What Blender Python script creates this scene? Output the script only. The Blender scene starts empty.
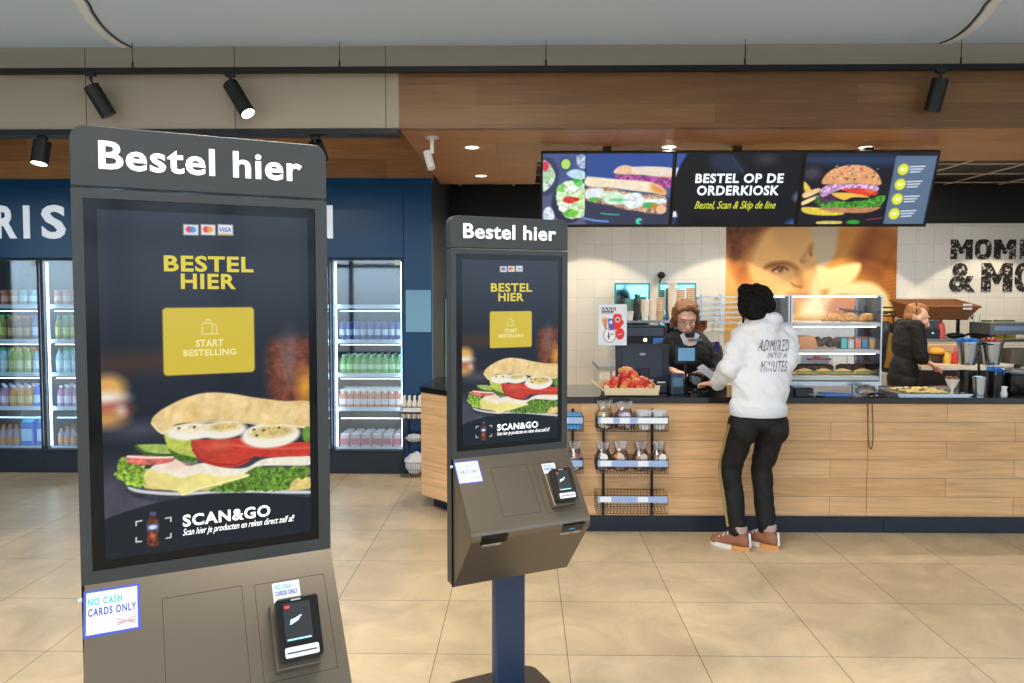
import bpy, math, random
import numpy as np
from mathutils import Vector, Matrix, Euler
random.seed(7)
COL = bpy.context.scene.collection
R = math.radians

# ---------------------------------------------------------------- camera
FPX, PCX, PCY, EYE = 757.0, 512.0, 328.7, 1.65
PITCH, YAW = R(2.7), R(0.9)
cam_data = bpy.data.cameras.new('camera')
cam_data.sensor_width = 36.0
cam_data.lens = 36.0 * FPX / 1024
cam_data.shift_y = (PCY - 341.5) / 1024
cam_data.clip_start = 0.05
cam = bpy.data.objects.new('camera', cam_data)
COL.objects.link(cam)
cam.location = (0, 0, EYE)
cam.rotation_euler = (R(90) - PITCH, 0, YAW)
bpy.context.scene.camera = cam
CROT = Euler((R(90) - PITCH, 0, YAW)).to_matrix()


def ray(px, py):
    return CROT @ Vector(((px - PCX) / FPX, (PCY - py) / FPX, -1.0))


def P(px, py, Y):
    """point of the plane at depth Y"""
    r = ray(px, py)
    return Vector((0, 0, EYE)) + r * (Y / r.y)


def PZ(px, py, z):
    r = ray(px, py)
    return Vector((0, 0, EYE)) + r * ((z - EYE) / r.z)


class Plane:
    """a flat panel in the room with origin o and in-plane axes u, v"""
    def __init__(s, o, u, v):
        s.o, s.u, s.v = Vector(o), Vector(u).normalized(), Vector(v).normalized()
        s.n = s.u.cross(s.v)

    def ab(s, px, py):
        r = ray(px, py)
        e = Vector((0, 0, EYE))
        t = (s.o - e).dot(s.n) / r.dot(s.n)
        q = e + r * t - s.o
        return (q.dot(s.u), q.dot(s.v))


# ---------------------------------------------------------------- materials
def lin(c):
    out = []
    for x in c[:3]:
        x = x / 255.0
        out.append(x / 12.92 if x <= 0.04045 else ((x + 0.055) / 1.055) ** 2.4)
    return tuple(out) + (1.0,)


MATS = {}


def mat(name, col=(200, 200, 200), rough=0.5, metal=0.0, spec=0.5, emit=None, es=1.0, alpha=1.0, trans=0.0, coat=0.0, noise=0.0, nscale=20.0, bump=0.0, ior=1.45):
    if name in MATS:
        return MATS[name]
    m = bpy.data.materials.new(name)
    m.use_nodes = True
    nt = m.node_tree
    b = nt.nodes['Principled BSDF']
    b.inputs['Base Color'].default_value = lin(col)
    b.inputs['Roughness'].default_value = rough
    b.inputs['Metallic'].default_value = metal
    b.inputs['Specular IOR Level'].default_value = spec
    b.inputs['IOR'].default_value = ior
    b.inputs['Alpha'].default_value = alpha
    b.inputs['Transmission Weight'].default_value = trans
    b.inputs['Coat Weight'].default_value = coat
    if emit is not None:
        b.inputs['Emission Color'].default_value = lin(emit)
        b.inputs['Emission Strength'].default_value = es
    if noise or bump:
        tc = nt.nodes.new('ShaderNodeTexCoord')
        n = nt.nodes.new('ShaderNodeTexNoise')
        n.inputs['Scale'].default_value = nscale
        n.inputs['Detail'].default_value = 4
        nt.links.new(tc.outputs['Object'], n.inputs['Vector'])
        if noise:
            mx = nt.nodes.new('ShaderNodeMix')
            mx.data_type = 'RGBA'
            c = lin(col)
            mx.inputs[6].default_value = tuple(x * (1 - noise) for x in c[:3]) + (1,)
            mx.inputs[7].default_value = tuple(min(1, x * (1 + noise)) for x in c[:3]) + (1,)
            nt.links.new(n.outputs['Fac'], mx.inputs[0])
            nt.links.new(mx.outputs[2], b.inputs['Base Color'])
        if bump:
            bp = nt.nodes.new('ShaderNodeBump')
            bp.inputs['Strength'].default_value = bump
            bp.inputs['Distance'].default_value = 0.01
            nt.links.new(n.outputs['Fac'], bp.inputs['Height'])
            nt.links.new(bp.outputs['Normal'], b.inputs['Normal'])
    MATS[name] = m
    return m


def nodes_of(m):
    return m.node_tree.nodes, m.node_tree.links, m.node_tree.nodes['Principled BSDF']


def plank_mat(name, ca, cb, axes='XZ', width=1.1, row=0.1285, rough=0.45, shift=(0, 0), mortar=(90, 65, 45), msize=0.0012, off=0.37):
    m = mat(name, ca, rough)
    N, L, b = nodes_of(m)
    g = N.new('ShaderNodeNewGeometry')
    sp = N.new('ShaderNodeSeparateXYZ')
    L.new(g.outputs['Position'], sp.inputs[0])
    cb_ = N.new('ShaderNodeCombineXYZ')
    for k, a in enumerate(axes):
        ad = N.new('ShaderNodeMath')
        ad.operation = 'ADD'
        ad.inputs[1].default_value = shift[k]
        L.new(sp.outputs[a], ad.inputs[0])
        L.new(ad.outputs[0], cb_.inputs[k])
    br = N.new('ShaderNodeTexBrick')
    br.offset = off
    br.inputs['Color1'].default_value = lin(ca)
    br.inputs['Color2'].default_value = lin(cb)
    br.inputs['Mortar'].default_value = lin(mortar)
    br.inputs['Scale'].default_value = 1
    br.inputs['Mortar Size'].default_value = msize
    br.inputs['Brick Width'].default_value = width
    br.inputs['Row Height'].default_value = row
    L.new(cb_.outputs[0], br.inputs['Vector'])
    mp = N.new('ShaderNodeMapping')
    mp.inputs['Scale'].default_value = (1.6, 30, 1)
    L.new(cb_.outputs[0], mp.inputs[0])
    n = N.new('ShaderNodeTexNoise')
    n.inputs['Scale'].default_value = 1.6
    n.inputs['Detail'].default_value = 6
    n.inputs['Distortion'].default_value = 0.6
    L.new(mp.outputs[0], n.inputs['Vector'])
    cr = N.new('ShaderNodeMapRange')
    cr.inputs[1].default_value = 0.3
    cr.inputs[2].default_value = 0.7
    cr.inputs[3].default_value = 0.8
    cr.inputs[4].default_value = 1.12
    L.new(n.outputs['Fac'], cr.inputs[0])
    n2 = N.new('ShaderNodeTexNoise')
    n2.inputs['Scale'].default_value = 2.2
    L.new(cb_.outputs[0], n2.inputs['Vector'])
    cr2 = N.new('ShaderNodeMapRange')
    cr2.inputs[3].default_value = 0.85
    cr2.inputs[4].default_value = 1.15
    L.new(n2.outputs['Fac'], cr2.inputs[0])
    mu = N.new('ShaderNodeMath')
    mu.operation = 'MULTIPLY'
    L.new(cr.outputs[0], mu.inputs[0])
    L.new(cr2.outputs[0], mu.inputs[1])
    v = N.new('ShaderNodeVectorMath')
    v.operation = 'SCALE'
    L.new(br.outputs['Color'], v.inputs[0])
    L.new(mu.outputs[0], v.inputs['Scale'])
    L.new(v.outputs[0], b.inputs['Base Color'])
    return m


# ---------------------------------------------------------------- mesh builder
class MB:
    def __init__(s):
        s.v, s.f, s.m = [], [], []

    def add(s, vs, fs, m=0):
        o = len(s.v)
        s.v += [tuple(x) for x in vs]
        s.f += [tuple(i + o for i in f) for f in fs]
        s.m += [m] * len(fs)
        return s

    def box(s, x0, y0, z0, x1, y1, z1, m=0):
        x0, x1 = sorted((x0, x1)); y0, y1 = sorted((y0, y1)); z0, z1 = sorted((z0, z1))
        vs = [(x0, y0, z0), (x1, y0, z0), (x1, y1, z0), (x0, y1, z0), (x0, y0, z1), (x1, y0, z1), (x1, y1, z1), (x0, y1, z1)]
        return s.add(vs, [(3, 2, 1, 0), (4, 5, 6, 7), (0, 1, 5, 4), (1, 2, 6, 5), (2, 3, 7, 6), (3, 0, 4, 7)], m)

    def poly(s, pts, m=0):
        return s.add(pts, [tuple(range(len(pts)))], m)

    def prism(s, pts, a, b, axis='z', m=0):
        """extrude a 2D outline (counter-clockwise) along an axis from a to b"""
        def q(p, t):
            if axis == 'z': return (p[0], p[1], t)
            if axis == 'x': return (t, p[0], p[1])
            return (p[0], t, p[1])
        n = len(pts)
        vs = [q(p, a) for p in pts] + [q(p, b) for p in pts]
        fs = [tuple(reversed(range(n))), tuple(range(n, 2 * n))] + [(i, (i + 1) % n, n + (i + 1) % n, n + i) for i in range(n)]
        if axis == 'y':
            fs = [tuple(reversed(f)) for f in fs]
        return s.add(vs, fs, m)

    def cyl(s, p0, p1, r0, r1=None, n=16, m=0, caps=True):
        r1 = r0 if r1 is None else r1
        p0, p1 = Vector(p0), Vector(p1)
        d = (p1 - p0).normalized()
        a = d.orthogonal().normalized()
        b = d.cross(a)
        vs = []
        for p, r in ((p0, r0), (p1, r1)):
            for i in range(n):
                t = 2 * math.pi * i / n
                vs.append(p + a * (r * math.cos(t)) + b * (r * math.sin(t)))
        fs = [(i, (i + 1) % n, n + (i + 1) % n, n + i) for i in range(n)]
        if caps:
            fs += [tuple(reversed(range(n))), tuple(range(n, 2 * n))]
        return s.add(vs, fs, m)

    def lathe(s, prof, c=(0, 0, 0), n=20, m=0, sx=1.0, sy=1.0):
        vs, fs = [], []
        for r, z in prof:
            for i in range(n):
                t = 2 * math.pi * i / n
                vs.append((c[0] + r * math.cos(t) * sx, c[1] + r * math.sin(t) * sy, c[2] + z))
        for k in range(len(prof) - 1):
            for i in range(n):
                j = (i + 1) % n
                fs.append((k * n + i, k * n + j, (k + 1) * n + j, (k + 1) * n + i))
        if prof[0][0] > 1e-6: fs.append(tuple(reversed(range(n))))
        if prof[-1][0] > 1e-6: fs.append(tuple(range((len(prof) - 1) * n, len(prof) * n)))
        return s.add(vs, fs, m)

    def tube(s, pts, r, n=8, m=0, closed=False):
        pts = [Vector(p) for p in pts]
        k = len(pts)
        vs, fs = [], []
        up = None
        for i, p in enumerate(pts):
            if closed:
                d = pts[(i + 1) % k] - pts[(i - 1) % k]
            else:
                d = pts[min(i + 1, k - 1)] - pts[max(i - 1, 0)]
            d.normalize()
            if up is None:
                up = d.orthogonal().normalized()
            up = (up - d * up.dot(d)).normalized()
            b = d.cross(up)
            for j in range(n):
                t = 2 * math.pi * j / n
                vs.append(p + up * (r * math.cos(t)) + b * (r * math.sin(t)))
        for i in range(k if closed else k - 1):
            for j in range(n):
                a0, b0 = i * n, ((i + 1) % k) * n
                fs.append((a0 + j, a0 + (j + 1) % n, b0 + (j + 1) % n, b0 + j))
        if not closed:
            fs += [tuple(reversed(range(n))), tuple(range((k - 1) * n, k * n))]
        return s.add(vs, fs, m)

    def ball(s, c, r, m=0, nu=14, nv=9, rot=None):
        r = (r, r, r) if not isinstance(r, (tuple, list)) else r
        vs, fs = [], []
        M = Euler(rot).to_matrix() if rot else None
        for j in range(nv + 1):
            ph = math.pi * j / nv
            for i in range(nu):
                t = 2 * math.pi * i / nu
                q = Vector((r[0] * math.sin(ph) * math.cos(t), r[1] * math.sin(ph) * math.sin(t), -r[2] * math.cos(ph)))
                if M: q = M @ q
                vs.append((c[0] + q.x, c[1] + q.y, c[2] + q.z))
        for j in range(nv):
            for i in range(nu):
                k = (i + 1) % nu
                fs.append((j * nu + i, j * nu + k, (j + 1) * nu + k, (j + 1) * nu + i))
        return s.add(vs, fs, m)

    def move(s, M, start=0):
        s.v = s.v[:start] + [tuple(M @ Vector(q)) for q in s.v[start:]]
        return s

    def build(s, name, mats, parent=None, loc=(0, 0, 0), rot=(0, 0, 0), smooth=None, bevel=0.0, seg=2):
        me = bpy.data.meshes.new(name)
        me.from_pydata(s.v, [], s.f)
        if not isinstance(mats, (list, tuple)):
            mats = [mats]
        for m in mats:
            me.materials.append(m)
        me.polygons.foreach_set('material_index', s.m)
        if smooth is not None:
            me.shade_smooth()
            me.set_sharp_from_angle(angle=R(smooth))
        me.update()
        o = bpy.data.objects.new(name, me)
        COL.objects.link(o)
        o.parent = parent
        o.location = loc
        o.rotation_euler = rot
        if bevel:
            bv = o.modifiers.new('edge', 'BEVEL')
            bv.width = bevel
            bv.segments = seg
            bv.limit_method = 'ANGLE'
            bv.angle_limit = R(40)
        return o


def rrect(x0, y0, x1, y1, r, n=5, corners=(1, 1, 1, 1)):
    """rounded rectangle outline, counter-clockwise from the lower left; corners = ll, lr, ur, ul"""
    pts = []
    for k, (cx, cy, a0) in enumerate(((x0 + r, y0 + r, 180), (x1 - r, y0 + r, 270), (x1 - r, y1 - r, 0), (x0 + r, y1 - r, 90))):
        if corners[k]:
            for i in range(n + 1):
                t = R(a0 + 90 * i / n)
                pts.append((cx + r * math.cos(t), cy + r * math.sin(t)))
        else:
            pts.append(((x0, y0), (x1, y0), (x1, y1), (x0, y1))[k])
    return pts


def tag(o, label=None, cat=None, group=None, kind=None):
    if label: o['label'] = label
    if cat: o['category'] = cat
    if group: o['group'] = group
    if kind: o['kind'] = kind
    return o


def thing(name, label, cat, loc=(0, 0, 0), rz=0.0, group=None, rot=None):
    o = bpy.data.objects.new(name, None)
    COL.objects.link(o)
    o.empty_display_size = 0.05
    o.location = loc
    o.rotation_euler = rot or (0, 0, rz)
    return tag(o, label, cat, group)


def dup(root, loc=None, rz=None, label=None, group=None, rot=None, scale=None):
    def cp(o, par):
        c = o.copy()
        COL.objects.link(c)
        c.parent = par
        for ch in [x for x in KIDS.get(o.name, [])]:
            cp(ch, c)
        return c
    KIDS = {}
    for o in COL.objects:
        if o.parent: KIDS.setdefault(o.parent.name, []).append(o)
    c = cp(root, None)
    if loc is not None: c.location = loc
    if rz is not None: c.rotation_euler = (0, 0, rz)
    if rot is not None: c.rotation_euler = rot
    if scale is not None: c.scale = scale
    if label: c['label'] = label
    if group: c['group'] = group
    return c


def struct(o, label=None):
    o['kind'] = 'structure'
    if label: o['label'] = label
    return o


def frame_matrix(o, u, v):
    """matrix whose x, y axes are the in-plane axes u, v at point o"""
    u, v = Vector(u).normalized(), Vector(v).normalized()
    n = u.cross(v)
    M = Matrix((u, v, n)).transposed().to_4x4()
    M.translation = Vector(o)
    return M


def letters(name, text, box, M, material, parent=None, bold=0.0, shear=0.0, depth=0.0004, res=3, spacing=1.0, extra=None):
    """text fitted into box=(x0, y0, x1, y1) of the frame M, a real raised mesh"""
    cu = bpy.data.curves.new(name, 'FONT')
    cu.body = text
    cu.size = 1.0
    cu.offset = bold
    cu.shear = shear
    cu.extrude = 0.5
    cu.resolution_u = res
    cu.space_character = spacing + (bold * 2.2 if spacing == 1.0 else 0)
    if len(text) > 20: cu.space_character = 1.0
    bold = min(bold, .03)
    cu.offset = bold
    tmp = bpy.data.objects.new(name + '_src', cu)
    COL.objects.link(tmp)
    dg = bpy.context.evaluated_depsgraph_get()
    me0 = tmp.evaluated_get(dg).to_mesh()
    vs = [tuple(v.co) for v in me0.vertices]
    fs = [tuple(p.vertices) for p in me0.polygons]
    tmp.evaluated_get(dg).to_mesh_clear()
    bpy.data.objects.remove(tmp)
    bpy.data.curves.remove(cu)
    xs = [v[0] for v in vs]; ys = [v[1] for v in vs]
    ax, bx, ay, by = min(xs), max(xs), min(ys), max(ys)
    x0, y0, x1, y1 = box
    q = [((v[0] - ax) / (bx - ax) * (x1 - x0) + x0, (v[1] - ay) / (by - ay) * (y1 - y0) + y0, (v[2] + 0.5) * depth) for v in vs]
    if extra: q = [extra(t) for t in q]
    mb = MB()
    mb.add([M @ Vector(t) for t in q], fs)
    return mb.build(name, material, parent)


def tofrom(plane, pxbox):
    """photo box (x0,y0,x1,y1) -> box in a plane's own metres"""
    a = plane.ab(pxbox[0], pxbox[1]); b = plane.ab(pxbox[2], pxbox[3])
    c = plane.ab(pxbox[0], pxbox[3]); d = plane.ab(pxbox[2], pxbox[1])
    return ((a[0] + c[0]) / 2, (c[1] + b[1]) / 2, (b[0] + d[0]) / 2, (a[1] + d[1]) / 2)


# ---------------------------------------------------------------- soft bodies: overlapping round forms fused into one skin
def fuse(name, items, voxel, material, parent=None, smooth=6, loc=(0, 0, 0), factor=0.5, tex=None):
    mb = MB()
    for it in items:
        if it[0] == 'e':
            mb.ball(it[1], it[2], nu=20, nv=14, rot=it[3] if len(it) > 3 else None)
        elif it[0] == 'c':
            p0, p1, r0, r1 = it[1:5]
            mb.cyl(p0, p1, r0, r1, n=18)
            mb.ball(p0, r0, nu=18, nv=10)
            mb.ball(p1, r1, nu=18, nv=10)
        elif it[0] == 'b':
            mb.box(*it[1])
    o = mb.build(name + '_src', material)
    rm = o.modifiers.new('r', 'REMESH')
    rm.mode = 'VOXEL'
    rm.voxel_size = voxel
    sm = o.modifiers.new('s', 'SMOOTH')
    sm.factor = factor
    sm.iterations = smooth
    dg = bpy.context.evaluated_depsgraph_get()
    dg.update()
    me = bpy.data.meshes.new_from_object(o.evaluated_get(dg))
    me.name = name
    old = o.data
    bpy.data.objects.remove(o)
    bpy.data.meshes.remove(old)
    me.shade_smooth()
    if not me.materials:
        me.materials.append(material)
    if tex: tex(me)
    r = bpy.data.objects.new(name, me)
    COL.objects.link(r)
    r.parent = parent
    r.location = loc
    return r


def ripple(amp, sx=7.0, sy=7.0, sz=16.0, shear=0.6, seed=0.0):
    from mathutils import noise as nz

    def go(me):
        for v in me.vertices:
            c = v.co
            q = Vector((c.x * sx + seed, c.y * sy, (c.z + shear * c.x) * sz))
            v.co = c + v.normal * (amp * nz.noise(q) + amp * .5 * nz.noise(q * 2.3))
        me.update()
    return go


# ---------------------------------------------------------------- painting flat pictures (posters, screens) as colour data on a fine grid
class Canvas:
    def __init__(s, w, h, x0, y0, x1, y1, col):
        """w x h cells covering plane box x0..x1, y0..y1 (y up)"""
        s.w, s.h = w, h
        s.box = (x0, y0, x1, y1)
        s.X, s.Y = np.meshgrid(np.linspace(x0, x1, w), np.linspace(y0, y1, h))
        s.px = (x1 - x0) / w
        s.c = np.zeros((h, w, 3)) + np.array(col, float)
        s.rng = np.random.RandomState(3)

    def noise(s, cell, amp=1.0, cy=None):
        cy = cy or cell
        out = 0
        for ang, k_, am in ((0.5, 1.0, 0.75), (1.9, 1.7, 0.45), (2.8, 3.1, 0.25)):
            ca, sa = math.cos(ang), math.sin(ang)
            U = ((s.X - s.box[0]) / cell * ca + (s.Y - s.box[1]) / cy * sa) * k_ + 500
            V = (-(s.X - s.box[0]) / cell * sa + (s.Y - s.box[1]) / cy * ca) * k_ + 500
            U = U + 0.35 * np.sin(V * 1.3)
            g = s.rng.rand(257, 257) * 2 - 1
            iu, iv = np.floor(U).astype(int), np.floor(V).astype(int)
            tu, tv = U - iu, V - iv
            tu, tv = tu * tu * (3 - 2 * tu), tv * tv * (3 - 2 * tv)
            iu %= 256; iv %= 256
            out = out + am * ((g[iv, iu] * (1 - tu) + g[iv, iu + 1] * tu) * (1 - tv) + (g[iv + 1, iu] * (1 - tu) + g[iv + 1, iu + 1] * tu) * tv)
        return out * amp

    def blend(s, m, col, var=0.0, cell=0.02, cy=None):
        c = np.zeros_like(s.c) + np.array(col, float) if np.ndim(col) == 1 else col
        if var:
            c = c * (1 + s.noise(cell, var, cy))[..., None]
        m = np.clip(m, 0, 1)[..., None]
        s.c = s.c * (1 - m) + c * m

    def poly_mask(s, pts, soft=None, smooth=True, wob=0.0, wcell=0.01):
        soft = soft or s.px * 1.2
        if smooth:
            q = []
            n = len(pts)
            for i in range(n):
                p0, p1, p2, p3 = (np.array(pts[(i + k) % n], float) for k in (-1, 0, 1, 2))
                for t in (0, .25, .5, .75):
                    q.append(0.5 * ((2 * p1) + (-p0 + p2) * t + (2 * p0 - 5 * p1 + 4 * p2 - p3) * t * t + (-p0 + 3 * p1 - 3 * p2 + p3) * t ** 3))
            pts = q
        X, Y = s.X, s.Y
        if wob:
            X = X + s.noise(wcell, wob); Y = Y + s.noise(wcell, wob)
        inside = np.zeros(X.shape, bool)
        dist = np.full(X.shape, 1e9)
        n = len(pts)
        for i in range(n):
            x0, y0 = pts[i]; x1, y1 = pts[(i + 1) % n]
            dx, dy = x1 - x0, y1 - y0
            L = dx * dx + dy * dy + 1e-18
            t = np.clip(((X - x0) * dx + (Y - y0) * dy) / L, 0, 1)
            dist = np.minimum(dist, (X - x0 - t * dx) ** 2 + (Y - y0 - t * dy) ** 2)
            if y0 != y1:
                cond = ((y0 > Y) != (y1 > Y)) & (X < dx * (Y - y0) / dy + x0)
                inside ^= cond
        d = np.sqrt(dist) * np.where(inside, 1, -1)
        return np.clip(d / soft * 0.5 + 0.5, 0, 1)

    def poly(s, pts, col, soft=None, var=0.0, cell=0.02, smooth=True, wob=0.0, wcell=0.01, alpha=1.0, cy=None):
        m = s.poly_mask(pts, soft, smooth, wob, wcell)
        s.blend(m * alpha, col, var, cell, cy)
        return m

    def ell(s, cx, cy, rx, ry, col, soft=None, rot=0.0, alpha=1.0, var=0.0, cell=0.02):
        soft = soft or s.px * 1.2
        c, n = math.cos(rot), math.sin(rot)
        X = (s.X - cx) * c + (s.Y - cy) * n
        Y = -(s.X - cx) * n + (s.Y - cy) * c
        d = (1 - np.sqrt((X / rx) ** 2 + (Y / ry) ** 2)) * min(rx, ry)
        m = np.clip(d / soft * 0.5 + 0.5, 0, 1)
        s.blend(m * alpha, col, var, cell)
        return m

    def line(s, pts, r, col, alpha=1.0, soft=None):
        soft = soft or s.px * 1.2
        dist = np.full(s.X.shape, 1e9)
        for (x0, y0), (x1, y1) in zip(pts[:-1], pts[1:]):
            dx, dy = x1 - x0, y1 - y0
            t = np.clip(((s.X - x0) * dx + (s.Y - y0) * dy) / (dx * dx + dy * dy + 1e-18), 0, 1)
            dist = np.minimum(dist, np.hypot(s.X - x0 - t * dx, s.Y - y0 - t * dy))
        s.blend(np.clip((r - dist) / soft + 0.5, 0, 1) * alpha, col)

    def mesh(s, name, M, material, parent=None):
        w, h = s.w, s.h
        co = np.stack([s.X, s.Y, np.zeros_like(s.X), np.ones_like(s.X)], -1).reshape(-1, 4)
        co = (co @ np.array(M).T)[:, :3]
        i = np.arange(w * h).reshape(h, w)
        q = np.stack([i[:-1, :-1], i[:-1, 1:], i[1:, 1:], i[1:, :-1]], -1).reshape(-1)
        me = bpy.data.meshes.new(name)
        nq = (w - 1) * (h - 1)
        me.vertices.add(w * h); me.vertices.foreach_set('co', co.reshape(-1))
        me.loops.add(nq * 4); me.loops.foreach_set('vertex_index', q.astype(np.int32))
        me.polygons.add(nq)
        me.polygons.foreach_set('loop_start', np.arange(0, nq * 4, 4, dtype=np.int32))
        me.update(calc_edges=True)
        a = me.color_attributes.new('picture', 'FLOAT_COLOR', 'POINT')
        c = np.clip(s.c, 0, 255) / 255.0
        c = np.where(c <= 0.04045, c / 12.92, ((c + 0.055) / 1.055) ** 2.4)
        a.data.foreach_set('color', np.concatenate([c, np.ones((h, w, 1))], -1).reshape(-1))
        me.materials.append(material)
        o = bpy.data.objects.new(name, me)
        COL.objects.link(o)
        o.parent = parent
        return o


def picture_mat(name, es=0.0, rough=0.5, spec=0.5, coat=0.0):
    m = mat(name, (0, 0, 0), rough, spec=spec, coat=coat)
    N, L, b = nodes_of(m)
    a = N.new('ShaderNodeVertexColor')
    a.layer_name = 'picture'
    if es:
        L.new(a.outputs['Color'], b.inputs['Emission Color'])
        b.inputs['Emission Strength'].default_value = es
    else:
        L.new(a.outputs['Color'], b.inputs['Base Color'])
    return m
# ================================================================ the room
X0, X1 = -9.0, 9.0           # the room goes on beyond the frame
Y0, Y1 = -6.0, 8.6
CEIL = 3.22

# floor: 60 cm beige stone tiles
m = mat('stone_tile', (206, 192, 170), 0.35)
N, L, b = nodes_of(m)
g = N.new('ShaderNodeNewGeometry')
mp = N.new('ShaderNodeMapping')
mp.inputs['Location'].default_value = (-0.2 + 6.0, -0.384 + 6.0, 0)
L.new(g.outputs['Position'], mp.inputs[0])
br = N.new('ShaderNodeTexBrick')
br.offset = 0.0
br.inputs['Scale'].default_value = 1
br.inputs['Brick Width'].default_value = 0.6
br.inputs['Row Height'].default_value = 0.6
br.inputs['Mortar Size'].default_value = 0.0022
br.inputs['Mortar Smooth'].default_value = 0.2
br.inputs['Color1'].default_value = lin((228, 206, 172))
br.inputs['Color2'].default_value = lin((219, 196, 161))
br.inputs['Mortar'].default_value = lin((118, 104, 88))
L.new(mp.outputs[0], br.inputs['Vector'])
n = N.new('ShaderNodeTexNoise'); n.inputs['Scale'].default_value = 2.3; n.inputs['Detail'].default_value = 8
n.inputs['Roughness'].default_value = 0.62; n.inputs['Distortion'].default_value = 0.8
L.new(g.outputs['Position'], n.inputs['Vector'])
mr = N.new('ShaderNodeMapRange'); mr.inputs[1].default_value = 0.32; mr.inputs[2].default_value = 0.68; mr.inputs[3].default_value = 0.74; mr.inputs[4].default_value = 1.1
L.new(n.outputs['Fac'], mr.inputs[0])
v = N.new('ShaderNodeVectorMath'); v.operation = 'SCALE'
L.new(br.outputs['Color'], v.inputs[0]); L.new(mr.outputs[0], v.inputs['Scale'])
L.new(v.outputs[0], b.inputs['Base Color'])
mr2 = N.new('ShaderNodeMapRange'); mr2.inputs[3].default_value = 0.26; mr2.inputs[4].default_value = 0.42
L.new(n.outputs['Fac'], mr2.inputs[0]); L.new(mr2.outputs[0], b.inputs['Roughness'])
struct(MB().box(X0, Y0, -0.1, X1, Y1, 0).build('floor', m), 'beige stone tile floor')

# ceiling: smooth pale plaster with a round-cornered slot
plaster = mat('pale_plaster', (196, 221, 255), 0.7)  # the blue of the daylight is put into the plaster colour
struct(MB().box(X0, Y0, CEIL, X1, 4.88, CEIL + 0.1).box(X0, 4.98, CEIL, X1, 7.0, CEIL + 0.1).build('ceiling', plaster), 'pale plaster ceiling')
slot = mat('slot_line', (60, 62, 66), 0.6)
slotw = mat('slot_white', (226, 238, 255), 0.6)


def ceiling_curve(pts, name):
    mb = MB()
    for (off, w, mi) in ((0.0, 0.012, 0), (-0.04, 0.05, 1)):
        q = []
        for i, p in enumerate(pts):
            a = pts[max(i - 1, 0)]; c = pts[min(i + 1, len(pts) - 1)]
            d = Vector((c[0] - a[0], c[1] - a[1])).normalized()
            nn = Vector((-d.y, d.x))
            q.append(((p[0] + nn.x * (off - w / 2), p[1] + nn.y * (off - w / 2)), (p[0] + nn.x * (off + w / 2), p[1] + nn.y * (off + w / 2))))
        for i in range(len(q) - 1):
            z = CEIL - 0.006
            pr = [q[i][0], q[i + 1][0], q[i + 1][1], q[i][1]]
            mb.prism(pr, z, CEIL + 0.001, 'z', mi)
    return struct(mb.build(name, [slot, slotw]), 'curved slot line in the ceiling')


def spline(ctrl, n=10):
    out = []
    c = [ctrl[0]] + list(ctrl) + [ctrl[-1]]
    for i in range(1, len(c) - 2):
        for k in range(n):
            t = k / n
            out.append(tuple(0.5 * ((2 * c[i][j]) + (-c[i - 1][j] + c[i + 1][j]) * t + (2 * c[i - 1][j] - 5 * c[i][j] + 4 * c[i + 1][j] - c[i + 2][j]) * t * t + (-c[i - 1][j] + 3 * c[i][j] - 3 * c[i + 1][j] + c[i + 2][j]) * t ** 3) for j in range(len(ctrl[0]))))
    out.append(tuple(ctrl[-1]))
    return out


a = [PZ(x, y, CEIL) for x, y in ((131, 46.5), (119, 40), (104, 27), (93, 12), (86.5, 0))]
a = [(p.x, p.y) for p in a]
a.append((a[-1][0] + 0.12, a[-1][1] - 0.5)); a.append((a[-2][0] + 0.35, a[-2][1] - 1.1))
ceiling_curve(spline(a), 'ceiling_slot')
a = [PZ(x, y, CEIL) for x, y in ((938, 43.5), (952, 38), (967, 27), (980, 12), (989, 0))]
a = [(p.x, p.y) for p in a]
a.append((a[-1][0] - 0.1, a[-1][1] - 0.5)); a.append((a[-2][0] - 0.3, a[-2][1] - 1.1))
ceiling_curve(list(reversed(spline(a))), 'ceiling_slot')

# beige upper fascia and the wood-clad bulkhead
XC = -0.80                    # where the wood takes over from the beige panels
beige = mat('beige_panel', (154, 145, 132), 0.55, noise=0.03, nscale=3)
gap = mat('panel_gap', (90, 82, 72), 0.7)
mb = MB().box(X0, 4.88, 2.70, XC, 4.98, CEIL).box(XC, 4.88, 3.06, X1, 4.98, CEIL)
for px in (85, 234.3, 385.5, 546, 745.5, 961):
    x = P(px, 60, 4.88).x
    mb.box(x - 0.0025, 4.878, 2.70 if px < 400 else 3.06, x + 0.0025, 4.881, CEIL - .004, 1)
struct(mb.build('wall_fascia', [beige, gap]), 'beige fascia panels under the ceiling')
black = mat('black_metal', (22, 22, 24), 0.45, metal=0.3)
struct(MB().box(X0, 4.865, 2.665, XC, 4.985, 2.70).build('trim_1', black), 'black edge under the beige fascia')

wood_face = plank_mat('oak_face', (126, 92, 58), (110, 78, 47), 'XZ', 2.4, 0.125, shift=(0.3, 0.025), msize=0.0009)
wood_under = plank_mat('oak_under', (176, 126, 74), (164, 114, 64), 'XY', 1.3, 0.42, shift=(0.2, 0.12), msize=0.0014)
wood_back = plank_mat('oak_back', (172, 124, 80), (150, 104, 66), 'XZ', 2.0, 0.19, shift=(0.5, 0.0), msize=0.0012)
mb = MB()
mb.box(XC, 4.88, 2.70, X1, 4.94, 3.06)
struct(mb.build('wall_bulkhead_front', wood_face), 'oak clad front of the bulkhead')
XT = 0.105
z0, z1 = 2.70, 2.74
mb = MB().box(XC, 4.9405, z0, X1, 6.13, z1).box(XC, 6.13, z0, XT, 7.35, z1)
struct(mb.build('ceiling_soffit', wood_under), 'oak soffit over the counter')
struct(MB().box(XC, 4.9405, 2.7405, XC + 0.04, 6.90, 3.2).build('wall_bulkhead_end', wood_face))
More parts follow.
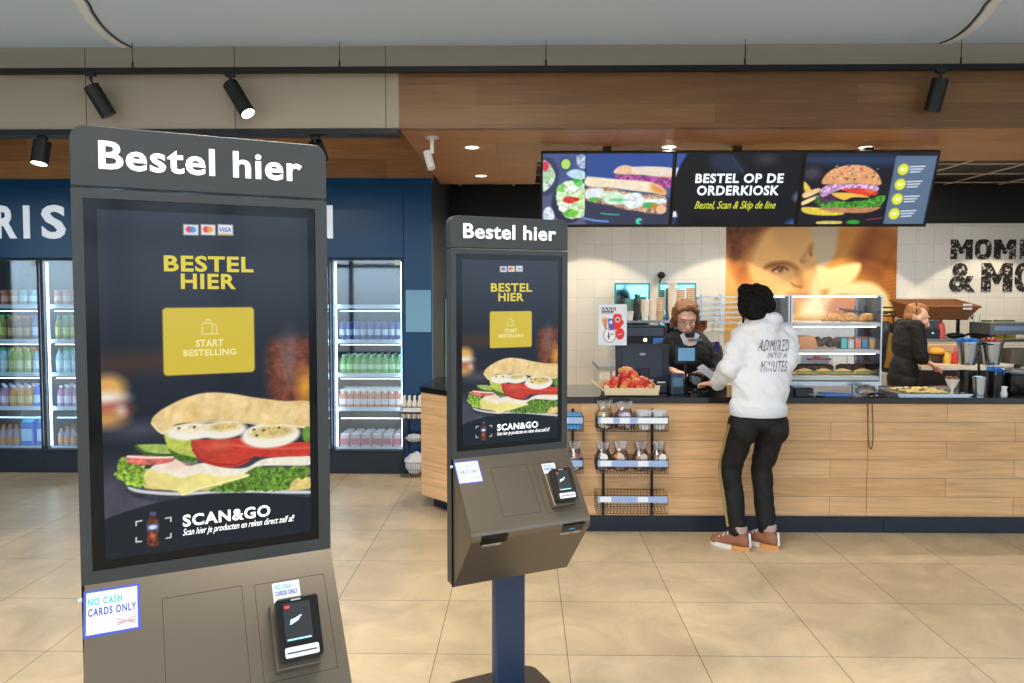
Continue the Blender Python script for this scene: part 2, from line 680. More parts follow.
struct(MB().box(X0, 6.84, 2.68, -0.82, 6.92, CEIL).build('wall_over_fridges', wood_back), 'oak band over the fridges')

# dark open kitchen ceiling with its grid
dark = mat('dark_ceiling', (16, 15, 15), 0.5)
bar = mat('grid_bar', (206, 198, 186), 0.5)
mb = MB().box(-0.85, 6.1, 2.86, X1, Y1 + .1, 2.92)
struct(mb.build('ceiling_kitchen', dark), 'black kitchen ceiling')
mb = MB()
for k in range(17):
    x = -0.85 + 0.12 + k * 0.6
    mb.box(x, 6.14, 2.852, x + 0.03, Y1 - 0.03, 2.864)
for y in (6.6, 7.2, 7.8, 8.4):
    mb.box(-0.85, y, 2.853, X1, y + 0.03, 2.863)
struct(mb.build('trim_2', bar), 'thin bars of the kitchen ceiling')
struct(MB().box(-0.84, Y1 - 0.02, 2.43, X1, Y1 + 0.08, 2.86).build('wall_kitchen_header', dark))

# glazed white tile wall at the back
tile = mat('white_tile', (226, 222, 214), 0.22)
N, L, b = nodes_of(tile)
g = N.new('ShaderNodeNewGeometry'); sp = N.new('ShaderNodeSeparateXYZ'); cb = N.new('ShaderNodeCombineXYZ')
L.new(g.outputs['Position'], sp.inputs[0]); L.new(sp.outputs['X'], cb.inputs[0]); L.new(sp.outputs['Z'], cb.inputs[1])
br = N.new('ShaderNodeTexBrick'); br.offset = 0.0
for k_, v_ in (('Scale', 1), ('Brick Width', 0.2), ('Row Height', 0.2), ('Mortar Size', 0.0015)):
    br.inputs[k_].default_value = v_
br.inputs['Color1'].default_value = lin((230, 226, 218)); br.inputs['Color2'].default_value = lin((222, 217, 208)); br.inputs['Mortar'].default_value = lin((190, 186, 178))
L.new(cb.outputs[0], br.inputs['Vector']); L.new(br.outputs['Color'], b.inputs['Base Color'])
struct(MB().box(-0.84, Y1, 0, X1, Y1 + 0.1, 2.43).build('wall_back', tile), 'white glazed tile wall behind the counter')

# dark blue wall that carries the fridges; bays are left open
navy = mat('navy_panel', (15, 66, 110), 0.2, spec=0.35)
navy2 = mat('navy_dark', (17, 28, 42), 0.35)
WY = 6.83
BAY = 0.665
FR = -1.085                 # right edge of the rightmost fridge opening
NB = 6
FL = FR - NB * BAY
mb = MB()
mb.box(X0, WY, 1.97, -0.83, WY + 0.06, 2.68)
mb.box(FR, WY, 0.0, -0.83, WY + 0.06, 1.97)
mb.box(X0, WY, 0.0, FL, WY + 0.06, 1.97)
struct(mb.build('wall_left', navy, bevel=0), 'dark blue panel wall around the fridges')
mb = MB()
for x in (FR + 0.004,):
    mb.box(x - 0.003, WY - 0.002, 0.0, x + 0.001, WY, 2.5)
for k in range(0, NB + 1, 2):
    mb.box(FR - k * BAY - .003, WY - 0.002, 1.97, FR - k * BAY + .003, WY, 2.6)
mb.box(X0, WY - 0.002, 2.6, -0.83, WY, 2.606)
struct(mb.build('trim_3', mat('navy_gap', (8, 14, 22), 0.5)), 'dark joints of the blue panels')
struct(MB().box(-0.87, WY + 0.0605, 0, -0.83, Y1 - .0005, 2.859).build('wall_partition', mat('charcoal', (40, 44, 52), 0.5)), 'dark side of the fridge block')
struct(MB().box(X0, 7.62, 0, -0.871, 7.66, 2.68).build('wall_fridge_back', navy2))

# lettering on the blue fascia
lw = mat('white_letter', (225, 228, 230), 0.4, emit=(215, 228, 245), es=.45)  # slight glow added to make the letters brighter
M_ = frame_matrix((0, WY - 0.0005, 0), (1, 0, 0), (0, 0, 1))
pl = Plane((0, WY, 0), (1, 0, 0), (0, 0, 1))
sg = thing('fascia_sign', 'white capital letters of the name along the dark blue band over the fridges', 'sign', (0, 0, 0))
letters('letter', 'R', tofrom(pl, (-4, 205.5, 17, 238.5)), M_, lw, sg, 0.03, depth=0.012)
letters('letter', 'I', tofrom(pl, (24, 205.5, 30, 238.5)), M_, lw, sg, 0.03, depth=0.012)
letters('letter', 'S', tofrom(pl, (42, 205, 66, 239)), M_, lw, sg, 0.03, depth=0.012)
letters('letter', 'N', tofrom(pl, (307, 205.5, 333, 238.5)), M_, lw, sg, 0.03, depth=0.012)

# light blue notice panel beside the fridge
a, c = P(406, 332, WY), P(431, 290, WY)
tag(MB().box(a.x, WY - 0.012, a.z, c.x, WY - 0.0005, c.z).build('control_panel', mat('pale_blue_plate', (120, 172, 204), 0.25), bevel=.003), 'square pale blue plate on the dark blue wall right of the fridges', 'panel')

# ---------------------------------------------------------------- front facade behind the camera (seen only in reflections)
fr = mat('facade_frame', (50, 52, 56), 0.5)
mb = MB()
for k in range(-6, 7):
    mb.box(k * 1.5 - 0.05, Y0 - 0.06, 0.0, k * 1.5 + 0.05, Y0 + 0.06, CEIL)
mb.box(X0, Y0 - 0.06, 0, X1, Y0 + 0.06, 0.12).box(X0, Y0 - 0.06, 2.3, X1, Y0 + 0.06, 2.4).box(X0, Y0 - 0.06, CEIL - .12, X1, Y0 + 0.06, CEIL)
struct(mb.build('window_1', fr), 'glazed facade frame behind the viewer')
struct(MB().box(X0 - .1, 0.5, 0, X0, Y1, CEIL).build('wall_far_left', navy2))
struct(MB().box(X1, 0.5, 0, X1 + .1, Y1, CEIL).build('wall_right', tile))
# ================================================================ order kiosks
# local frame of a kiosk: x along the screen, y into the back (front face at y = 0), z up; origin on the floor at the left edge
KW, KH, KZ = 0.502, 0.922, 1.0195
kframe = mat('kiosk_grey', (54, 57, 60), 0.34, spec=0.45, noise=0.03, nscale=400)
kblack = mat('kiosk_bezel', (9, 10, 12), 0.1, spec=0.28)
kbrown = mat('kiosk_bronze', (112, 103, 92), 0.33, metal=0.55, noise=0.05, nscale=500)
kblue = mat('kiosk_post_blue', (44, 62, 92), 0.35, metal=0.3)
white_emit = mat('screen_white', (235, 238, 240), 0.5, emit=(240, 242, 244), es=0.75)
head_white = mat('header_white', (245, 246, 248), 0.5, emit=(255, 255, 255), es=0.45)
yel = mat('screen_yellow', (0, 0, 0), 0.3, emit=(222, 202, 60), es=1.0)
button = mat('screen_button', (0, 0, 0), 0.3, emit=(214, 190, 62), es=1.0)
button_txt = mat('screen_button_text', (0, 0, 0), 0.3, emit=(240, 228, 160), es=1.0)

K1_LOC, K1_YAW, K1_S = Vector((-0.9137, 1.5225, 0)), 0.482, 1.025
K2_LOC, K2_YAW = Vector((-0.2736, 2.8414, 0)), 0.4587
ku = Vector((math.cos(K1_YAW), math.sin(K1_YAW), 0))
K1P = Plane(K1_LOC + Vector((0, 0, KZ * K1_S)), ku, (0, 0, 1))
ku2 = Vector((math.cos(K2_YAW), math.sin(K2_YAW), 0))
K2P = Plane(K2_LOC + Vector((0, 0, KZ)), ku2, (0, 0, 1))


def kab(px, py):
    a, b = K1P.ab(px, py)
    return (a / K1_S, b / K1_S)


def kbox(x0, y0, x1, y1):
    a, b, c, d = kab(x0, y0), kab(x1, y1), kab(x0, y1), kab(x1, y0)
    return ((a[0] + c[0]) / 2, (c[1] + b[1]) / 2, (b[0] + d[0]) / 2, (a[1] + d[1]) / 2)


def kline(tl, bl, tr):
    return (kab(*bl)[0], kab(*bl)[1], kab(*tr)[0], kab(*tl)[1])


SX0, SX1 = 0.0445, 0.4585
SY0 = 0.046
SY1 = 0.7575
DEP = 0.055                 # housing depth

kiosk = thing('order_kiosk', 'large near self-order kiosk with tall screen, left in front of the fridges', 'kiosk', K1_LOC, K1_YAW)
kiosk.scale = (K1_S,) * 3
K = kiosk
# base and post
px0, px1 = 0.195, 0.325
MB().prism(rrect(0.05, -0.36, 0.47, 0.26, 0.06), 0, 0.012).build('base_plate', mat('base_steel', (88, 82, 76), 0.4, metal=0.4), K, bevel=0.002)
MB().prism(rrect(px0, 0.02, px1, 0.075, 0.012), 0.012, 1.1).build('post', kblue, K, smooth=40)
# housing of the screen
mb = MB().prism(rrect(0, KZ - 0.494, KW, KZ + 0.796, 0.012, corners=(1, 0, 0, 0)), 0.006, DEP, 'y')
mb.build('housing', kframe, K, bevel=0.004)
# front frame ring around the glass
ring = MB()
fx0, fx1, fz0, fz1 = 0.0205, KW - 0.026, KZ + 0.0265, KZ + 0.779
for (a, b_, c, d) in ((0, KZ, KW, fz0), (0, fz1, KW, KZ + 0.797), (0, fz0, fx0, fz1), (fx1, fz0, KW, fz1)):
    ring.box(a, 0, b_, c, 0.006, d)
ring.build('screen_frame', kframe, K)
MB().box(fx0, 0.003, fz0, fx1, 0.0058, fz1).build('screen_glass', kblack, K)
# header panel with rounded top corners
HZ0, HZ1 = KZ + 0.802, KZ + KH
hd = MB().prism(rrect(0, HZ0, KW, HZ1, 0.028, corners=(0, 0, 1, 1)), 0, DEP, 'y').build('header_panel', kframe, K, bevel=0.002)
MF = frame_matrix((0, -0.0002, KZ), (1, 0, 0), (0, 0, 1))
hb = kbox(97, 141, 302, 184)
hb = (kab(98.4, 155)[0], kab(99.5, 168.5)[1] - .001, kab(301.8, 175)[0], kab(214.5, 149.5)[1])
letters('lettering', 'Bestel hier', hb, MF, head_white, hd, 0.022, depth=0.0012, spacing=1.06)

# ---- the picture on the screen
cv = Canvas(300, 532, SX0, SY0, SX1, SY1, (26, 32, 44))
def C7(*pts): return [kab(90 + x / 3.595, 370 + y / 3.595) for x, y in pts]
def E7(x, y, rx, ry):
    a, b, c = kab(90 + x / 3.595, 370 + y / 3.595), kab(90 + (x + rx) / 3.595, 370 + y / 3.595), kab(90 + x / 3.595, 370 + (y + ry) / 3.595)
    return a[0], a[1], abs(b[0] - a[0]), abs(c[1] - a[1])
t = np.clip((cv.Y - 0.25) / 0.5, 0, 1)[..., None]
cv.c = cv.c * (1 - t) + np.array((44, 50, 64.)) * t
cv.blend(np.clip((0.27 - cv.Y) / 0.08, 0, 1), (78, 76, 92), 0.15, 0.05)
cv.poly([kab(96, 356), kab(165, 354), kab(165, 370), kab(96, 372)], (70, 52, 44), soft=0.02)
# blurred burger at the left edge
cv.ell(*E7(62, 70, 66, 50), (224, 170, 92), soft=0.012)
cv.ell(*E7(60, 105, 64, 24), (240, 232, 220), soft=0.01)
cv.ell(*E7(70, 145, 62, 24), (190, 96, 72), soft=0.012)
cv.ell(*E7(110, 150, 16, 16), (230, 220, 220), soft=0.01)
cv.ell(*E7(60, 180, 62, 30), (206, 150, 84), soft=0.012)
# blurred glass at the right edge
cv.poly(C7((640, -80), (700, -110), (800, -100), (800, 110), (660, 110)), (112, 58, 42), soft=0.014, var=0.3, cell=0.01)
cv.ell(*E7(715, -40, 22, 60), (150, 140, 140), soft=0.02, alpha=0.6)
cv.ell(*E7(775, 60, 26, 50), (236, 170, 60), soft=0.016, alpha=0.9)
cv.ell(*E7(180, 215, 90, 22), (120, 118, 130), soft=0.02, alpha=0.6)
# plate
cv.poly(C7((140, 425), (300, 440), (500, 432), (785, 432), (785, 470), (500, 480), (300, 480), (170, 462)), (48, 54, 66), var=0.3, cell=0.006)
cv.poly(C7((138, 420), (190, 432), (320, 440), (500, 432), (785, 434), (785, 446), (500, 442), (320, 452), (190, 444), (145, 432)), (214, 214, 218))
# dark swoosh
cv.poly(C7((20, 555), (60, 535), (150, 503), (260, 472), (380, 452), (480, 445), (600, 443), (700, 449), (800, 460), (830, 720), (0, 720)), (22, 31, 43), smooth=False)
# lower bread, lettuce, cheese
cv.poly(C7((185, 360), (300, 360), (500, 380), (785, 385), (785, 428), (640, 432), (430, 434), (230, 430), (190, 415)), (226, 200, 122), var=0.12, cell=0.01)
gl = (132, 168, 58)
cv.poly(C7((94, 345), (112, 316), (130, 312), (150, 334), (190, 345), (205, 372), (188, 420), (150, 418), (118, 402), (96, 388)), gl, var=0.45, cell=0.006, wob=0.004, wcell=0.008)
cv.poly(C7((430, 425), (520, 395), (565, 362), (600, 345), (700, 350), (785, 348), (785, 384), (735, 395), (700, 432), (560, 436), (450, 436)), (92, 130, 44), var=0.5, cell=0.006, wob=0.004, wcell=0.008)
cv.poly(C7((195, 372), (230, 350), (300, 352), (500, 368), (575, 380), (470, 412), (400, 428), (340, 452), (316, 438), (250, 425), (200, 405)), (240, 226, 140), var=0.06, cell=0.02)
cv.line(C7((330, 450), (400, 424), (470, 408), (570, 380)), 0.0014, (252, 246, 190))
cv.poly(C7((222, 348), (300, 318), (350, 345), (410, 335), (490, 352), (560, 352), (620, 322), (700, 312), (790, 310), (790, 342), (690, 344), (600, 348), (545, 378), (480, 384), (400, 372), (330, 388), (280, 372), (240, 366)), (244, 236, 218), var=0.05, cell=0.01)
cv.ell(*E7(320, 340, 46, 22), (244, 200, 178), soft=0.01, alpha=0.7)
# left tomato and cucumbers
cv.poly(C7((134, 308), (220, 308), (300, 312), (290, 332), (210, 342), (140, 334)), (216, 108, 98), var=0.2, cell=0.01)
cv.line(C7((136, 312), (210, 316), (298, 314)), 0.0022, (246, 226, 214))
cv.poly(C7((163, 272), (220, 267), (290, 272), (292, 308), (230, 308), (185, 296)), (160, 186, 92), var=0.15, cell=0.008)
cv.line(C7((165, 276), (195, 298), (240, 306), (290, 306)), 0.0028, (58, 92, 34))
cv.poly(C7((266, 226), (300, 222), (365, 255), (385, 322), (372, 334), (320, 320), (285, 288)), (186, 196, 84), var=0.12, cell=0.01)
cv.poly(C7((284, 284), (320, 302), (384, 318), (372, 334), (320, 326), (290, 300)), (72, 110, 40), var=0.3, cell=0.005)
# tomatoes
cv.poly(C7((366, 256), (420, 250), (520, 248), (600, 262), (584, 318), (520, 350), (450, 346), (395, 325), (370, 290)), (196, 62, 46), var=0.12, cell=0.015)
cv.line(C7((370, 288), (400, 322), (452, 340), (522, 342), (580, 318)), 0.0022, (170, 38, 30))
cv.ell(*E7(470, 272, 48, 14), (228, 112, 86), soft=0.006, alpha=0.7)
cv.poly(C7((512, 252), (560, 245), (680, 262), (790, 262), (790, 306), (700, 312), (600, 312), (530, 300)), (206, 58, 44), var=0.12, cell=0.012)
cv.line(C7((516, 270), (560, 276), (650, 284), (790, 280)), 0.003, (228, 100, 78), alpha=0.7)
# eggs
for (x, y, rx, ry) in ((368, 222, 92, 30), (480, 216, 84, 32), (652, 234, 104, 46)):
    cv.ell(*E7(x, y, rx, ry), (246, 240, 224), soft=0.0025)
    e = E7(x + 4, y - 12, rx * 0.74, ry * 0.48)
    cv.ell(*e, (216, 192, 122) if x > 400 else (240, 226, 190), soft=0.004, var=0.15, cell=0.006)
for x, y in ((375, 206), (320, 210), (590, 215), (625, 218), (680, 208), (600, 236)):
    cv.ell(*E7(x, y, 5, 4), (70, 55, 40))
# upper bread
bm = cv.poly(C7((220, 190), (236, 160), (290, 125), (350, 98), (420, 82), (500, 84), (600, 100), (700, 112), (800, 118), (800, 206), (750, 208), (700, 196), (640, 200), (560, 188), (470, 182), (380, 188), (310, 196), (285, 218), (258, 230), (238, 214)), (238, 208, 146), var=0.08, cell=0.02)
cv.blend(bm * np.clip(cv.noise(0.018, 0.5, 0.03), 0, 1), (206, 158, 84))
cv.blend(bm * np.clip(cv.noise(0.012, 0.5), 0, 1), (252, 234, 190))
cv.line(C7((222, 192), (240, 215), (262, 230), (300, 205), (380, 190), (470, 184), (560, 190), (640, 202), (700, 198), (790, 208)), 0.0016, (250, 236, 200), alpha=0.8)
cv.poly(C7((765, 215), (790, 205), (790, 260), (768, 250)), (96, 140, 50), var=0.2)
# bottle and scan brackets
def bot(pts): return C7(*pts)
cv.poly(bot(((215, 520), (218, 512), (236, 512), (238, 520), (236, 532), (246, 546), (246, 580), (242, 592), (247, 604), (246, 626), (240, 634), (212, 634), (206, 626), (205, 604), (209, 592), (205, 580), (205, 546), (216, 532))), (112, 56, 40), var=0.5, cell=0.006)
cv.poly(bot(((204, 554), (247, 552), (247, 578), (205, 580))), (60, 84, 140), smooth=False)
cv.ell(*E7(226, 566, 16, 8), (225, 225, 232))
cv.ell(*E7(226, 598, 10, 10), (226, 120, 60), soft=0.004, alpha=0.8)
cv.poly(bot(((216, 514), (237, 513), (237, 522), (216, 523))), (70, 90, 160), smooth=False)
for pts in (((166, 560), (166, 546), (186, 543)), ((272, 534), (291, 531), (291, 545)), ((166, 604), (166, 619), (185, 617)), ((274, 606), (291, 603), (291, 589))):
    cv.line(C7(*pts), 0.0013, (235, 238, 240))
# start button and payment marks
cv.poly(rrect(*kbox(163, 307.5, 254.5, 374), 0.008), (214, 190, 62), smooth=False)
for i, (x0, x1) in enumerate(((183.5, 198.5), (201, 215.5), (218, 233))):
    bx = kbox(x0, 224.5, x1, 235)
    cv.poly([(bx[0], bx[1]), (bx[2], bx[1]), (bx[2], bx[3]), (bx[0], bx[3])], (226, 230, 236), smooth=False)
    mx, my, hh = (bx[0] + bx[2]) / 2, (bx[1] + bx[3]) / 2, (bx[3] - bx[1]) * 0.3
    if i < 2:
        cv.ell(mx - hh * .55, my + hh * .1, hh, hh, ((224, 70, 84), (224, 70, 60))[i])
        cv.ell(mx + hh * .55, my + hh * .1, hh, hh, ((70, 140, 214), (236, 160, 60))[i], alpha=0.85)
    else:
        cv.poly([(bx[0], bx[1]), (bx[2], bx[1]), (bx[2], bx[1] + hh * .5), (bx[0], bx[1] + hh * .5)], (220, 190, 110), smooth=False)
# bag icon on the button
for pts in (((202.5, 323), (202, 334), (212.5, 334), (212.5, 323.5), (202.5, 323)), ((213, 324), (216, 325), (217.5, 334), (213, 334)), ((206, 323), (206.5, 320), (210, 320), (210.5, 323))):
    cv.line([kab(*p) for p in pts], 0.0009, (240, 230, 170))
scr_mat = picture_mat('screen_picture', es=0.95, rough=0.12, spec=0.28)
SCR = cv.mesh('screen', frame_matrix((0, 0.002, KZ), (1, 0, 0), (0, 0, 1)), scr_mat, K)
MS = frame_matrix((0, 0.0016, KZ), (1, 0, 0), (0, 0, 1))
letters('lettering', 'BESTEL', kline((163.5, 255), (164, 271.5), (253.5, 270)), MS, yel, SCR, 0.04)
letters('lettering', 'HIER', kline((181, 273.5), (181, 289), (236, 285)), MS, yel, SCR, 0.04)
letters('lettering', 'START', kline((196, 339.7), (196, 347), (223.5, 343)), MS, button_txt, SCR, 0.035)
letters('lettering', 'BESTELLING', kline((183.5, 350), (183.5, 356.5), (236, 353)), MS, button_txt, SCR, 0.035)
letters('lettering', 'SCAN&GO', kline((182.5, 515.3), (183, 527.3), (270.5, 515)), MS, white_emit, SCR, 0.05)
letters('lettering', 'Scan hier je producten en reken direct zelf af!', kline((183, 529.2), (183, 538), (294.5, 520)), MS, white_emit, SCR, 0.004, shear=0.35)
letters('lettering', 'VISA', kbox(219.5, 227.5, 231, 232), MS, mat('visa_blue', (40, 60, 130), 0.5, emit=(50, 70, 140)), SCR, 0.03, shear=0.2)

# ---- wedge-shaped payment box below the screen
AD, AH, LH = 0.193, 0.2498, 0.494       # apex depth, apex drop, lower drop
tr = 0.013
def rounded_wedge():
    # outline in (y, z) with a rounded nose
    A, B, C = Vector((0.0, KZ)), Vector((-AD, KZ - AH)), Vector((0.0, KZ - LH))
    d1, d2 = (A - B).normalized(), (C - B).normalized()
    p0, p1 = B + d1 * 0.035, B + d2 * 0.035
    pts = [(0.005, KZ), (0.0, KZ)]
    for i in range(7):
        t = i / 6
        q = p0 * (1 - t) ** 2 + B * 2 * t * (1 - t) + p1 * t * t
        pts.append((q.x, q.y))
    pts += [(0.0, KZ - LH), (0.005, KZ - LH)]
    return pts
MB().prism(rounded_wedge(), 0.006, KW, 'x').build('payment_box', kbrown, K, smooth=35)
MB().box(0, 0, KZ - LH, 0.0055, 0.006, KZ).build('side_strip', kblack, K)
# frame of the sloping upper face: x right, y up the slope
sl = (Vector((0, 0.0, KZ)) - Vector((0, -AD, KZ - AH))).normalized()
MT = frame_matrix((0, 0, KZ), (1, 0, 0), sl)
SL = math.hypot(AD, AH)
TP = Plane(K1P.o, ku, ku.cross(Vector((0, 0, 1))) * -1 * sl.y + Vector((0, 0, 1)) * sl.z)
back = Vector((-ku.y, ku.x, 0))
TP = Plane(K1P.o, ku, back * sl.y + Vector((0, 0, 1)) * sl.z)


def tab(px, py):
    a, b = TP.ab(px, py)
    return (a / K1_S, b / K1_S)


def on_top(mb_pts, z0, z1, m=0, mb=None):
    mb = mb or MB()
    s0 = len(mb.v)
    mb.prism(mb_pts, z0, z1, 'z', m)
    return mb.move(MT, s0)


# NO CASH notice
q = [tab(84.5, 591), tab(141, 583.5), tab(139.5, 630), tab(82, 638.5)]
nx0, nx1 = (q[0][0] + q[3][0]) / 2, (q[1][0] + q[2][0]) / 2
ny1, ny0 = (q[0][1] + q[1][1]) / 2, (q[2][1] + q[3][1]) / 2
paper_w = mat('notice_white', (222, 227, 236), 0.5)
blue_e = mat('notice_blue', (58, 84, 190), 0.5)
teal = mat('notice_teal', (60, 186, 190), 0.5)
nt_mb = on_top([(nx0, ny0), (nx1, ny0), (nx1, ny1), (nx0, ny1)], 0.0002, 0.0006, 1)
e = 0.005
on_top([(nx0 + e, ny0 + e), (nx1 - e, ny0 + e), (nx1 - e, ny1 - e), (nx0 + e, ny1 - e)], 0.0004, 0.0009, 0, nt_mb)
notice = nt_mb.build('notice', [paper_w, blue_e], K)
notice['label'] = 'white notice with blue border'
MTn = MT @ Matrix.Translation((0, 0, 0.0009))
w_, h_ = nx1 - nx0, ny1 - ny0
nb = lambda a, b, c, d: (nx0 + w_ * a, ny0 + h_ * b, nx0 + w_ * c, ny0 + h_ * d)
letters('lettering', 'NO CASH', nb(0.08, 0.66, 0.68, 0.82), MTn, teal, notice, 0.09)
letters('lettering', 'CARDS ONLY', nb(0.08, 0.43, 0.93, 0.6), MTn, blue_e, notice, 0.09)
mb = MB()
pk = mat('notice_pink', (214, 150, 160), 0.5)
for (a, b_, c, d) in ((0.58, 0.30, 0.92, 0.16), (0.58, 0.16, 0.92, 0.30), (0.58, 0.22, 0.92, 0.22)):
    p0, p1 = MTn @ Vector((nx0 + w_ * a, ny0 + h_ * b_, 0.0003)), MTn @ Vector((nx0 + w_ * c, ny0 + h_ * d, 0.0003))
    mb.cyl(p0, p1, 0.0011, n=6)
mb.build('crossed_lines', pk, notice)
# sunken square plates on the slope
groove = mat('bronze_dark', (96, 88, 78), 0.4, metal=0.55)
ga = [tab(160, 599), tab(244, 587)]
mb = on_top([(0.205, -0.262), (0.318, -0.262), (0.318, -0.04), (0.205, -0.04)], 0.0, 0.0006)
mb = MB()
def outline(mb, x0, y0, x1, y1, t=0.0012):
    for (a, b_, c, d) in ((x0, y0, x1, y0 + t), (x0, y1 - t, x1, y1), (x0, y0, x0 + t, y1), (x1 - t, y0, x1, y1)):
        on_top([(a, b_), (c, b_), (c, d), (a, d)], 0.0, 0.0004, 0, mb)
g1, g2, g3, g4 = tab(162, 598.6), tab(242, 587), tab(254, 585), tab(337.7, 668)
outline(mb, g1[0], g1[1] - .2, g2[0], g1[1])
outline(mb, g3[0], max(g4[1], -.27), tab(324, 574.5)[0], g3[1])
mb.build('plate_seam', mat('seam_dark', (58, 53, 47), 0.5, metal=0.3), K)
# card terminal
tm = thing('card_terminal', None, None)
for k_ in ('label', 'category'):
    if k_ in tm: del tm[k_]
tm.parent = K
tp = [tab(x, y) for x, y in ((273, 606), (317, 597), (322, 650), (280, 660))]
cx, cy = 0.398, (tp[0][1] + tp[3][1]) / 2 - 0.0
TX0, TX1, TY0, TY1 = 0.356, 0.442, cy - 0.072, cy + 0.052
tblack = mat('terminal_black', (18, 18, 20), 0.25)
tg = mat('terminal_bronze', (104, 96, 86), 0.35, metal=0.5)
mb = MB()
on_top([(TX0 - 0.006, TY0 - 0.012), (TX1 + 0.0, TY0 - 0.012), (TX1 + 0.0, TY1), (TX0 - 0.006, TY1)], 0, 0.030, 0, mb)
def slab(mb, x0, y0, x1, y1, za, zb, tilt, r, m=0):
    s0 = len(mb.v)
    mb.prism(rrect(x0, y0, x1, y1, r), 0, zb - za, 'z', m)
    M2 = MT @ Matrix.Translation((0, (y0), za)) @ Matrix.Rotation(tilt, 4, 'X') @ Matrix.Translation((0, -y0, 0))
    mb.move(M2, s0)
    return M2
mb.build('terminal_cradle', tg, K, bevel=0.003)
mb = MB()
MC = slab(mb, TX0, TY0, TX1, TY1, 0.0305, 0.062, R(8), 0.008)
term = mb.build('card_terminal', tblack, K, bevel=0.003)
bpy.data.objects.remove(tm)
MCt = MC @ Matrix.Translation((0, 0, 0.0316))
def on_m(M, x0, y0, x1, y1, material, name, parent, t=0.0006, r=0.0):
    mb = MB()
    mb.prism(rrect(x0, y0, x1, y1, r) if r else [(x0, y0), (x1, y0), (x1, y1), (x0, y1)], 0, t)
    mb.move(M)
    return mb.build(name, material, parent)
ds = on_m(MCt, TX0 + 0.013, TY0 + 0.036, TX1 - 0.018, TY1 - 0.012, mat('terminal_glass', (52, 54, 58), 0.1), 'terminal_display', term)
lb = on_m(MCt, TX0 + 0.009, TY0 + 0.006, TX1 - 0.009, TY0 + 0.026, mat('terminal_label', (222, 228, 240), 0.4), 'terminal_label', term, r=0.004)
on_m(MCt @ Matrix.Translation((0, 0, 0.0006)), TX0 + 0.016, TY0 + 0.0385, TX1 - 0.022, TY0 + 0.0415, mat('cyan_line', (150, 214, 236), 0.4, emit=(150, 214, 236), es=.6), 'display_line', ds, 0.0003)
on_m(MCt @ Matrix.Translation((0, 0, 0.0006)), TX0 + 0.013, TY0 + 0.0135, TX1 - 0.013, TY0 + 0.0165, mat('label_dark', (60, 66, 90), 0.4), 'label_line', lb, 0.0003)
# contactless hand mark on the display
mb = MB()
hx, hy = TX0 + 0.035, TY0 + 0.078
for dx, dy, a in ((0, 0, 0.5), (0.004, 0.004, 0.5), (-0.002, -0.003, 0.5)):
    mb.cyl((hx - 0.009 + dx, hy - 0.005 + dy, 0.0004), (hx + 0.009 + dx, hy + 0.003 + dy, 0.0004), 0.0016, n=6)
mb.ball((hx - 0.004, hy - 0.002, 0.0004), (0.006, 0.004, 0.0012))
mb.move(MCt @ Matrix.Translation((0, 0, 0.0006)))
mb.build('contactless_mark', mat('pale_blue_mark', (190, 225, 240), 0.4, emit=(180, 220, 240), es=.7), ds)
on_m(MCt @ Matrix.Translation((0, 0, 0.0006)), TX0 + 0.016, TY1 - 0.022, TX0 + 0.026, TY1 - 0.017, mat('red_mark', (200, 60, 60), 0.4, emit=(200, 60, 60), es=.6), 'brand_mark', ds, 0.0003)
on_m(MCt, TX0 + 0.03, TY1 - 0.008, TX0 + 0.05, TY1 - 0.005, mat('grey_mark', (170, 176, 186), 0.4), 'brand_strip', term, 0.0004)
# small card notice standing behind the terminal
sq = (TX0 + 0.008, TY1 + 0.004, TX0 + 0.066, TY1 + 0.052)
mb = on_top([(sq[0], sq[1]), (sq[2], sq[1]), (sq[2], sq[3]), (sq[0], sq[3])], 0.0005, 0.0012)
sn = mb.build('small_notice', paper_w, K)
MT2 = MT @ Matrix.Translation((0, 0, 0.0012))
letters('lettering', 'NO CASH', (sq[0] + .005, sq[1] + .033, sq[0] + .040, sq[1] + .043), MT2, teal, sn, 0.04)
letters('lettering', 'CARDS ONLY', (sq[0] + .005, sq[1] + .019, sq[2] - .005, sq[1] + .029), MT2, blue_e, sn, 0.04)
# printer and scanner openings in the nose (front lower part)
MN = frame_matrix((0, -AD + 0.006, KZ - AH + 0.002), (1, 0, 0), Vector((0, 0.17, 1)))
hole = mat('slot_black', (10, 10, 11), 0.3)
mo = [KP for KP in ()]
low = (Vector((0, 0, KZ - LH)) - Vector((0, -AD, KZ - AH))).normalized()
ML = frame_matrix((0, -AD, KZ - AH), (1, 0, 0), -low)
def on_low(x0, y0, x1, y1, material, name, t=0.0012, z=0.0):
    mb = MB().prism([(x0, y0), (x1, y0), (x1, y1), (x0, y1)], -.012, t)
    mb.move(ML @ Matrix.Translation((0, 0, z)))
    return mb.build(name, material, K)
o = on_low(0.045, -0.046, 0.150, -0.006, hole, 'receipt_slot')
s2 = on_low(0.383, -0.046, 0.476, -0.006, hole, 'scanner_slot')
letters('lettering', 'PRINTER', (0.060, -0.064, 0.135, -0.051), ML, mat('grey_text', (190, 190, 188), 0.5), K, 0.04)
letters('lettering', 'SCAN HIER', (0.383, -0.064, 0.474, -0.052), ML, MATS['grey_text'], K, 0.04)
mb = MB().prism([(0.412, -0.030), (0.438, -0.030), (0.438, -0.028), (0.412, -0.028)], 0, 0.001)
mb.move(ML @ Matrix.Translation((0, 0, 0.0013)))
mb.build('scanner_light', mat('scan_blue', (60, 150, 230), 0.4, emit=(60, 150, 230), es=1.0), s2)
# small screw on the left side
MB().cyl((-0.006, -0.004, KZ - 0.028), (0.001, -0.004, KZ - 0.028), 0.005, n=12).build('side_bolt', paper_w, K)

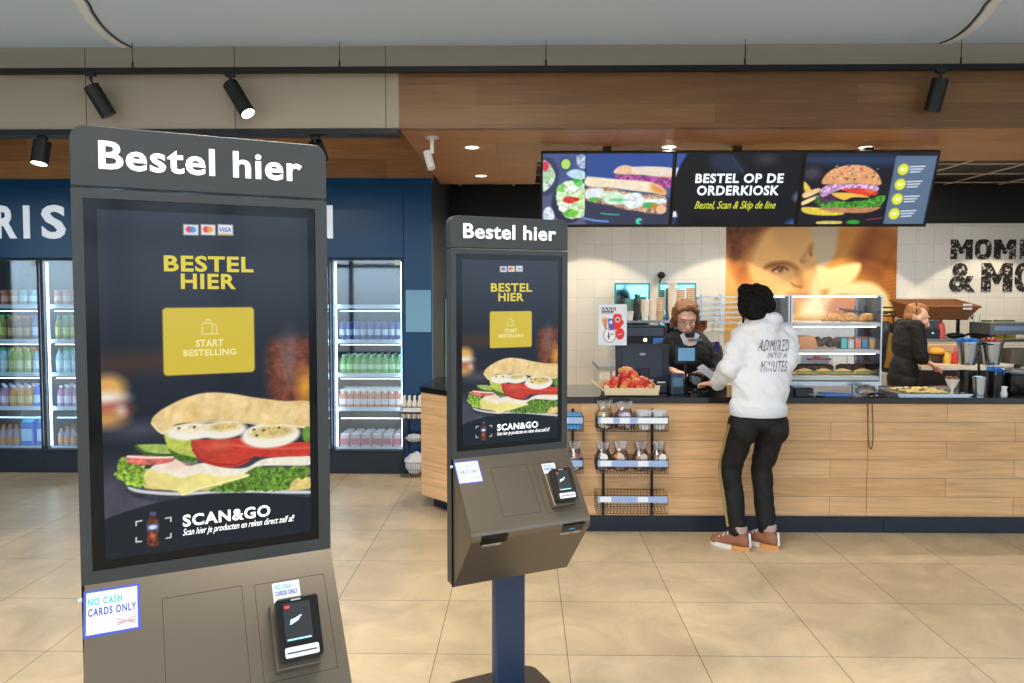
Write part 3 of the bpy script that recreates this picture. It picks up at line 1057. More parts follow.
kiosk_far = dup(kiosk, K2_LOC, K2_YAW, 'smaller-looking second self-order kiosk on a blue post, in front of the counter end', scale=(1, 1, 1))
tag(kiosk, group='self-order kiosks'); tag(kiosk_far, group='self-order kiosks')
# ================================================================ light tracks and spots
TY, TZ = 4.79, 3.026
TR = thing('light_track', 'long black light track hung below the pale ceiling', 'light track', (0, TY, TZ))
MB().box(-6, -.018, 0, 6, .018, .034).build('rail', black, TR)
for px in (132.5, 339.5, 546, 745, 961):
    x = P(px, 60, TY).x
    MB().cyl((x, 0, .034), (x, 0, CEIL - TZ), .0022, n=6).cyl((x, 0, .034), (x, 0, .075), .006, n=8).build('hanger_rod', black, TR)
face_on = mat('spot_lens', (255, 250, 235), .3, emit=(255, 248, 230), es=6)
face_off = mat('spot_dark_lens', (30, 30, 32), .2)
black2 = mat('spot_black', (18, 20, 24), .5)


def track_spot(pt, pb, ya, dy, zrail, label, lit, dia=.095, group='black track spotlights', name='track_spotlight', col=None):
    a, b_ = P(pt[0], pt[1], ya), P(pb[0], pb[1], ya + dy)
    c = col or black2
    t = thing(name, label, 'spotlight', (a.x, a.y, zrail), group=group)
    d = (b_ - a).normalized(); o0 = t.location
    body = MB().cyl(a - o0, b_ - o0, dia / 2, n=28)
    body.build('lamp_body', c, t, smooth=40)
    MB().cyl(b_ - o0 + d * .0005, b_ - o0 + d * .002, dia / 2 * .86, n=28).build('lens', face_on if lit else face_off, t)
    m_ = (a * .72 + b_ * .28) - o0
    MB().box(-.03, -.012, -.022, .03, .012, 0).build('adapter', c, t)
    MB().cyl((0, 0, -.022), (0, 0, -.045), .010, n=10).tube([(0, 0, -.045), (m_.x * .4, m_.y * .4 , m_.z * .5), tuple(m_)], .007, 8).build('arm', c, t, smooth=50)
    if lit:
        spot('spot_beam', b_ + d * .02, b_ + d * 2, 18, 46, .5, (1, .9, .75), .03)
    return t


def spot(name, loc, target, power, size=60, blend=0.4, col=(1.0, 0.86, 0.68), r=0.03):
    l = bpy.data.lights.new(name, 'SPOT'); l.energy = power; l.spot_size = R(size); l.spot_blend = blend; l.color = col; l.shadow_soft_size = r
    o = bpy.data.objects.new(name, l); COL.objects.link(o); o.location = loc
    o.rotation_euler = (Vector(target) - Vector(loc)).to_track_quat('-Z', 'Y').to_euler()
    return o


track_spot((91, 86), (109, 115.5), 4.76, .04, TZ, 'black track spotlight above the left part of the large kiosk header', False)
track_spot((230.5, 84.5), (248, 113.5), 4.79, -.06, TZ, 'black track spotlight with lit lens above the right half of the large kiosk header', True)
track_spot((940.5, 79), (932, 111), 4.77, .03, TZ, 'black track spotlight at the right above the menu screens', False)
track_spot((42.5, 142), (39, 163.5), 4.93, -.03, 2.665, 'black spotlight with lit lens under the beige fascia, left of the large kiosk', True, .105)
track_spot((315, 142), (322, 160), 4.93, .08, 2.665, 'black spotlight under the beige fascia peeping over the large kiosk header', False, .09)
q = PZ(432, 137, 2.70)
wp = mat('white_paint', (220, 222, 224), .4)
t = thing('ceiling_spotlight', 'white bracket spotlight at the left edge of the oak soffit', 'spotlight', (q.x, q.y, 2.70))
MB().cyl((0, 0, -.012), (0, 0, -.0005), .045, n=20).build('mount', wp, t)
MB().cyl((0, 0, -.012), (.0, 0, -.11), .014, n=12).build('stem', wp, t)
a, b_ = P(427, 152, q.y + .02) - t.location, P(431.5, 168.5, q.y - .02) - t.location
MB().tube([(0, 0, -.10), (a.x * .5, a.y * .5, -.10), tuple(a * .6 + b_ * .4)], .006).build('arm', wp, t)
MB().cyl(a, b_, .027, n=20).build('lamp_body', wp, t, smooth=40)
# ================================================================ menu screens over the counter
scrM = picture_mat('menu_picture', es=1.05, rough=0.25, spec=0.4)
bez = mat('menu_bezel', (12, 12, 14), 0.3)
ztop, zbot = 2.655, 2.135
Yt, Yb = 5.45, 5.63
vdir = Vector((0, Yt - Yb, ztop - zbot)).normalized()
MH = math.hypot(Yt - Yb, ztop - zbot)
xs = [P(541, 152, Yt).x, P(675.5, 152, Yt).x, P(805.5, 152, Yt).x, P(940, 153, Yt).x]
xs[3] = 2.95
MP = Plane((0, Yb, zbot), (1, 0, 0), vdir)
wt = mat('menu_white', (0, 0, 0), 0.4, emit=(235, 245, 255), es=1.3)
ye = mat('menu_yellow', (0, 0, 0), 0.4, emit=(206, 214, 60), es=1.0)
labels = ['leftmost hanging menu screen showing a salad and a sandwich', 'middle hanging menu screen with white kiosk ordering text', 'rightmost hanging menu screen showing a burger and an info column']
screens = []
for k in range(3):
    x0, x1 = xs[k] + 0.001, xs[k + 1] - 0.001
    M = frame_matrix((0, Yb, zbot), (1, 0, 0), vdir)
    t = thing('menu_screen', labels[k], 'screen', (0, 0, 0), group='menu screens over the counter')
    mb = MB().prism([(x0, 0), (x1, 0), (x1, MH), (x0, MH)], -0.05, -0.001)
    mb.move(M)
    mb.build('casing', bez, t, bevel=0.003)
    e = 0.014
    cv = Canvas(230, 128, x0 + e, e + .008, x1 - e, MH - e, (30, 40, 58))
    if k == 0:
        def S(*p): return [MP.ab(530 + x / 6.83, 140 + y / 6.83) for x, y in p]
        def SE(x, y, rx, ry):
            a, b, c = S((x, y), (x + rx, y), (x, y + ry)); return a[0], a[1], abs(b[0] - a[0]), abs(c[1] - a[1])
        cv.c[:] = (72, 88, 138)
        cv.poly(S((385, 90), (980, 90), (980, 330), (385, 330)), (48, 78, 150), smooth=False)
        cv.poly(S((385, 395), (980, 395), (980, 620), (370, 620)), (52, 58, 84), smooth=False)
        cv.poly(S((80, 250), (385, 300), (385, 620), (80, 620)), (88, 94, 130), smooth=False)
        cv.ell(*SE(110, 250, 90, 130), (60, 66, 96))
        cv.poly(S((85, 150), (130, 160), (170, 230), (160, 290), (110, 345), (85, 330)), (190, 210, 200), var=0.3, cell=0.02)
        cv.ell(*SE(105, 180, 24, 34), (214, 60, 80)); cv.ell(*SE(125, 245, 26, 34), (150, 200, 120), alpha=.7)
        cv.ell(*SE(265, 430, 118, 140), (44, 50, 78))
        cv.poly(S((180, 350), (230, 290), (300, 280), (370, 310), (372, 500), (320, 535), (250, 530), (190, 450)), (206, 232, 190), var=0.25, cell=0.02, wob=0.008, wcell=0.02)
        for q, c_ in (((220, 330, 34, 26), (120, 200, 90)), ((330, 280, 30, 40), (90, 190, 90)), ((280, 500, 50, 28), (110, 200, 70)), ((350, 400, 26, 50), (190, 230, 160)), ((270, 410, 45, 24), (226, 60, 60)), ((310, 405, 30, 14), (200, 60, 40)), ((280, 330, 50, 24), (238, 246, 230)), ((230, 460, 30, 30), (240, 246, 240))):
            cv.ell(*SE(*q), c_, var=0.25, cell=0.02)
        cv.ell(*SE(245, 165, 40, 44), (50, 60, 90)); cv.ell(*SE(245, 165, 32, 35), (176, 224, 110))
        cv.poly(S((250, 225), (310, 200), (375, 220), (375, 265), (290, 260)), (190, 224, 240), var=0.1)
        cv.poly(S((320, 110), (378, 110), (378, 190), (330, 180)), (176, 190, 220), var=0.3, cell=0.02)
        cv.poly(S((95, 480), (130, 455), (160, 490), (160, 545), (95, 545)), (214, 224, 240), var=0.2)
        cv.line(S((382, 90), (378, 560)), 0.004, (30, 34, 48))
        # sandwich at the back, then the front one
        cv.poly(S((585, 240), (700, 240), (860, 250), (980, 250), (980, 320), (800, 320), (620, 270)), (170, 80, 150), var=0.4, cell=0.02)
        cv.poly(S((572, 212), (610, 180), (660, 172), (720, 185), (850, 182), (980, 196), (980, 250), (860, 250), (760, 238), (640, 236), (585, 230)), (236, 196, 160), var=0.1)
        cv.poly(S((700, 185), (850, 182), (980, 196), (980, 240), (740, 232)), (232, 226, 220), alpha=.7)
        cv.poly(S((385, 330), (500, 320), (700, 360), (900, 380), (930, 420), (930, 480), (880, 505), (760, 490), (640, 470), (520, 440), (385, 410)), (186, 150, 120), var=0.35, cell=0.02, wob=.006)
        cv.poly(S((385, 340), (490, 330), (500, 380), (470, 400), (385, 400)), (226, 232, 240), var=0.1)
        cv.poly(S((490, 360), (570, 350), (640, 370), (690, 420), (620, 440), (520, 430)), (208, 232, 210), var=0.15)
        cv.poly(S((640, 380), (740, 360), (790, 400), (920, 400), (920, 430), (800, 440), (700, 470), (640, 440)), (226, 236, 240), var=0.15)
        cv.ell(*SE(440, 405, 40, 14), (90, 180, 80)); cv.ell(*SE(600, 410, 60, 12), (90, 200, 120), alpha=.8)
        cv.poly(S((780, 430), (860, 430), (860, 460), (780, 462)), (80, 170, 90)); cv.ell(*SE(850, 450, 14, 20), (220, 120, 50))
        cv.ell(*SE(895, 475, 36, 30), (236, 190, 150))
        cv.poly(S((385, 255), (430, 252), (600, 268), (740, 278), (830, 290), (900, 320), (930, 355), (915, 375), (830, 360), (700, 345), (540, 325), (385, 312)), (240, 226, 196), var=0.06)
        cv.poly(S((830, 300), (890, 318), (928, 355), (900, 370), (840, 350)), (226, 150, 84), soft=.02)
        cv.line(S((485, 500), (540, 508), (605, 510)), 0.005, (60, 160, 150))
        cv.line(S((372, 535), (440, 550), (530, 556)), 0.008, (90, 140, 210))
        cv.ell(*SE(745, 555, 24, 22), (70, 216, 170)); cv.ell(*SE(760, 560, 14, 10), (50, 60, 90))
    if k == 1:
        cv.c[:] = (16, 22, 32)
        def S(*p): return [MP.ab(670 + x / 6.83, 140 + y / 6.83) for x, y in p]
        def SE(x, y, rx, ry):
            a, b, c = S((x, y), (x + rx, y), (x, y + ry)); return a[0], a[1], abs(b[0] - a[0]), abs(c[1] - a[1])
        cv.poly(S((40, 90), (120, 90), (60, 190), (35, 260)), (54, 84, 160), smooth=False)
        cv.poly(S((35, 190), (60, 190), (40, 250), (30, 250)), (226, 230, 240), smooth=False)
        cv.poly(S((60, 500), (30, 590), (-10, 590), (-10, 480)), (40, 56, 110), smooth=False)
        cv.poly(S((5, 495), (40, 485), (48, 525), (8, 528)), (226, 232, 240), smooth=False)
        cv.line(S((420, 110), (500, 220)), 0.006, (60, 84, 120), alpha=.7); cv.poly(S((290, 95), (420, 95), (500, 220), (300, 200)), (40, 54, 78), soft=.03, alpha=.8)
        cv.ell(*SE(660, 130, 60, 30), (90, 90, 84), soft=.03, alpha=.6)
        cv.poly(S((800, 560), (850, 540), (850, 590), (790, 590)), (40, 90, 150), soft=.02)
        cv.ell(*SE(870, 390, 30, 30), (120, 140, 170), soft=.02, alpha=.7)
    if k == 2:
        def S(*p): return [MP.ab(790 + x / 6.02, 140 + y / 6.02) for x, y in p]
        def SE(x, y, rx, ry):
            a, b, c = S((x, y), (x + rx, y), (x, y + ry)); return a[0], a[1], abs(b[0] - a[0]), abs(c[1] - a[1])
        cv.c[:] = (26, 26, 38)
        cv.poly(S((100, 95), (620, 95), (620, 150), (100, 140)), (38, 60, 96), soft=.03)
        cv.ell(*SE(135, 200, 50, 36), (86, 76, 92), soft=.02, alpha=.7)
        for p, c_ in ((((85, 250), (120, 285), (130, 320), (90, 310)), (230, 190, 80)), (((80, 320), (170, 290), (180, 310), (90, 350)), (240, 200, 150)), (((75, 370), (160, 335), (165, 350), (80, 392)), (246, 214, 160)), (((75, 405), (200, 410), (310, 430), (315, 450), (200, 455), (90, 440)), (224, 200, 80)), (((165, 490), (300, 488), (300, 505), (180, 512)), (214, 200, 110))):
            cv.poly(S(*p), c_, var=.1)
        cv.poly(S((200, 400), (520, 400), (520, 420), (430, 440), (230, 430)), (190, 130, 92), var=.1)
        cv.poly(S((155, 340), (240, 360), (400, 370), (560, 335), (560, 380), (500, 405), (300, 405), (180, 400)), (70, 140, 50), var=.5, cell=.015, wob=.008, wcell=.015)
        cv.ell(*SE(225, 355, 60, 24), (80, 50, 90), alpha=.8)
        cv.poly(S((250, 320), (400, 320), (480, 345), (380, 345), (320, 362)), (236, 190, 80))
        cv.poly(S((300, 290), (460, 290), (530, 310), (500, 335), (380, 320)), (222, 60, 50), var=.2)
        cv.ell(*SE(490, 300, 34, 20), (236, 110, 50))
        cv.poly(S((180, 310), (230, 270), (330, 262), (500, 268), (535, 290), (520, 305), (420, 290), (300, 300), (200, 342)), (206, 160, 206), var=.45, cell=.015)
        bmm = cv.poly(S((192, 262), (210, 215), (270, 170), (370, 150), (460, 158), (520, 195), (548, 245), (535, 272), (400, 262), (250, 266)), (226, 160, 110), var=.08)
        rr = random.Random(2)
        for _ in range(70):
            x, y = rr.uniform(240, 530), rr.uniform(155, 240)
            cv.ell(*SE(x, y, 3.4, 2.6), (236, 220, 190) if rr.random() < .5 else (60, 44, 60))
        cv.ell(*SE(380, 495, 40, 14), (50, 160, 60)); cv.line(S((460, 480), (550, 470)), 0.006, (120, 40, 50))
        cv.poly(S((640, 95), (888, 95), (800, 508), (560, 508)), (92, 112, 140), smooth=False)
        for (x, y) in ((682, 177), (664, 267), (646, 356), (627, 444)):
            cv.ell(*SE(x, y, 33, 34), (220, 228, 60)); cv.ell(*SE(x, y, 18, 10), (244, 246, 200))
            for j in range(3):
                cv.line(S((x + 42, y - 16 + j * 16), (x + 130 - j * 14, y - 19 + j * 16)), 0.0045, (214, 222, 234))
    p = cv.mesh('screen', M, scrM, t)
    if k == 1:
        Mt = M @ Matrix.Translation((0, 0, 0.0008))
        letters('lettering', 'BESTEL OP DE', tofrom(MP, (695.5, 173.5, 783.5, 183)), Mt, wt, p, 0.05, depth=.002)
        letters('lettering', 'ORDERKIOSK', tofrom(MP, (697, 185.5, 779, 195.3)), Mt, wt, p, 0.05, depth=.002)
        letters('lettering', 'Bestel, Scan & Skip de line', tofrom(MP, (694.5, 201, 775.5, 211)), Mt, ye, p, 0.01, shear=.4, depth=.002)
    screens.append(t)
    # steel hanger from the soffit
    xm = (x0 + x1) / 2
    MB().box(xm - 0.12, Yt + 0.06, 2.61, xm + 0.12, Yt + 0.09, 2.67).box(xm - .03, Yt + .06, 2.65, xm + .03, Yt + .1, 2.6999).build('hanger', bez, t)
# ================================================================ glazed fridges and the drinks in them
def clear_mat(name, tint=(255, 255, 255), refl=0.1, rough=0.03, tr=0.97):
    m = bpy.data.materials.new(name)
    m.use_nodes = True
    nt = m.node_tree; nt.nodes.clear()
    o = nt.nodes.new('ShaderNodeOutputMaterial'); mx = nt.nodes.new('ShaderNodeMixShader')
    t = nt.nodes.new('ShaderNodeBsdfTransparent'); gl = nt.nodes.new('ShaderNodeBsdfGlossy')
    t.inputs[0].default_value = tuple(x * tr for x in lin(tint)[:3]) + (1,)
    gl.inputs['Roughness'].default_value = rough
    lw_ = nt.nodes.new('ShaderNodeFresnel'); lw_.inputs['IOR'].default_value = 1.5
    mr = nt.nodes.new('ShaderNodeMath'); mr.operation = 'MULTIPLY_ADD'; mr.inputs[1].default_value = 1.0; mr.inputs[2].default_value = refl
    nt.links.new(lw_.outputs[0], mr.inputs[0]); nt.links.new(mr.outputs[0], mx.inputs[0])
    nt.links.new(t.outputs[0], mx.inputs[1]); nt.links.new(gl.outputs[0], mx.inputs[2]); nt.links.new(mx.outputs[0], o.inputs[0])
    return m


door_glass = clear_mat('door_glass', (236, 248, 255), 0.07)
case_glass = clear_mat('case_glass', (253, 254, 255), -0.02, tr=1.0)
led = mat('led_strip', (230, 245, 255), .4, emit=(215, 238, 255), es=14.0)
shelf_fill = mat('shelf_fill_glow', (230, 245, 255), .4, emit=(215, 238, 255), es=6.0)
fr_in = mat('fridge_inside', (44, 58, 74), .5)
shelf_m = mat('shelf_white', (214, 222, 230), .35)
rail_m = mat('price_rail', (232, 238, 244), .35)
fdark = mat('fridge_frame', (20, 26, 34), .35)
SHZ = [1.53, 1.21, 0.90, 0.585, 0.215]
FB = 7.50


def make_fridge():
    t = thing('display_fridge', 'tmp', 'fridge')
    x0, x1 = -BAY + 0.006, -0.006
    mb = MB()
    mb.box(x0, WY + 0.08, 0.2, x0 + .012, FB, 1.96).box(x1 - .012, WY + 0.08, 0.2, x1, FB, 1.96)
    mb.box(x0, FB, 0.2, x1, FB + .02, 1.96).box(x0, WY + 0.08, 1.95, x1, FB, 1.968).box(x0, WY + .08, .19, x1, FB, .21)
    mb.build('cabinet', fr_in, t)
    MB().box(-BAY + .001, WY - .002, 0.0, -0.001, WY + .03, 0.192).build('plinth', navy2, t)
    for i, z in enumerate(SHZ):
        s = MB().box(x0 + .014, WY + .10, z - .012, x1 - .014, FB - .03, z).build('shelf', shelf_m, t)
        if i:
            MB().box(x0 + .05, WY + .12, z + .27, x1 - .05, WY + .135, z + .276).build('glow_strip', shelf_fill, t)  # glowing strip added under the shelf above to brighten the drinks
        MB().box(x0 + .014, WY + .085, z - .022, x1 - .014, WY + .099, z + .014).build('price_rail', rail_m, s)
    for x in (x0 + .02, x1 - .03):
        MB().box(x, WY + .062, .24, x + .010, WY + .078, 1.93).build('glow_strip', led, t)
    fw = 0.016
    d = MB().box(x0, WY, .2, x0 + fw, WY + .03, 1.96).box(x1 - fw, WY, .2, x1, WY + .03, 1.96).box(x0 + fw, WY, .2, x1 - fw, WY + .03, .2 + fw).box(x0 + fw, WY, 1.96 - fw, x1 - fw, WY + .03, 1.96).build('door', fdark, t)
    MB().box(x0 + fw, WY + .010, .2 + fw, x1 - fw, WY + .016, 1.96 - fw).build('door_glass', door_glass, d)
    MB().box(x1 - .075, WY - .004, 1.90, x1 - .02, WY - .0005, 1.945).build('door_tag', mat('pale_tag', (196, 222, 232), .4), d)
    return t


fnames = ['display fridge at the right end, between the large kiosk and the blue wall edge', 'display fridge just peeping past the right edge of the large kiosk', 'display fridge hidden behind the middle of the large kiosk', 'display fridge hidden behind the left half of the large kiosk', 'display fridge directly left of the large kiosk', 'leftmost display fridge, cut by the picture edge']
f0 = make_fridge()
fr_list = []
for k in range(NB):
    o = f0 if k == 0 else dup(f0)
    o.location = (FR - k * BAY, 0, 0)
    o['label'] = fnames[k]; o['group'] = 'display fridges in the blue wall'
    fr_list.append(o)


def pm(c, rough=0.3):
    return mat('drink_%d_%d_%d' % tuple(c), c, rough)


def bottle_mesh(kind, body, label, cap, h, r):
    mb = MB()
    if kind == 'bottle':
        mb.lathe([(r * .9, 0), (r, .01), (r, h * .2)], n=12, m=0)
        mb.lathe([(r * 1.01, h * .2), (r * 1.01, h * .52)], n=12, m=1)
        mb.lathe([(r, h * .52), (r, h * .6), (r * .75, h * .74), (r * .38, h * .86), (r * .36, h * .9)], n=12, m=0)
        mb.lathe([(r * .44, h * .9), (r * .44, h), (0.0001, h)], n=12, m=2)
    elif kind == 'can':
        mb.lathe([(r * .8, 0), (r, h * .05), (r, h * .9), (r * .82, h)], n=12, m=0)
        mb.lathe([(r * 1.01, h * .3), (r * 1.01, h * .62)], n=12, m=1)
        mb.lathe([(r * .82, h), (r * .8, h * .985), (0.0001, h * .985)], n=12, m=2)
    elif kind == 'carton':
        mb.box(-r, -r, 0, r, r, h * .72, 0)
        mb.box(-r * 1.01, -r * 1.01, h * .2, r * 1.01, r * 1.01, h * .5, 1)
        mb.prism([(-r, h * .72), (r, h * .72), (0, h * .92)], -r, r, 'x', 0)
        mb.box(-r, -.003, h * .9, r, .003, h, 2)
        mb.cyl((0, -r * .5, h * .8), (0, -r * .75, h * .92), r * .35, n=8, m=2)
    elif kind == 'pouch':
        mb.lathe([(r * .95, 0), (r, h * .15), (r * .95, h * .5), (r * .7, h * .8), (r * .25, h * .88)], n=12, m=0, sy=.7)
        mb.lathe([(r * 1.0, h * .25), (r * .98, h * .5)], n=12, m=1, sy=.72)
        mb.lathe([(r * .35, h * .86), (r * .35, h), (0.0001, h)], n=10, m=2)
    elif kind == 'pack':
        mb.prism(rrect(-r, -r * .8, r, r * .8, r * .2, 3), 0, h * .9, 'z', 0)
        mb.prism(rrect(-r * .8, -r * .6, r * .8, r * .6, r * .2, 3), h * .9, h, 'z', 2)
        mb.box(-r * .85, -r * .81, h * .2, r * .85, -r * .8, h * .65, 1)
    return mb


PROTO = {}


def product(kind, name, body, label, cap, h, r):
    key = (kind, name, body, label, cap, h, r)
    if key not in PROTO:
        o = bottle_mesh(kind, body, label, cap, h, r).build(name, [pm(body), pm(label), pm(cap)], smooth=40)
        PROTO[key] = [o, False]
    p = PROTO[key]
    if not p[1]:
        p[1] = True
        return p[0]
    c = p[0].copy(); COL.objects.link(c)
    return c


def stock(bay, shelf, specs, cols, rows, pitch_y, label, group, cat, xa=0.04, xb=None, jitter=0.004):
    """specs: one product per column (cycled)"""
    x0 = FR - (bay + 1) * BAY
    xb = BAY - 0.04 if xb is None else xb
    for i in range(cols):
        sp = specs[i * len(specs) // cols]
        for j in range(rows):
            o = product(*sp[:7])
            r = sp[6]
            x = x0 + xa + r + (xb - xa - 2 * r) * (i / max(1, cols - 1))
            o.location = (x + random.uniform(-1, 1) * jitter * .3, WY + .125 + r + j * pitch_y, SHZ[shelf])
            o.rotation_euler = (0, 0, random.uniform(-.3, .3) if sp[0] in ('bottle', 'can') else 0)
            lab, g_, ct = (sp[7], sp[8], sp[9]) if len(sp) > 7 else (label, group, cat)
            tag(o, lab, ct, g_)


A = 'the fridge at the right end'
def G(d, shelfname, where): return ('%s, %s shelf of %s' % (d, shelfname, where), '%s, %s shelf, %s' % (d, shelfname, where))
def kind_spec(spec, desc, cat, sh, where):
    l, g_ = G(desc, sh, where)
    return spec + (l, g_, cat)


R0 = A
stock(0, 1, [kind_spec(('can', 'drink_can', (52, 76, 150), (214, 220, 236), (226, 230, 238), .17, .029), 'blue and white drink can', 'can', 'second', R0)], 9, 4, .075, '', '', '')
stock(0, 2, [kind_spec(('pouch', 'juice_bottle', (104, 172, 74), (196, 226, 160), (210, 236, 200), .18, .031), 'green juice bottle with pale cap', 'bottle', 'third', R0)], 9, 4, .075, '', '', '')
stock(0, 3, [kind_spec(('carton', 'drink_carton', (220, 130, 96), (240, 214, 214), (246, 240, 236), .17, .029), 'orange and pink drink carton', 'carton', 'fourth', R0)], 9, 4, .075, '', '', '')
stock(0, 4, [kind_spec(('pack', 'snack_pack', (226, 178, 172), (196, 92, 110), (244, 238, 240), .13, .045), 'pink and white snack pack', 'pack', 'bottom', R0)], 6, 3, .1, '', '', '')
R1 = 'the fridge left of the large kiosk'
R2 = 'the leftmost fridge'
for bay, wh in ((4, R1), (5, R2)):
    stock(bay, 0, [kind_spec(('can', 'drink_can', (214, 112, 74), (244, 190, 150), (236, 236, 240), .15, .033), 'orange can', 'can', 'top', wh),
                   kind_spec(('can', 'drink_can', (106, 172, 176), (220, 240, 240), (236, 236, 240), .15, .033), 'pale teal can', 'can', 'top', wh)], 7, 2, .09, '', '', '')
    stock(bay, 1, [kind_spec(('bottle', 'juice_bottle', (120, 130, 40), (196, 190, 80), (70, 170, 80), .235, .032), 'olive green bottle with green cap', 'bottle', 'second', wh),
                   kind_spec(('bottle', 'juice_bottle', (132, 74, 36), (206, 160, 110), (226, 120, 50), .225, .032), 'amber bottle with orange cap', 'bottle', 'second', wh),
                   kind_spec(('bottle', 'juice_bottle', (120, 124, 150), (200, 206, 230), (70, 90, 200), .235, .032), 'greyish bottle with blue cap', 'bottle', 'second', wh)], 8, 3, .085, '', '', '')
    stock(bay, 2, [kind_spec(('bottle', 'water_bottle', (170, 206, 210), (226, 236, 240), (40, 160, 90), .235, .032), 'clear bottle with green cap', 'bottle', 'third', wh),
                   kind_spec(('bottle', 'lemonade_bottle', (170, 190, 60), (230, 232, 160), (236, 206, 50), .235, .032), 'lime bottle with yellow cap', 'bottle', 'third', wh),
                   kind_spec(('bottle', 'water_bottle', (150, 176, 186), (222, 226, 232), (206, 50, 44), .235, .032), 'clear bottle with red cap', 'bottle', 'third', wh)], 8, 3, .085, '', '', '')
    stock(bay, 3, [kind_spec(('bottle', 'dairy_bottle', (188, 130, 170), (240, 214, 230), (240, 240, 244), .2, .034), 'lilac bottle with white cap', 'bottle', 'fourth', wh),
                   kind_spec(('bottle', 'juice_bottle', (236, 150, 44), (250, 210, 120), (240, 240, 244), .2, .034), 'orange bottle with white cap', 'bottle', 'fourth', wh),
                   kind_spec(('bottle', 'water_bottle', (50, 110, 206), (206, 226, 246), (90, 160, 230), .22, .034), 'blue water bottle', 'bottle', 'fourth', wh)], 8, 3, .085, '', '', '')
    stock(bay, 4, [kind_spec(('bottle', 'small_bottle', (176, 150, 160), (236, 150, 70), (226, 110, 60), .17, .03), 'small bottle with orange label', 'bottle', 'bottom', wh)], 5, 3, .085, '', '', '', xb=BAY * .52)
    stock(bay, 4, [kind_spec(('pack', 'water_pack', (40, 110, 214), (200, 226, 250), (70, 200, 226), .25, .058), 'large blue and turquoise water pack', 'pack', 'bottom', wh)], 2, 2, .12, '', '', '', xa=BAY * .54)
stock(1, 1, [kind_spec(('can', 'drink_can', (52, 76, 150), (214, 220, 236), (226, 230, 238), .17, .029), 'blue and white drink can', 'can', 'second', 'the fridge behind the kiosk edge')], 2, 3, .075, '', '', '', xa=BAY - .16)
stock(1, 2, [kind_spec(('can', 'drink_can', (90, 100, 110), (200, 206, 214), (226, 230, 238), .17, .029), 'grey drink can', 'can', 'third', 'the fridge behind the kiosk edge')], 2, 3, .075, '', '', '', xa=BAY - .16)
stock(1, 3, [kind_spec(('carton', 'drink_carton', (130, 100, 160), (214, 200, 230), (246, 240, 236), .17, .029), 'purple drink carton', 'carton', 'fourth', 'the fridge behind the kiosk edge')], 2, 3, .075, '', '', '', xa=BAY - .16)
# ================================================================ service counter
oak_front = plank_mat('oak_counter', (222, 178, 132), (206, 158, 110), 'XZ', 1.25, 0.1285, shift=(0.4, 0.004), msize=0.0012)
oak_end = plank_mat('oak_counter_end', (226, 184, 138), (216, 170, 122), 'YZ', 1.8, 0.42, shift=(0.1, 0.1), msize=0.001)
stone = mat('black_stone', (22, 23, 27), 0.12, spec=0.6)
plinth_m = mat('plinth_blueblack', (26, 34, 50), 0.35)
CT = 0.94
ct = thing('service_counter', 'long oak plank service counter with black stone top', 'counter', (0, 5.2, 0))
def rel(pts): return [(x, y - 5.2) for x, y in pts]
top = rel([(-0.79, 5.70), (-0.235, 5.155), (8.9, 5.155), (8.9, 5.84), (0.15, 5.84), (0.15, 6.40), (-0.74, 6.40)])
MB().prism(top, CT - 0.042, CT).build('worktop', stone, ct, bevel=0.004)
XS = P(868, 430, 5.175).x
ep = 0.002
MB().prism(rel([(-0.215, 5.175), (XS - ep, 5.175), (XS - ep, 5.82), (0.13, 5.82), (0.13, 6.38), (-0.72, 6.38), (-0.77, 5.71)]), 0.118, CT - 0.043).build('front_panel', oak_front, ct)
MB().prism(rel([(XS + ep, 5.175), (8.88, 5.175), (8.88, 5.82), (XS + ep, 5.82)]), 0.118, CT - 0.043).build('front_panel', oak_front, ct)
MB().prism(rel([(-0.7805, 5.703), (-0.2285, 5.166), (-0.2155, 5.174), (-0.7695, 5.711)]), 0.112, CT - 0.044).build('end_panel', oak_end, ct)
xj = P(884, 525, 5.18).x
MB().prism(rel([(-0.14, 5.185), (xj - .002, 5.185), (xj - .002, 5.79), (0.1, 5.79), (0.1, 6.3), (-0.66, 6.3), (-0.70, 5.80)]), 0, 0.117).build('plinth', plinth_m, ct)
MB().prism(rel([(xj + .002, 5.185), (8.85, 5.185), (8.85, 5.79), (xj + .002, 5.79)]), 0, 0.117).build('plinth', plinth_m, ct)

# cord hanging in a loop from the worktop
q = [P(867.5, 404, 5.14), P(867.8, 425, 5.14), P(868.5, 442, 5.14), P(871, 449, 5.14), P(873, 440, 5.14), P(872.8, 422, 5.14), P(872.2, 404, 5.14)]
tag(MB().tube(spline([tuple(v) for v in q], 6), 0.0035).build('cord', mat('cord_brown', (92, 70, 54), .6), smooth=60), 'thin brown cord hanging in a loop from the counter edge', 'cord')

# ---------------------------------------------------------------- wire racks on the counter front
wire = mat('black_wire', (24, 28, 38), .4, metal=.4)
strip_m = mat('strip_blue', (150, 176, 220), .4)
strip_w = mat('strip_white', (228, 232, 240), .4)


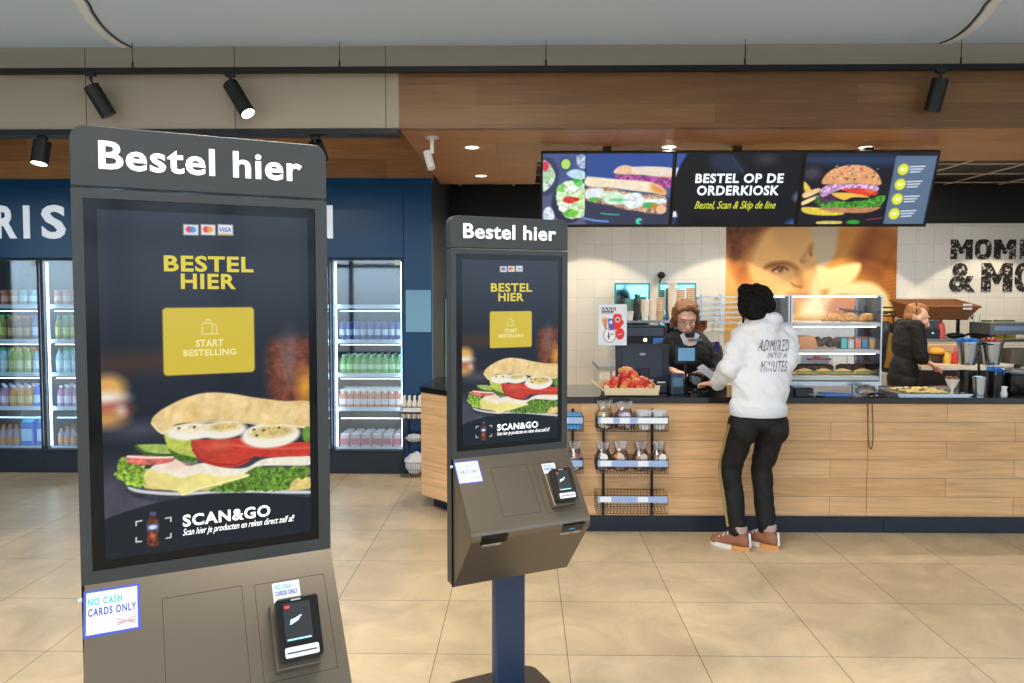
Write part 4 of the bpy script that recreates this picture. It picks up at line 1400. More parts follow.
def wire_basket(parent, x0, x1, yf, yb, z0, z1, strip=True, tags=((0, .25), (.55, .75))):
    mb = MB()
    r = .0022
    for z in (z0, z1):
        mb.tube([(x0, yf, z), (x1, yf, z), (x1, yb, z), (x0, yb, z)], r, 6, closed=True)
    zm = (z0 + z1) / 2
    mb.tube([(x0, yf, zm), (x1, yf, zm), (x1, yb, zm), (x0, yb, zm)], r * .8, 5, closed=True)
    n = max(6, int((x1 - x0) / .022))
    for i in range(n + 1):
        x = x0 + (x1 - x0) * i / n
        mb.tube([(x, yf, z1), (x, yf, z0), (x, yb, z0), (x, yb, z1)], r * .7, 5)
    for y in (yf + (yb - yf) / 3, yf + (yb - yf) * 2 / 3):
        mb.tube([(x0, y, z1), (x0, y, z0), (x1, y, z0), (x1, y, z1)], r * .7, 5)
    b = mb.build('wire_basket', wire, parent)
    if strip:
        s = MB().box(x0 + .004, yf - .006, z1 - .045, x1 - .004, yf - .003, z1 - .004, 0)
        for a, c in tags:
            s.box(x0 + (x1 - x0) * a + .006, yf - .0075, z1 - .042, x0 + (x1 - x0) * c, yf - .0061, z1 - .007, 1)
        s.build('price_strip', [strip_m, strip_w], parent)
    return b


ra = thing('basket_rack', 'three-tier black wire basket rack on the counter front below the apple tray', 'rack', (0, 0, 0), group='basket racks on the counter front')
rx0, rx1 = P(597, 450, 5.0).x, P(668, 450, 5.0).x
RZ = [(0.735, 0.832), (0.455, 0.545), (0.185, 0.305)]
for z0, z1 in RZ:
    wire_basket(ra, rx0, rx1, 4.985, 5.15, z0, z1, tags=((.03, .22), (.3, .45), (.55, .98)) if z0 > .7 else ((.03, .2), (.56, .72)))
for px in (604, 653):
    x = P(px, 450, 5.12).x
    MB().box(x - .008, 5.152, .12, x + .008, 5.164, .86).build('post', wire, ra)
rb = thing('basket_rack', 'narrow wire basket rack on the counter front, half hidden by the far kiosk', 'rack', (0, 0, 0), group='basket racks on the counter front')
qx0, qx1 = P(545, 450, 5.0).x, P(583, 450, 5.0).x
for z0, z1 in RZ:
    wire_basket(rb, qx0, qx1, 4.985, 5.15, z0, z1, tags=((.3, .6),))
for px in (548, 573):
    x = P(px, 450, 5.12).x
    MB().box(x - .008, 5.152, .12, x + .008, 5.164, .86).build('post', wire, rb)

# ---------------------------------------------------------------- bags of snacks in the baskets
wrap = clear_mat('clear_wrap', (246, 246, 250), 0.13, 0.25, 0.97)
def bag(loc, size, cont, sticker, label, group, rz=0.0, content_name='cookies'):
    w_, d_, h_ = size
    t = thing('snack_bag', label, 'bag', loc, rz, group)
    mb = MB()
    n = 14
    rows = [(0.0, .8, .8), (.04, 1, 1), (.3, 1.02, 1.05), (.5, .92, .8), (.66, .74, .5), (.72, .66, .34), (.8, .72, .26), (1.0, .92, .10)]
    vs, fs = [], []
    rr = random.Random(int(loc[0] * 1000))
    for k, (z, sx, sy) in enumerate(rows):
        for i in range(n):
            a = 2 * math.pi * i / n
            f = 1 + rr.uniform(-.07, .07)
            vs.append((math.cos(a) * w_ / 2 * sx * f, math.sin(a) * d_ / 2 * sy * f, z * h_ + (rr.uniform(-.01, .01) if k == len(rows) - 1 else 0)))
    for k in range(len(rows) - 1):
        for i in range(n):
            fs.append((k * n + i, k * n + (i + 1) % n, (k + 1) * n + (i + 1) % n, (k + 1) * n + i))
    fs.append(tuple(reversed(range(n))))
    mb.add(vs, fs)
    mb.build('wrapper', wrap, t, smooth=60)
    mc = MB()
    for i in range(9):
        mc.ball((rr.uniform(-.28, .28) * w_, rr.uniform(-.22, .22) * d_, .06 * h_ + (i // 3) * .16 * h_ + .02), (w_ * .2, d_ * .22, h_ * .10), nu=10, nv=6, rot=(rr.uniform(-.5, .5), rr.uniform(-.5, .5), 0))
    mc.build(content_name, mat('content_%d_%d_%d' % cont, cont, .6, noise=.3, nscale=60), t, smooth=60)
    if sticker:
        MB().cyl((0, -d_ * .53, h_ * .5), (0, -d_ * .56, h_ * .5), w_ * .22, n=16).build('sticker', mat('sticker_%d_%d_%d' % sticker, sticker, .5), t)
    return t


dx = (rx1 - rx0)
names2 = ['clear bag of dark brown cookies at the left end of the middle basket', 'clear bag of golden cookies second from the left in the middle basket', 'clear bag of brown nut biscuits third in the middle basket', 'clear bag of chocolate cookies at the right end of the middle basket']
for i, (u_, c_) in enumerate(((.10, (120, 70, 50)), (.35, (206, 140, 84)), (.64, (176, 116, 80)), (.9, (160, 96, 74)))):
    bag((rx0 + dx * u_, 5.065, .462), (.115, .12, .19), c_, (232, 232, 236) if i in (0, 3) else (206, 190, 180), names2[i], 'cookie bags in the middle basket', random.uniform(-.2, .2))
bag((rx0 + dx * .12, 5.065, .742), (.12, .13, .19), (232, 214, 160), None, 'clear bag of pale yellow popcorn at the left end of the top basket', 'snack bags in the top basket', content_name='popcorn')
bag((rx0 + dx * .40, 5.065, .742), (.13, .13, .18), (196, 170, 190), (206, 196, 226), 'clear bag with a lilac sticker second in the top basket', 'snack bags in the top basket')
# small white tubs
def tub(loc, label, stk):
    t = thing('snack_tub', label, 'tub', loc, 0, 'tubs in the top basket')
    MB().lathe([(.036, 0), (.05, .11), (.052, .112), (.0001, .113)], n=18).build('cup', mat('tub_white', (232, 232, 236), .4), t, smooth=40)
    MB().lathe([(.054, .112), (.054, .122), (.0001, .124)], n=18).build('lid', mat('tub_lid', (206, 210, 220), .3), t, smooth=40)
    MB().box(-.025, -.052, .045, .025, -.046, .085).build('sticker', mat('tub_sticker%d' % stk, ((60, 60, 72), (110, 70, 80))[stk], .5), t)
tub((rx0 + dx * .68, 5.05, .742), 'white tub with a dark mark third in the top basket', 0)
tub((rx0 + dx * .90, 5.06, .742), 'white tub at the right end of the top basket', 1)
qd = qx1 - qx0
bag((qx0 + qd * .8, 5.065, .462), (.11, .12, .19), (170, 130, 110), None, 'clear bag in the middle basket of the narrow rack', 'bags in the narrow rack')
bag((qx0 + qd * .35, 5.065, .462), (.11, .12, .19), (150, 110, 90), None, 'clear bag behind the far kiosk in the narrow rack', 'bags in the narrow rack')
tag(MB().prism(rrect(qx0 + .02, 5.0, qx1 - .01, 5.13, .01), .745, .84).build('blue_box', mat('bright_blue_box', (70, 150, 214), .4), bevel=.004), 'bright blue box in the top basket of the narrow rack', 'box')

# ---------------------------------------------------------------- apple tray
card = mat('cardboard', (214, 194, 158), .7, noise=.05)
TA = thing('cardboard_tray', 'open cardboard tray of apples on the counter left of the till', 'tray', (P(605, 395, 5.22).x, 5.20, CT))
tw, td, th = .365, .27, .075
MB().box(0, 0, .001, tw, td, .006).build('tray_floor', card, TA)
mb = MB()
mb.prism([(0, 0.001), (tw, 0.001), (tw + .012, th), (tw - .02, th + .0), (tw - .03, th - .02), (.03, th - .02), (.02, th), (-.012, th)], 0, .005, 'y')
mb.prism([(0, 0.001), (tw, 0.001), (tw + .012, th + .01), (-.012, th + .01)], td - .005, td, 'y')
mb.prism([(0.006, .005), (td - .006, .005), (td - .006, th - .01), (.006, th - .01)], tw - .005, tw, 'x')
mb.build('tray_wall', card, TA)
mb = MB().add([(0, .006, .03), (0, td - .006, .03), (-.10, td + .02, th + .035), (-.10, -.01, th + .035), (-.004, .006, .03), (-.004, td - .006, .03), (-.103, td + .02, th + .032), (-.103, -.01, th + .032)],
              [(0, 1, 2, 3), (7, 6, 5, 4), (0, 3, 7, 4), (1, 5, 6, 2), (3, 2, 6, 7), (0, 4, 5, 1)])
mb.box(0.0, .006, .006, .004, td - .006, .032)
mb.build('side_flap', card, TA)
apm = []
for i, (c1, c2) in enumerate((((196, 44, 40), (222, 150, 90)), ((206, 62, 48), (230, 190, 110)), ((176, 34, 38), (206, 90, 60)))):
    m = mat('apple_skin%d' % i, c1, .28, noise=.0)
    N, L, b = nodes_of(m)
    tc = N.new('ShaderNodeTexCoord'); nn = N.new('ShaderNodeTexNoise'); nn.inputs['Scale'].default_value = 14
    L.new(tc.outputs['Object'], nn.inputs['Vector'])
    cr = N.new('ShaderNodeValToRGB'); cr.color_ramp.elements[0].position = .42; cr.color_ramp.elements[0].color = lin(c1); cr.color_ramp.elements[1].position = .68; cr.color_ramp.elements[1].color = lin(c2)
    L.new(nn.outputs['Fac'], cr.inputs[0]); L.new(cr.outputs[0], b.inputs['Base Color'])
    apm.append(m)
aprof = [(.0005, .012), (.012, .002), (.026, .004), (.036, .022), (.038, .038), (.033, .056), (.02, .066), (.008, .064), (.0005, .056)]
protos = []
rr = random.Random(5)
spots = []
for j in range(4):
    for i in range(5):
        spots.append((.052 + i * .064, .054 + j * .056, .008))
for j in range(3):
    for i in range(4):
        spots.append((.082 + i * .066, .072 + j * .062, .052))
for i in range(2):
    spots.append((.14 + i * .07, .12, .092))
whr = {0: 'red apple lying in the bottom layer of the cardboard tray', 1: 'red and yellow apple in the upper layer of the cardboard tray', 2: 'apple on top of the heap in the cardboard tray'}
for i, (x, y, z) in enumerate(spots):
    k = i % 3
    if len(protos) <= k:
        t = thing('apple', 'x', 'apple')
        MB().lathe(aprof, n=18).build('fruit', apm[k], t, smooth=70)
        MB().cyl((0, 0, .055), (.004, 0, .074), .0014, n=6).build('stalk', mat('stalk', (84, 60, 40), .7), t)
        protos.append(t); o = t
    else:
        o = dup(protos[k])
    o.location = TA.location + Vector((x + rr.uniform(-.004, .004), y, z))
    o.rotation_euler = (rr.uniform(-.4, .4), rr.uniform(-.4, .4), rr.uniform(0, 6))
    ly = 0 if z < .02 else 1 if z < .06 else 2
    o['label'] = whr[ly]; o['group'] = ['bottom layer of apples', 'upper layer of apples', 'topmost apples'][ly]
# crumpled orange paper bag lying on the apples
rr = random.Random(9)
mb = MB(); mb.ball((0, 0, 0), (.055, .035, .028), nu=16, nv=10)
mb.v = [(x * (1 + rr.uniform(-.2, .2)), y * (1 + rr.uniform(-.2, .2)), z * (1 + rr.uniform(-.25, .3))) for x, y, z in mb.v]
tag(mb.build('paper_wrapper', mat('tan_wrap', (214, 150, 96), .5), loc=TA.location + Vector((.17, .2, .155))), 'crumpled tan wrapper lying on top of the apples', 'wrapper')

# ---------------------------------------------------------------- till, poster, terminals
till_m = mat('till_navy', (24, 30, 44), .35)
T = thing('till_monitor', 'dark blue-black till monitor seen from behind, between apples and cashier', 'monitor', (P(642, 380, 5.56).x, 5.54, CT))
zt = P(642, 343.5, 5.6).z - CT; zb = P(642, 384, 5.6).z - CT
hw = (P(668, 360, 5.6).x - P(615, 360, 5.6).x) / 2
s0 = MB().prism(rrect(-hw, zb, hw, zt, .012), -.02, .012, 'y')
s0.build('screen_panel', till_m, T, rot=(R(-8), 0, 0), bevel=.003)
MB().prism(rrect(-hw * .75, zb + .05, hw * .75, zt - .03, .01), -.034, -.0205, 'y').build('back_housing', mat('till_navy_light', (34, 42, 60), .35), T, rot=(R(-8), 0, 0), bevel=.003)
MB().box(-.02, -.036, zt - .085, .02, -.0345, zt - .068).build('maker_badge', mat('badge_grey', (150, 156, 166), .4), T, rot=(R(-8), 0, 0))
MB().box(-.05, -.02, .012, .05, .02, .16).build('stand', till_m, T, bevel=.004)
MB().prism(rrect(-.12, -.08, .12, .12, .03), 0, .012).build('stand_foot', till_m, T)

PS = thing('counter_poster', 'white snack poster in a clear holder on a pole left of the till', 'poster', (P(611, 380, 5.55).x, 5.55, CT))
py1, py0 = P(612, 304.5, 5.53).z - CT, P(612, 345, 5.53).z - CT
pw = (P(626.5, 320, 5.53).x - P(598.5, 320, 5.53).x)
px_ = P(612.5, 320, 5.53).x - PS.location.x
MB().cyl((0, 0, 0), (0, 0, py0 + .1), .006, n=10).build('pole', mat('steel', (180, 184, 190), .25, metal=.9), PS)
MB().prism(rrect(-.05, -.04, .05, .04, .01), 0, .006).build('foot', MATS['steel'], PS)
MB().box(px_ - pw / 2 - .003, -.022, py0 - .003, px_ + pw / 2 + .003, -.012, py1 + .003).build('holder', mat('holder_grey', (196, 204, 216), .3), PS)
cv = Canvas(90, 130, px_ - pw / 2, py0, px_ + pw / 2, py1, (226, 232, 242))
def SP(x, y): return (px_ - pw / 2 + pw * (x - 58) / (222 - 58), py1 - (py1 - py0) * (y - 92) / (338 - 92))
for i in range(8):
    cv.line([SP(76 + i * 11, 112), SP(80 + i * 11, 128)], .0035, (40, 40, 50)) if i % 2 else cv.line([SP(74 + i * 11, 113), SP(83 + i * 11, 113), SP(76 + i * 11, 128)], .002, (40, 40, 50))
    cv.line([SP(76 + i * 9, 134), SP(82 + i * 9, 134), SP(78 + i * 9, 146)], .0025, (40, 40, 50))
cv.poly([SP(78, 178), SP(108, 176), SP(104, 232), SP(94, 236)], (222, 150, 96), var=.2); cv.ell(*SP(92, 172), .016, .012, (236, 206, 170))
cv.poly([SP(112, 178), SP(146, 178), SP(150, 240), SP(118, 236)], (70, 90, 200), smooth=False); cv.ell(*SP(130, 200), .012, .014, (226, 230, 240))
cv.poly([SP(146, 156), SP(190, 154), SP(194, 182), SP(206, 200), SP(180, 236), SP(150, 240)], (222, 50, 60), var=.1); cv.ell(*SP(170, 184), .02, .022, (226, 206, 190)); cv.ell(*SP(170, 184), .009, .01, (90, 50, 50))
cv.ell(*SP(184, 270), .032, .042, (226, 52, 56)); cv.line([SP(172, 276), SP(198, 268)], .003, (246, 190, 190))
cv.ell(*SP(124, 278), .045, .055, (40, 44, 60)); cv.ell(*SP(124, 278), .042, .052, (236, 240, 246))
cv.line([SP(118, 262), SP(118, 300)], .004, (40, 44, 60)); cv.line([SP(112, 284), SP(124, 284)], .003, (40, 44, 60)); cv.line([SP(130, 272), SP(146, 272)], .003, (40, 44, 60))
cv.poly([SP(118, 240), SP(150, 236), SP(140, 246), SP(122, 248)], (150, 50, 150))
cv.mesh('print', frame_matrix((0, -.0225, 0), (1, 0, 0), (0, 0, 1)), picture_mat('print_paper', 0, .6), PS)
# small triangular price card
tag(MB().prism([(0, 0), (.085, 0), (.055, .14)], 0, .004, 'y').prism([(.02, .015), (.055, .015), (.055, .06), (.02, .06)], -.0015, -.0001, 'y', 1).prism([(.03, .022), (.046, .022), (.046, .045), (.03, .045)], -.003, -.0016, 'y', 0).build('price_card', [paper_w, mat('ink', (30, 32, 40), .5)], loc=(P(612, 376, 5.5).x, 5.49, CT)), 'small white triangular card with a black mark at the foot of the poster', 'card')

CD = thing('customer_display', 'small square display with a pale blue screen in front of the cashier', 'display', (P(687, 380, 5.45).x, 5.50, CT))
dz = P(687, 355, 5.44).z - CT
MB().box(-.008, -.008, .012, .008, .008, dz).build('pole', till_m, CD)
MB().prism(rrect(-.05, -.04, .05, .04, .01), 0, .012).build('foot', till_m, CD)
MB().prism(rrect(-.078, dz - .065, .078, dz + .062, .008), -.024, -.009, 'y').build('bezel', till_m, CD, rot=(0, 0, 0))
MB().box(-.06, -.0255, dz - .045, .06, -.0242, dz + .048).build('screen', mat('pale_blue_screen', (0, 0, 0), .2, emit=(104, 150, 182), es=1), CD)

PT = thing('payment_terminal', 'blue-grey payment terminal on the counter left of the customer display', 'card terminal', (P(677, 390, 5.3).x, 5.33, CT))
MB().prism([(-.05, 0), (.09, 0), (.09, .05), (-.03, .15), (-.05, .15)], -.045, .045, 'x').build('body', mat('terminal_navy', (40, 56, 84), .35), PT, bevel=.006)
MB().box(-.035, -.053, .06, .035, -.051, .12).build('screen', mat('terminal_screen', (70, 110, 140), .2), PT)
MB().box(-.03, -.052, .012, .03, -.0505, .048).build('keypad', mat('keys', (24, 30, 40), .4), PT)
SCN = thing('hand_scanner', 'round black hand scanner on its stand beside the payment terminal', 'scanner', (P(696, 392, 5.3).x, 5.33, CT))
MB().lathe([(.06, 0), (.06, .012), (.02, .02), (.014, .06), (.0001, .06)], n=18).build('stand', tblack, SCN, smooth=40)
MB().ball((0, 0, .098), (.062, .045, .062), nu=20, nv=14).build('head', tblack, SCN, smooth=70)
MB().cyl((0, -.040, .098), (0, -.047, .098), .03, n=18).build('window', mat('scan_glass', (90, 100, 112), .1), SCN)
MB().tube(spline([(.05, 0, .012), (.09, .02, .02), (.10, .05, .1), (.06, .06, .16)], 6), .005).build('coiled_cord', tblack, SCN)
# back of the till: receipt printer
PR = thing('receipt_printer', 'black receipt printer on the counter right of the till', 'printer', (P(661, 390, 5.4).x, 5.42, CT))
MB().prism(rrect(-.045, -.06, .045, .07, .012), 0, .07).build('body', tblack, PR, bevel=.006)
MB().box(-.03, -.03, .0705, .03, -.024, .078).build('paper', paper_w, PR)

# ---------------------------------------------------------------- glass food case
steel = MATS['steel']
case_fill = mat('case_fill', (255, 240, 215), .4, emit=(255, 236, 205), es=9.0)  # added glow inside the cases, brightens the bread
wshelf = mat('case_shelf', (226, 228, 230), .25)
def food_case(pxa, pxb, label):
    xa, xb = P(pxa, 340, 5.32).x, P(pxb, 340, 5.32).x
    t = thing('food_display_case', label, 'display case', (xa, 5.32, CT), group='glass food cases on the counter')
    W_, D_ = xb - xa, .42
    H_ = P(840, 295, 5.32).z - CT
    base = MB().box(0, 0, .06, W_, D_, .09).box(.01, .02, 0, .03, .04, .06).box(W_ - .03, .02, 0, W_ - .01, .04, .06).box(.01, D_ - .04, 0, .03, D_ - .02, .06).box(W_ - .03, D_ - .04, 0, W_ - .01, D_ - .02, .06)
    base.build('base', steel, t)
    zs = [P(840, y, 5.32).z - CT for y in (379.5, 349.5, 322.5)]
    zs[0] = .125
    for z in zs[0:]:
        MB().box(.006, .008, z - .028, W_ - .006, D_ - .01, z - .002).build('shelf', wshelf, t, bevel=.002)
    for z in zs[:2] + [H_ + .012]:
        z2 = (zs[zs.index(z) + 1] - .0285) if z in zs else H_ - .0085
        MB().box(.03, .03, z2 - .006, W_ - .03, .045, z2).build('glow_strip', case_fill, t)
    mb = MB()
    for x in (0, W_ - .01):
        for y in (0, D_ - .01):
            mb.box(x, y, .09, x + .01, y + .01, H_)
    for z in (H_ - .008,):
        mb.box(.01, 0, z, W_ - .01, .008, z + .008).box(.01, D_ - .008, z, W_ - .01, D_, z + .008)
    mb.build('frame', steel, t)
    for (a, b_, c, d) in ((.01, .002, W_ - .01, .005), (.01, D_ - .006, W_ - .01, D_ - .003)):
        MB().box(a, b_, .092, c, d, H_ - .01).build('glass_pane', case_glass, t)
    for x in (.002, W_ - .005):
        MB().box(x, .012, .092, x + .003, D_ - .012, H_ - .01).build('glass_pane', case_glass, t)
    MB().box(.01, .01, H_ - .006, W_ - .01, D_ - .01, H_ - .002).build('glass_top', case_glass, t)
    return t, xa, xb, [z + CT for z in zs]


fc, ca, cb_x, cz = food_case(790.5, 882, 'right glass food case on the counter, right of the customer')
fc2, ca2, cb2, _ = food_case(760, 789.5, 'left glass food case on the counter, mostly hidden by the customer')
crust = mat('crust', (226, 168, 96), .5, noise=.25, nscale=40)
crust2 = mat('crust_pale', (226, 190, 130), .55, noise=.2, nscale=40)


def loaf(name, label, cat, group, x, y, z, L_, r, rz, m, fill=None, tall=.7):
    t = thing(name, label, cat, (x, y, z), rz, group)
    mb = MB()
    k = 9
    for i in range(k):
        u_ = (i / (k - 1) - .5)
        rad = r * (1 - (2 * u_) ** 2 * .62)
        mb.ball((u_ * L_ * .9, 0, rad * tall), (L_ * .1, rad, rad * tall), nu=12, nv=8)
    mb.build('bread', m, t, smooth=80)
    if fill:
        MB().prism(rrect(-L_ * .42, -r * 1.05, L_ * .42, -r * .6, r * .2, 3), r * .5, r * .85).build('filling', fill, t)
    return t


green_f = mat('salad_green', (110, 150, 60), .6, noise=.4, nscale=80)
for i, px in enumerate((833, 850, 867)):
    loaf('croissant', 'golden croissant on the top shelf of the glass case, ' + ['leftmost', 'middle one under the tongs', 'rightmost'][i], 'croissant', 'croissants on the top shelf', P(px, 315, 5.5).x, 5.5, cz[2], .15, .045, .2 * i - .2, crust)
for i, px in enumerate((803, 822, 841, 861)):
    loaf('baguette_sandwich', 'filled baguette on the bottom shelf of the glass case, ' + ['leftmost', 'second from the left', 'third from the left', 'rightmost'][i], 'sandwich', 'baguettes on the bottom shelf', P(px, 375, 5.48).x, 5.46, cz[0], .17, .032, .15, crust2, green_f)
trm = mat('tray_dark', (56, 46, 42), .4)
for i, (a, b_) in enumerate(((797, 833), (838, 874))):
    x0_, x1_ = P(a, 370, 5.6).x, P(b_, 370, 5.6).x
    mb = MB().prism(rrect(x0_, 5.53, x1_, 5.70, .02), cz[0], cz[0] + .012)
    for k in range(9):
        mb.ball((x0_ + (x1_ - x0_) * (k + .7) / 10, 5.6 + (k % 2) * .03, cz[0] + .035), (.04, .035, .028), nu=10, nv=7)
    tag(mb.build('nut_tray', mat('dark_nuts', (84, 66, 58), .6, noise=.4, nscale=60), smooth=50), 'dark tray heaped with brown bread behind the baguettes, ' + ['left half', 'right half'][i] + ' of the bottom shelf', 'tray', 'dark trays on the bottom shelf')
# middle shelf goods
tag(MB().prism([(0, 0), (.14, 0), (.11, .085), (0, .085)], 0, .14, 'y').build('pastry_box', mat('kraft', (206, 150, 106), .6), loc=(P(799, 347, 5.42).x, 5.42, cz[1])), 'open brown kraft box at the left end of the middle shelf', 'box')
mb = MB()
for k in range(14):
    mb.ball((.02 + (k % 7) * .028, .03 + (k // 7) * .07, .03 + (k % 3) * .012), (.024, .04, .026), nu=10, nv=7)
tag(mb.build('muffin_tray', MATS['dark_nuts'], loc=(P(816, 347, 5.42).x, 5.42, cz[1]), smooth=50), 'heap of dark brown pastries in the middle of the case', 'pastries')
for i, (px, c_) in enumerate(((842, (100, 190, 190)), (849, (206, 214, 220)), (856, (214, 140, 110)), (863, (90, 150, 206)), (870, (200, 170, 120)))):
    tag(MB().prism(rrect(-.02, -.05, .02, .05, .008), 0, .07 - .006 * (i % 2)).prism(rrect(-.018, -.046, .018, .046, .008), .07, .08, 'z', 1).build('snack_box', [mat('snack_%d' % i, c_, .5), mat('snack_lid_%d' % (i % 2), ((70, 120, 150), (190, 100, 80))[i % 2], .4)], loc=(P(px, 347, 5.45).x, 5.46, cz[1])),
        ['teal small snack box leftmost in the row on the middle shelf', 'pale small snack box second in the row on the middle shelf', 'salmon small snack box in the middle of the row on the middle shelf', 'blue small snack box fourth in the row on the middle shelf', 'tan small snack box at the right end of the row on the middle shelf'][i], 'box', 'snack boxes on the middle shelf')
rd = mat('red_plastic', (206, 56, 52), .35)
tag(MB().prism(rrect(0, 0, .17, .05, .01), 0, .014).box(.05, .01, .014, .09, .04, .03).build('red_tray', rd, loc=(P(808, 361, 5.66).x, 5.645, cz[0] + .085)), 'red plastic lid lying behind the baguettes at the back of the case', 'lid')
def tongs(loc, rz, m, label, L_=.24, tilt=0.1):
    t = thing('serving_tongs', label, 'tongs', loc, 0, 'tongs')
    t.rotation_euler = (0, tilt, rz)
    for s in (-1, 1):
        MB().tube(spline([(-L_ / 2, 0, .012), (-L_ * .2, s * .012, .014), (L_ * .25, s * .022, .012), (L_ * .45, s * .016, .008)], 5), .0055, 8).ball((L_ * .46, s * .014, .008), (.026, .012, .005)).build('arm', m, t, smooth=60)
    MB().cyl((-L_ / 2, -.008, .012), (-L_ / 2, .008, .012), .008, n=10).build('hinge', steel, t)
    return t
tongs((P(848, 313, 5.5).x, 5.5, cz[2] + .07), .1, tblack, 'black tongs resting on the croissants on the top shelf', .17, .12)
tongs((P(876, 391, 5.25).x, 5.26, CT + .001), .25, tblack, 'black tongs on the counter at the right foot of the case', .13, 0)
tag(MB().prism(rrect(-.065, -.06, .065, .06, .012), 0, .055).prism(rrect(-.055, -.05, .055, .05, .01), .0551, .060, 'z', 1).build('black_tub', [tblack, mat('tub_rim', (40, 40, 44), .3)], loc=(P(801, 391, 5.26).x, 5.255, CT), bevel=.003), 'black square tub on the counter under the left of the case', 'tub')
tag(MB().prism(rrect(-.115, -.03, .115, .03, .012), 0, .016).prism(rrect(-.105, -.022, .02, .02, .01), .016, .024).build('folded_cloth', mat('blue_cloth', (96, 140, 206), .8, noise=.15, nscale=80), loc=(P(834, 394, 5.24).x, 5.245, CT), bevel=.005), 'folded pale blue cloth on the counter below the case', 'cloth')
tongs((P(812, 394, 5.2).x, 5.215, CT + .001), .05, steel, 'steel tongs lying left of the blue cloth', .15, 0)
rr = random.Random(4)
mb = MB(); mb.ball((0, 0, .035), (.075, .05, .035), nu=18, nv=10)
mb.v = [(x * (1 + rr.uniform(-.1, .1)), y * (1 + rr.uniform(-.1, .1)), max(0, z * (1 + rr.uniform(-.2, .2)))) for x, y, z in mb.v]
tag(mb.build('plastic_bag', wrap, loc=(P(862, 391, 5.3).x, 5.235, CT)), 'crumpled clear plastic bag on the counter right of the blue cloth', 'bag')

# set-in steel tray with food
FT = thing('serving_tray', 'long steel tray with bits of food set on the counter before the assistant', 'tray', (P(886, 393, 5.4).x, 5.22, CT))
tl = P(958, 393, 5.4).x - P(886, 393, 5.4).x
mb = MB().prism(rrect(0, 0, tl, .42, .03), .0, .006)
for (a, b_, c, d) in ((0, 0, tl, .012), (0, .408, tl, .42), (0, .012, .012, .408), (tl - .012, .012, tl, .408)):
    mb.box(a, b_, .006, c, d, .016)
mb.build('pan', steel, FT)
mb = MB(); rr = random.Random(3)
for k in range(70):
    mb.ball((rr.uniform(.1, tl - .1), rr.uniform(.06, .36), .013 + rr.uniform(0, .01)), (rr.uniform(.01, .03), rr.uniform(.01, .02), .007), nu=8, nv=5, rot=(0, 0, rr.uniform(0, 3)))
o = mb.build('cheese_slices', mat('food_yellow', (226, 196, 120), .5, noise=.35, nscale=30), FT, smooth=70)
o['kind'] = 'stuff'

# goblet, condiment stand and black tubs
GB = thing('dessert_cup', 'white goblet with a brown topping on the counter left of the black tubs', 'cup', (P(952, 391, 5.3).x, 5.30, CT))
MB().lathe([(.03, 0), (.03, .004), (.008, .012), (.007, .035), (.03, .07), (.045, .11), (.046, .112)], n=20).build('goblet', mat('cream_white', (226, 220, 216), .2), GB, smooth=60)
mb = MB(); rr = random.Random(1)
for k in range(22):
    mb.ball((rr.uniform(-.03, .03), rr.uniform(-.03, .03), .112 + rr.uniform(0, .012)), .009, nu=7, nv=5)
mb.build('topping', mat('nut_brown', (140, 92, 60), .6), GB, smooth=60)
def tumbler(loc, r0, r1, h, m, name, label, cat, group=None, fill=None, fname='filling'):
    t = thing(name, label, cat, loc, 0, group)
    MB().lathe([(r0, 0), (r1, h), (r1 * 1.05, h), (r1 * 1.05, h - .006), (r1 * .93, h - .006), (r0 * .9, .006), (.0001, .006)], n=24).build('wall', m, t, smooth=50)
    if fill:
        mb = MB(); rr = random.Random(int(r1 * 1e4))
        for k in range(14):
            a = rr.uniform(0, 6.3); q_ = rr.uniform(0, .8) * r1
            mb.prism([(-.02, 0), (.02, 0), (.014, .05), (-.018, .045)], -.004, .004, 'y')
            M_2 = Matrix.Translation((math.cos(a) * q_, math.sin(a) * q_, h - .02)) @ Euler((rr.uniform(-.5, .5), rr.uniform(-.6, .6), a)).to_matrix().to_4x4()
            mb.move(M_2, len(mb.v) - 8)
        mb.build(fname, fill, t)
    return t
brushed = mat('brushed_steel', (176, 182, 190), .22, metal=1.0)
bluep = mat('blue_packet', (60, 130, 214), .4)
redp = mat('red_packet', (176, 90, 70), .4)
bx0 = P(967, 390, 5.35).x
tumbler((bx0, 5.36, CT), .048, .056, .165, tblack, 'black_tub', 'tall black tub left of the small steel beaker', 'tub', 'tall black tubs')
tumbler((P(996, 390, 5.35).x, 5.36, CT), .048, .056, .165, tblack, 'black_tub', 'tall black tub with blue packets right of the small steel beaker', 'tub', 'tall black tubs', bluep, 'packets')
tumbler((P(981, 392, 5.22).x, 5.24, CT), .036, .047, .135, brushed, 'steel_beaker', 'small steel beaker standing between the two black tubs', 'beaker')
ST = thing('condiment_stand', 'black post stand carrying two steel buckets above the black tubs', 'stand', (P(981.5, 392, 5.42).x, 5.46, CT))
hz = P(981, 342, 5.44).z - CT
MB().prism(rrect(-.06, -.045, .06, .045, .01), 0, .008).build('foot', tblack, ST)
MB().box(-.006, -.006, .008, .006, .006, hz + .02).build('post', tblack, ST)
zb_ = P(981, 364, 5.4).z - CT
MB().tube([(-.115, -.062, hz - .016), (.115, -.062, hz - .016)], .004).tube([(-.115, .062, hz - .016), (.115, .062, hz - .016)], .004).box(-.01, -.062, hz - .02, .01, .062, hz - .012).build('bracket', tblack, ST)
tumbler((ST.location.x - .082, 5.46, CT + zb_ - .01), .05, .074, hz - zb_ + .01, brushed, 'steel_bucket', 'left steel bucket with blue packets on the condiment stand', 'bucket', 'steel buckets', bluep, 'packets')
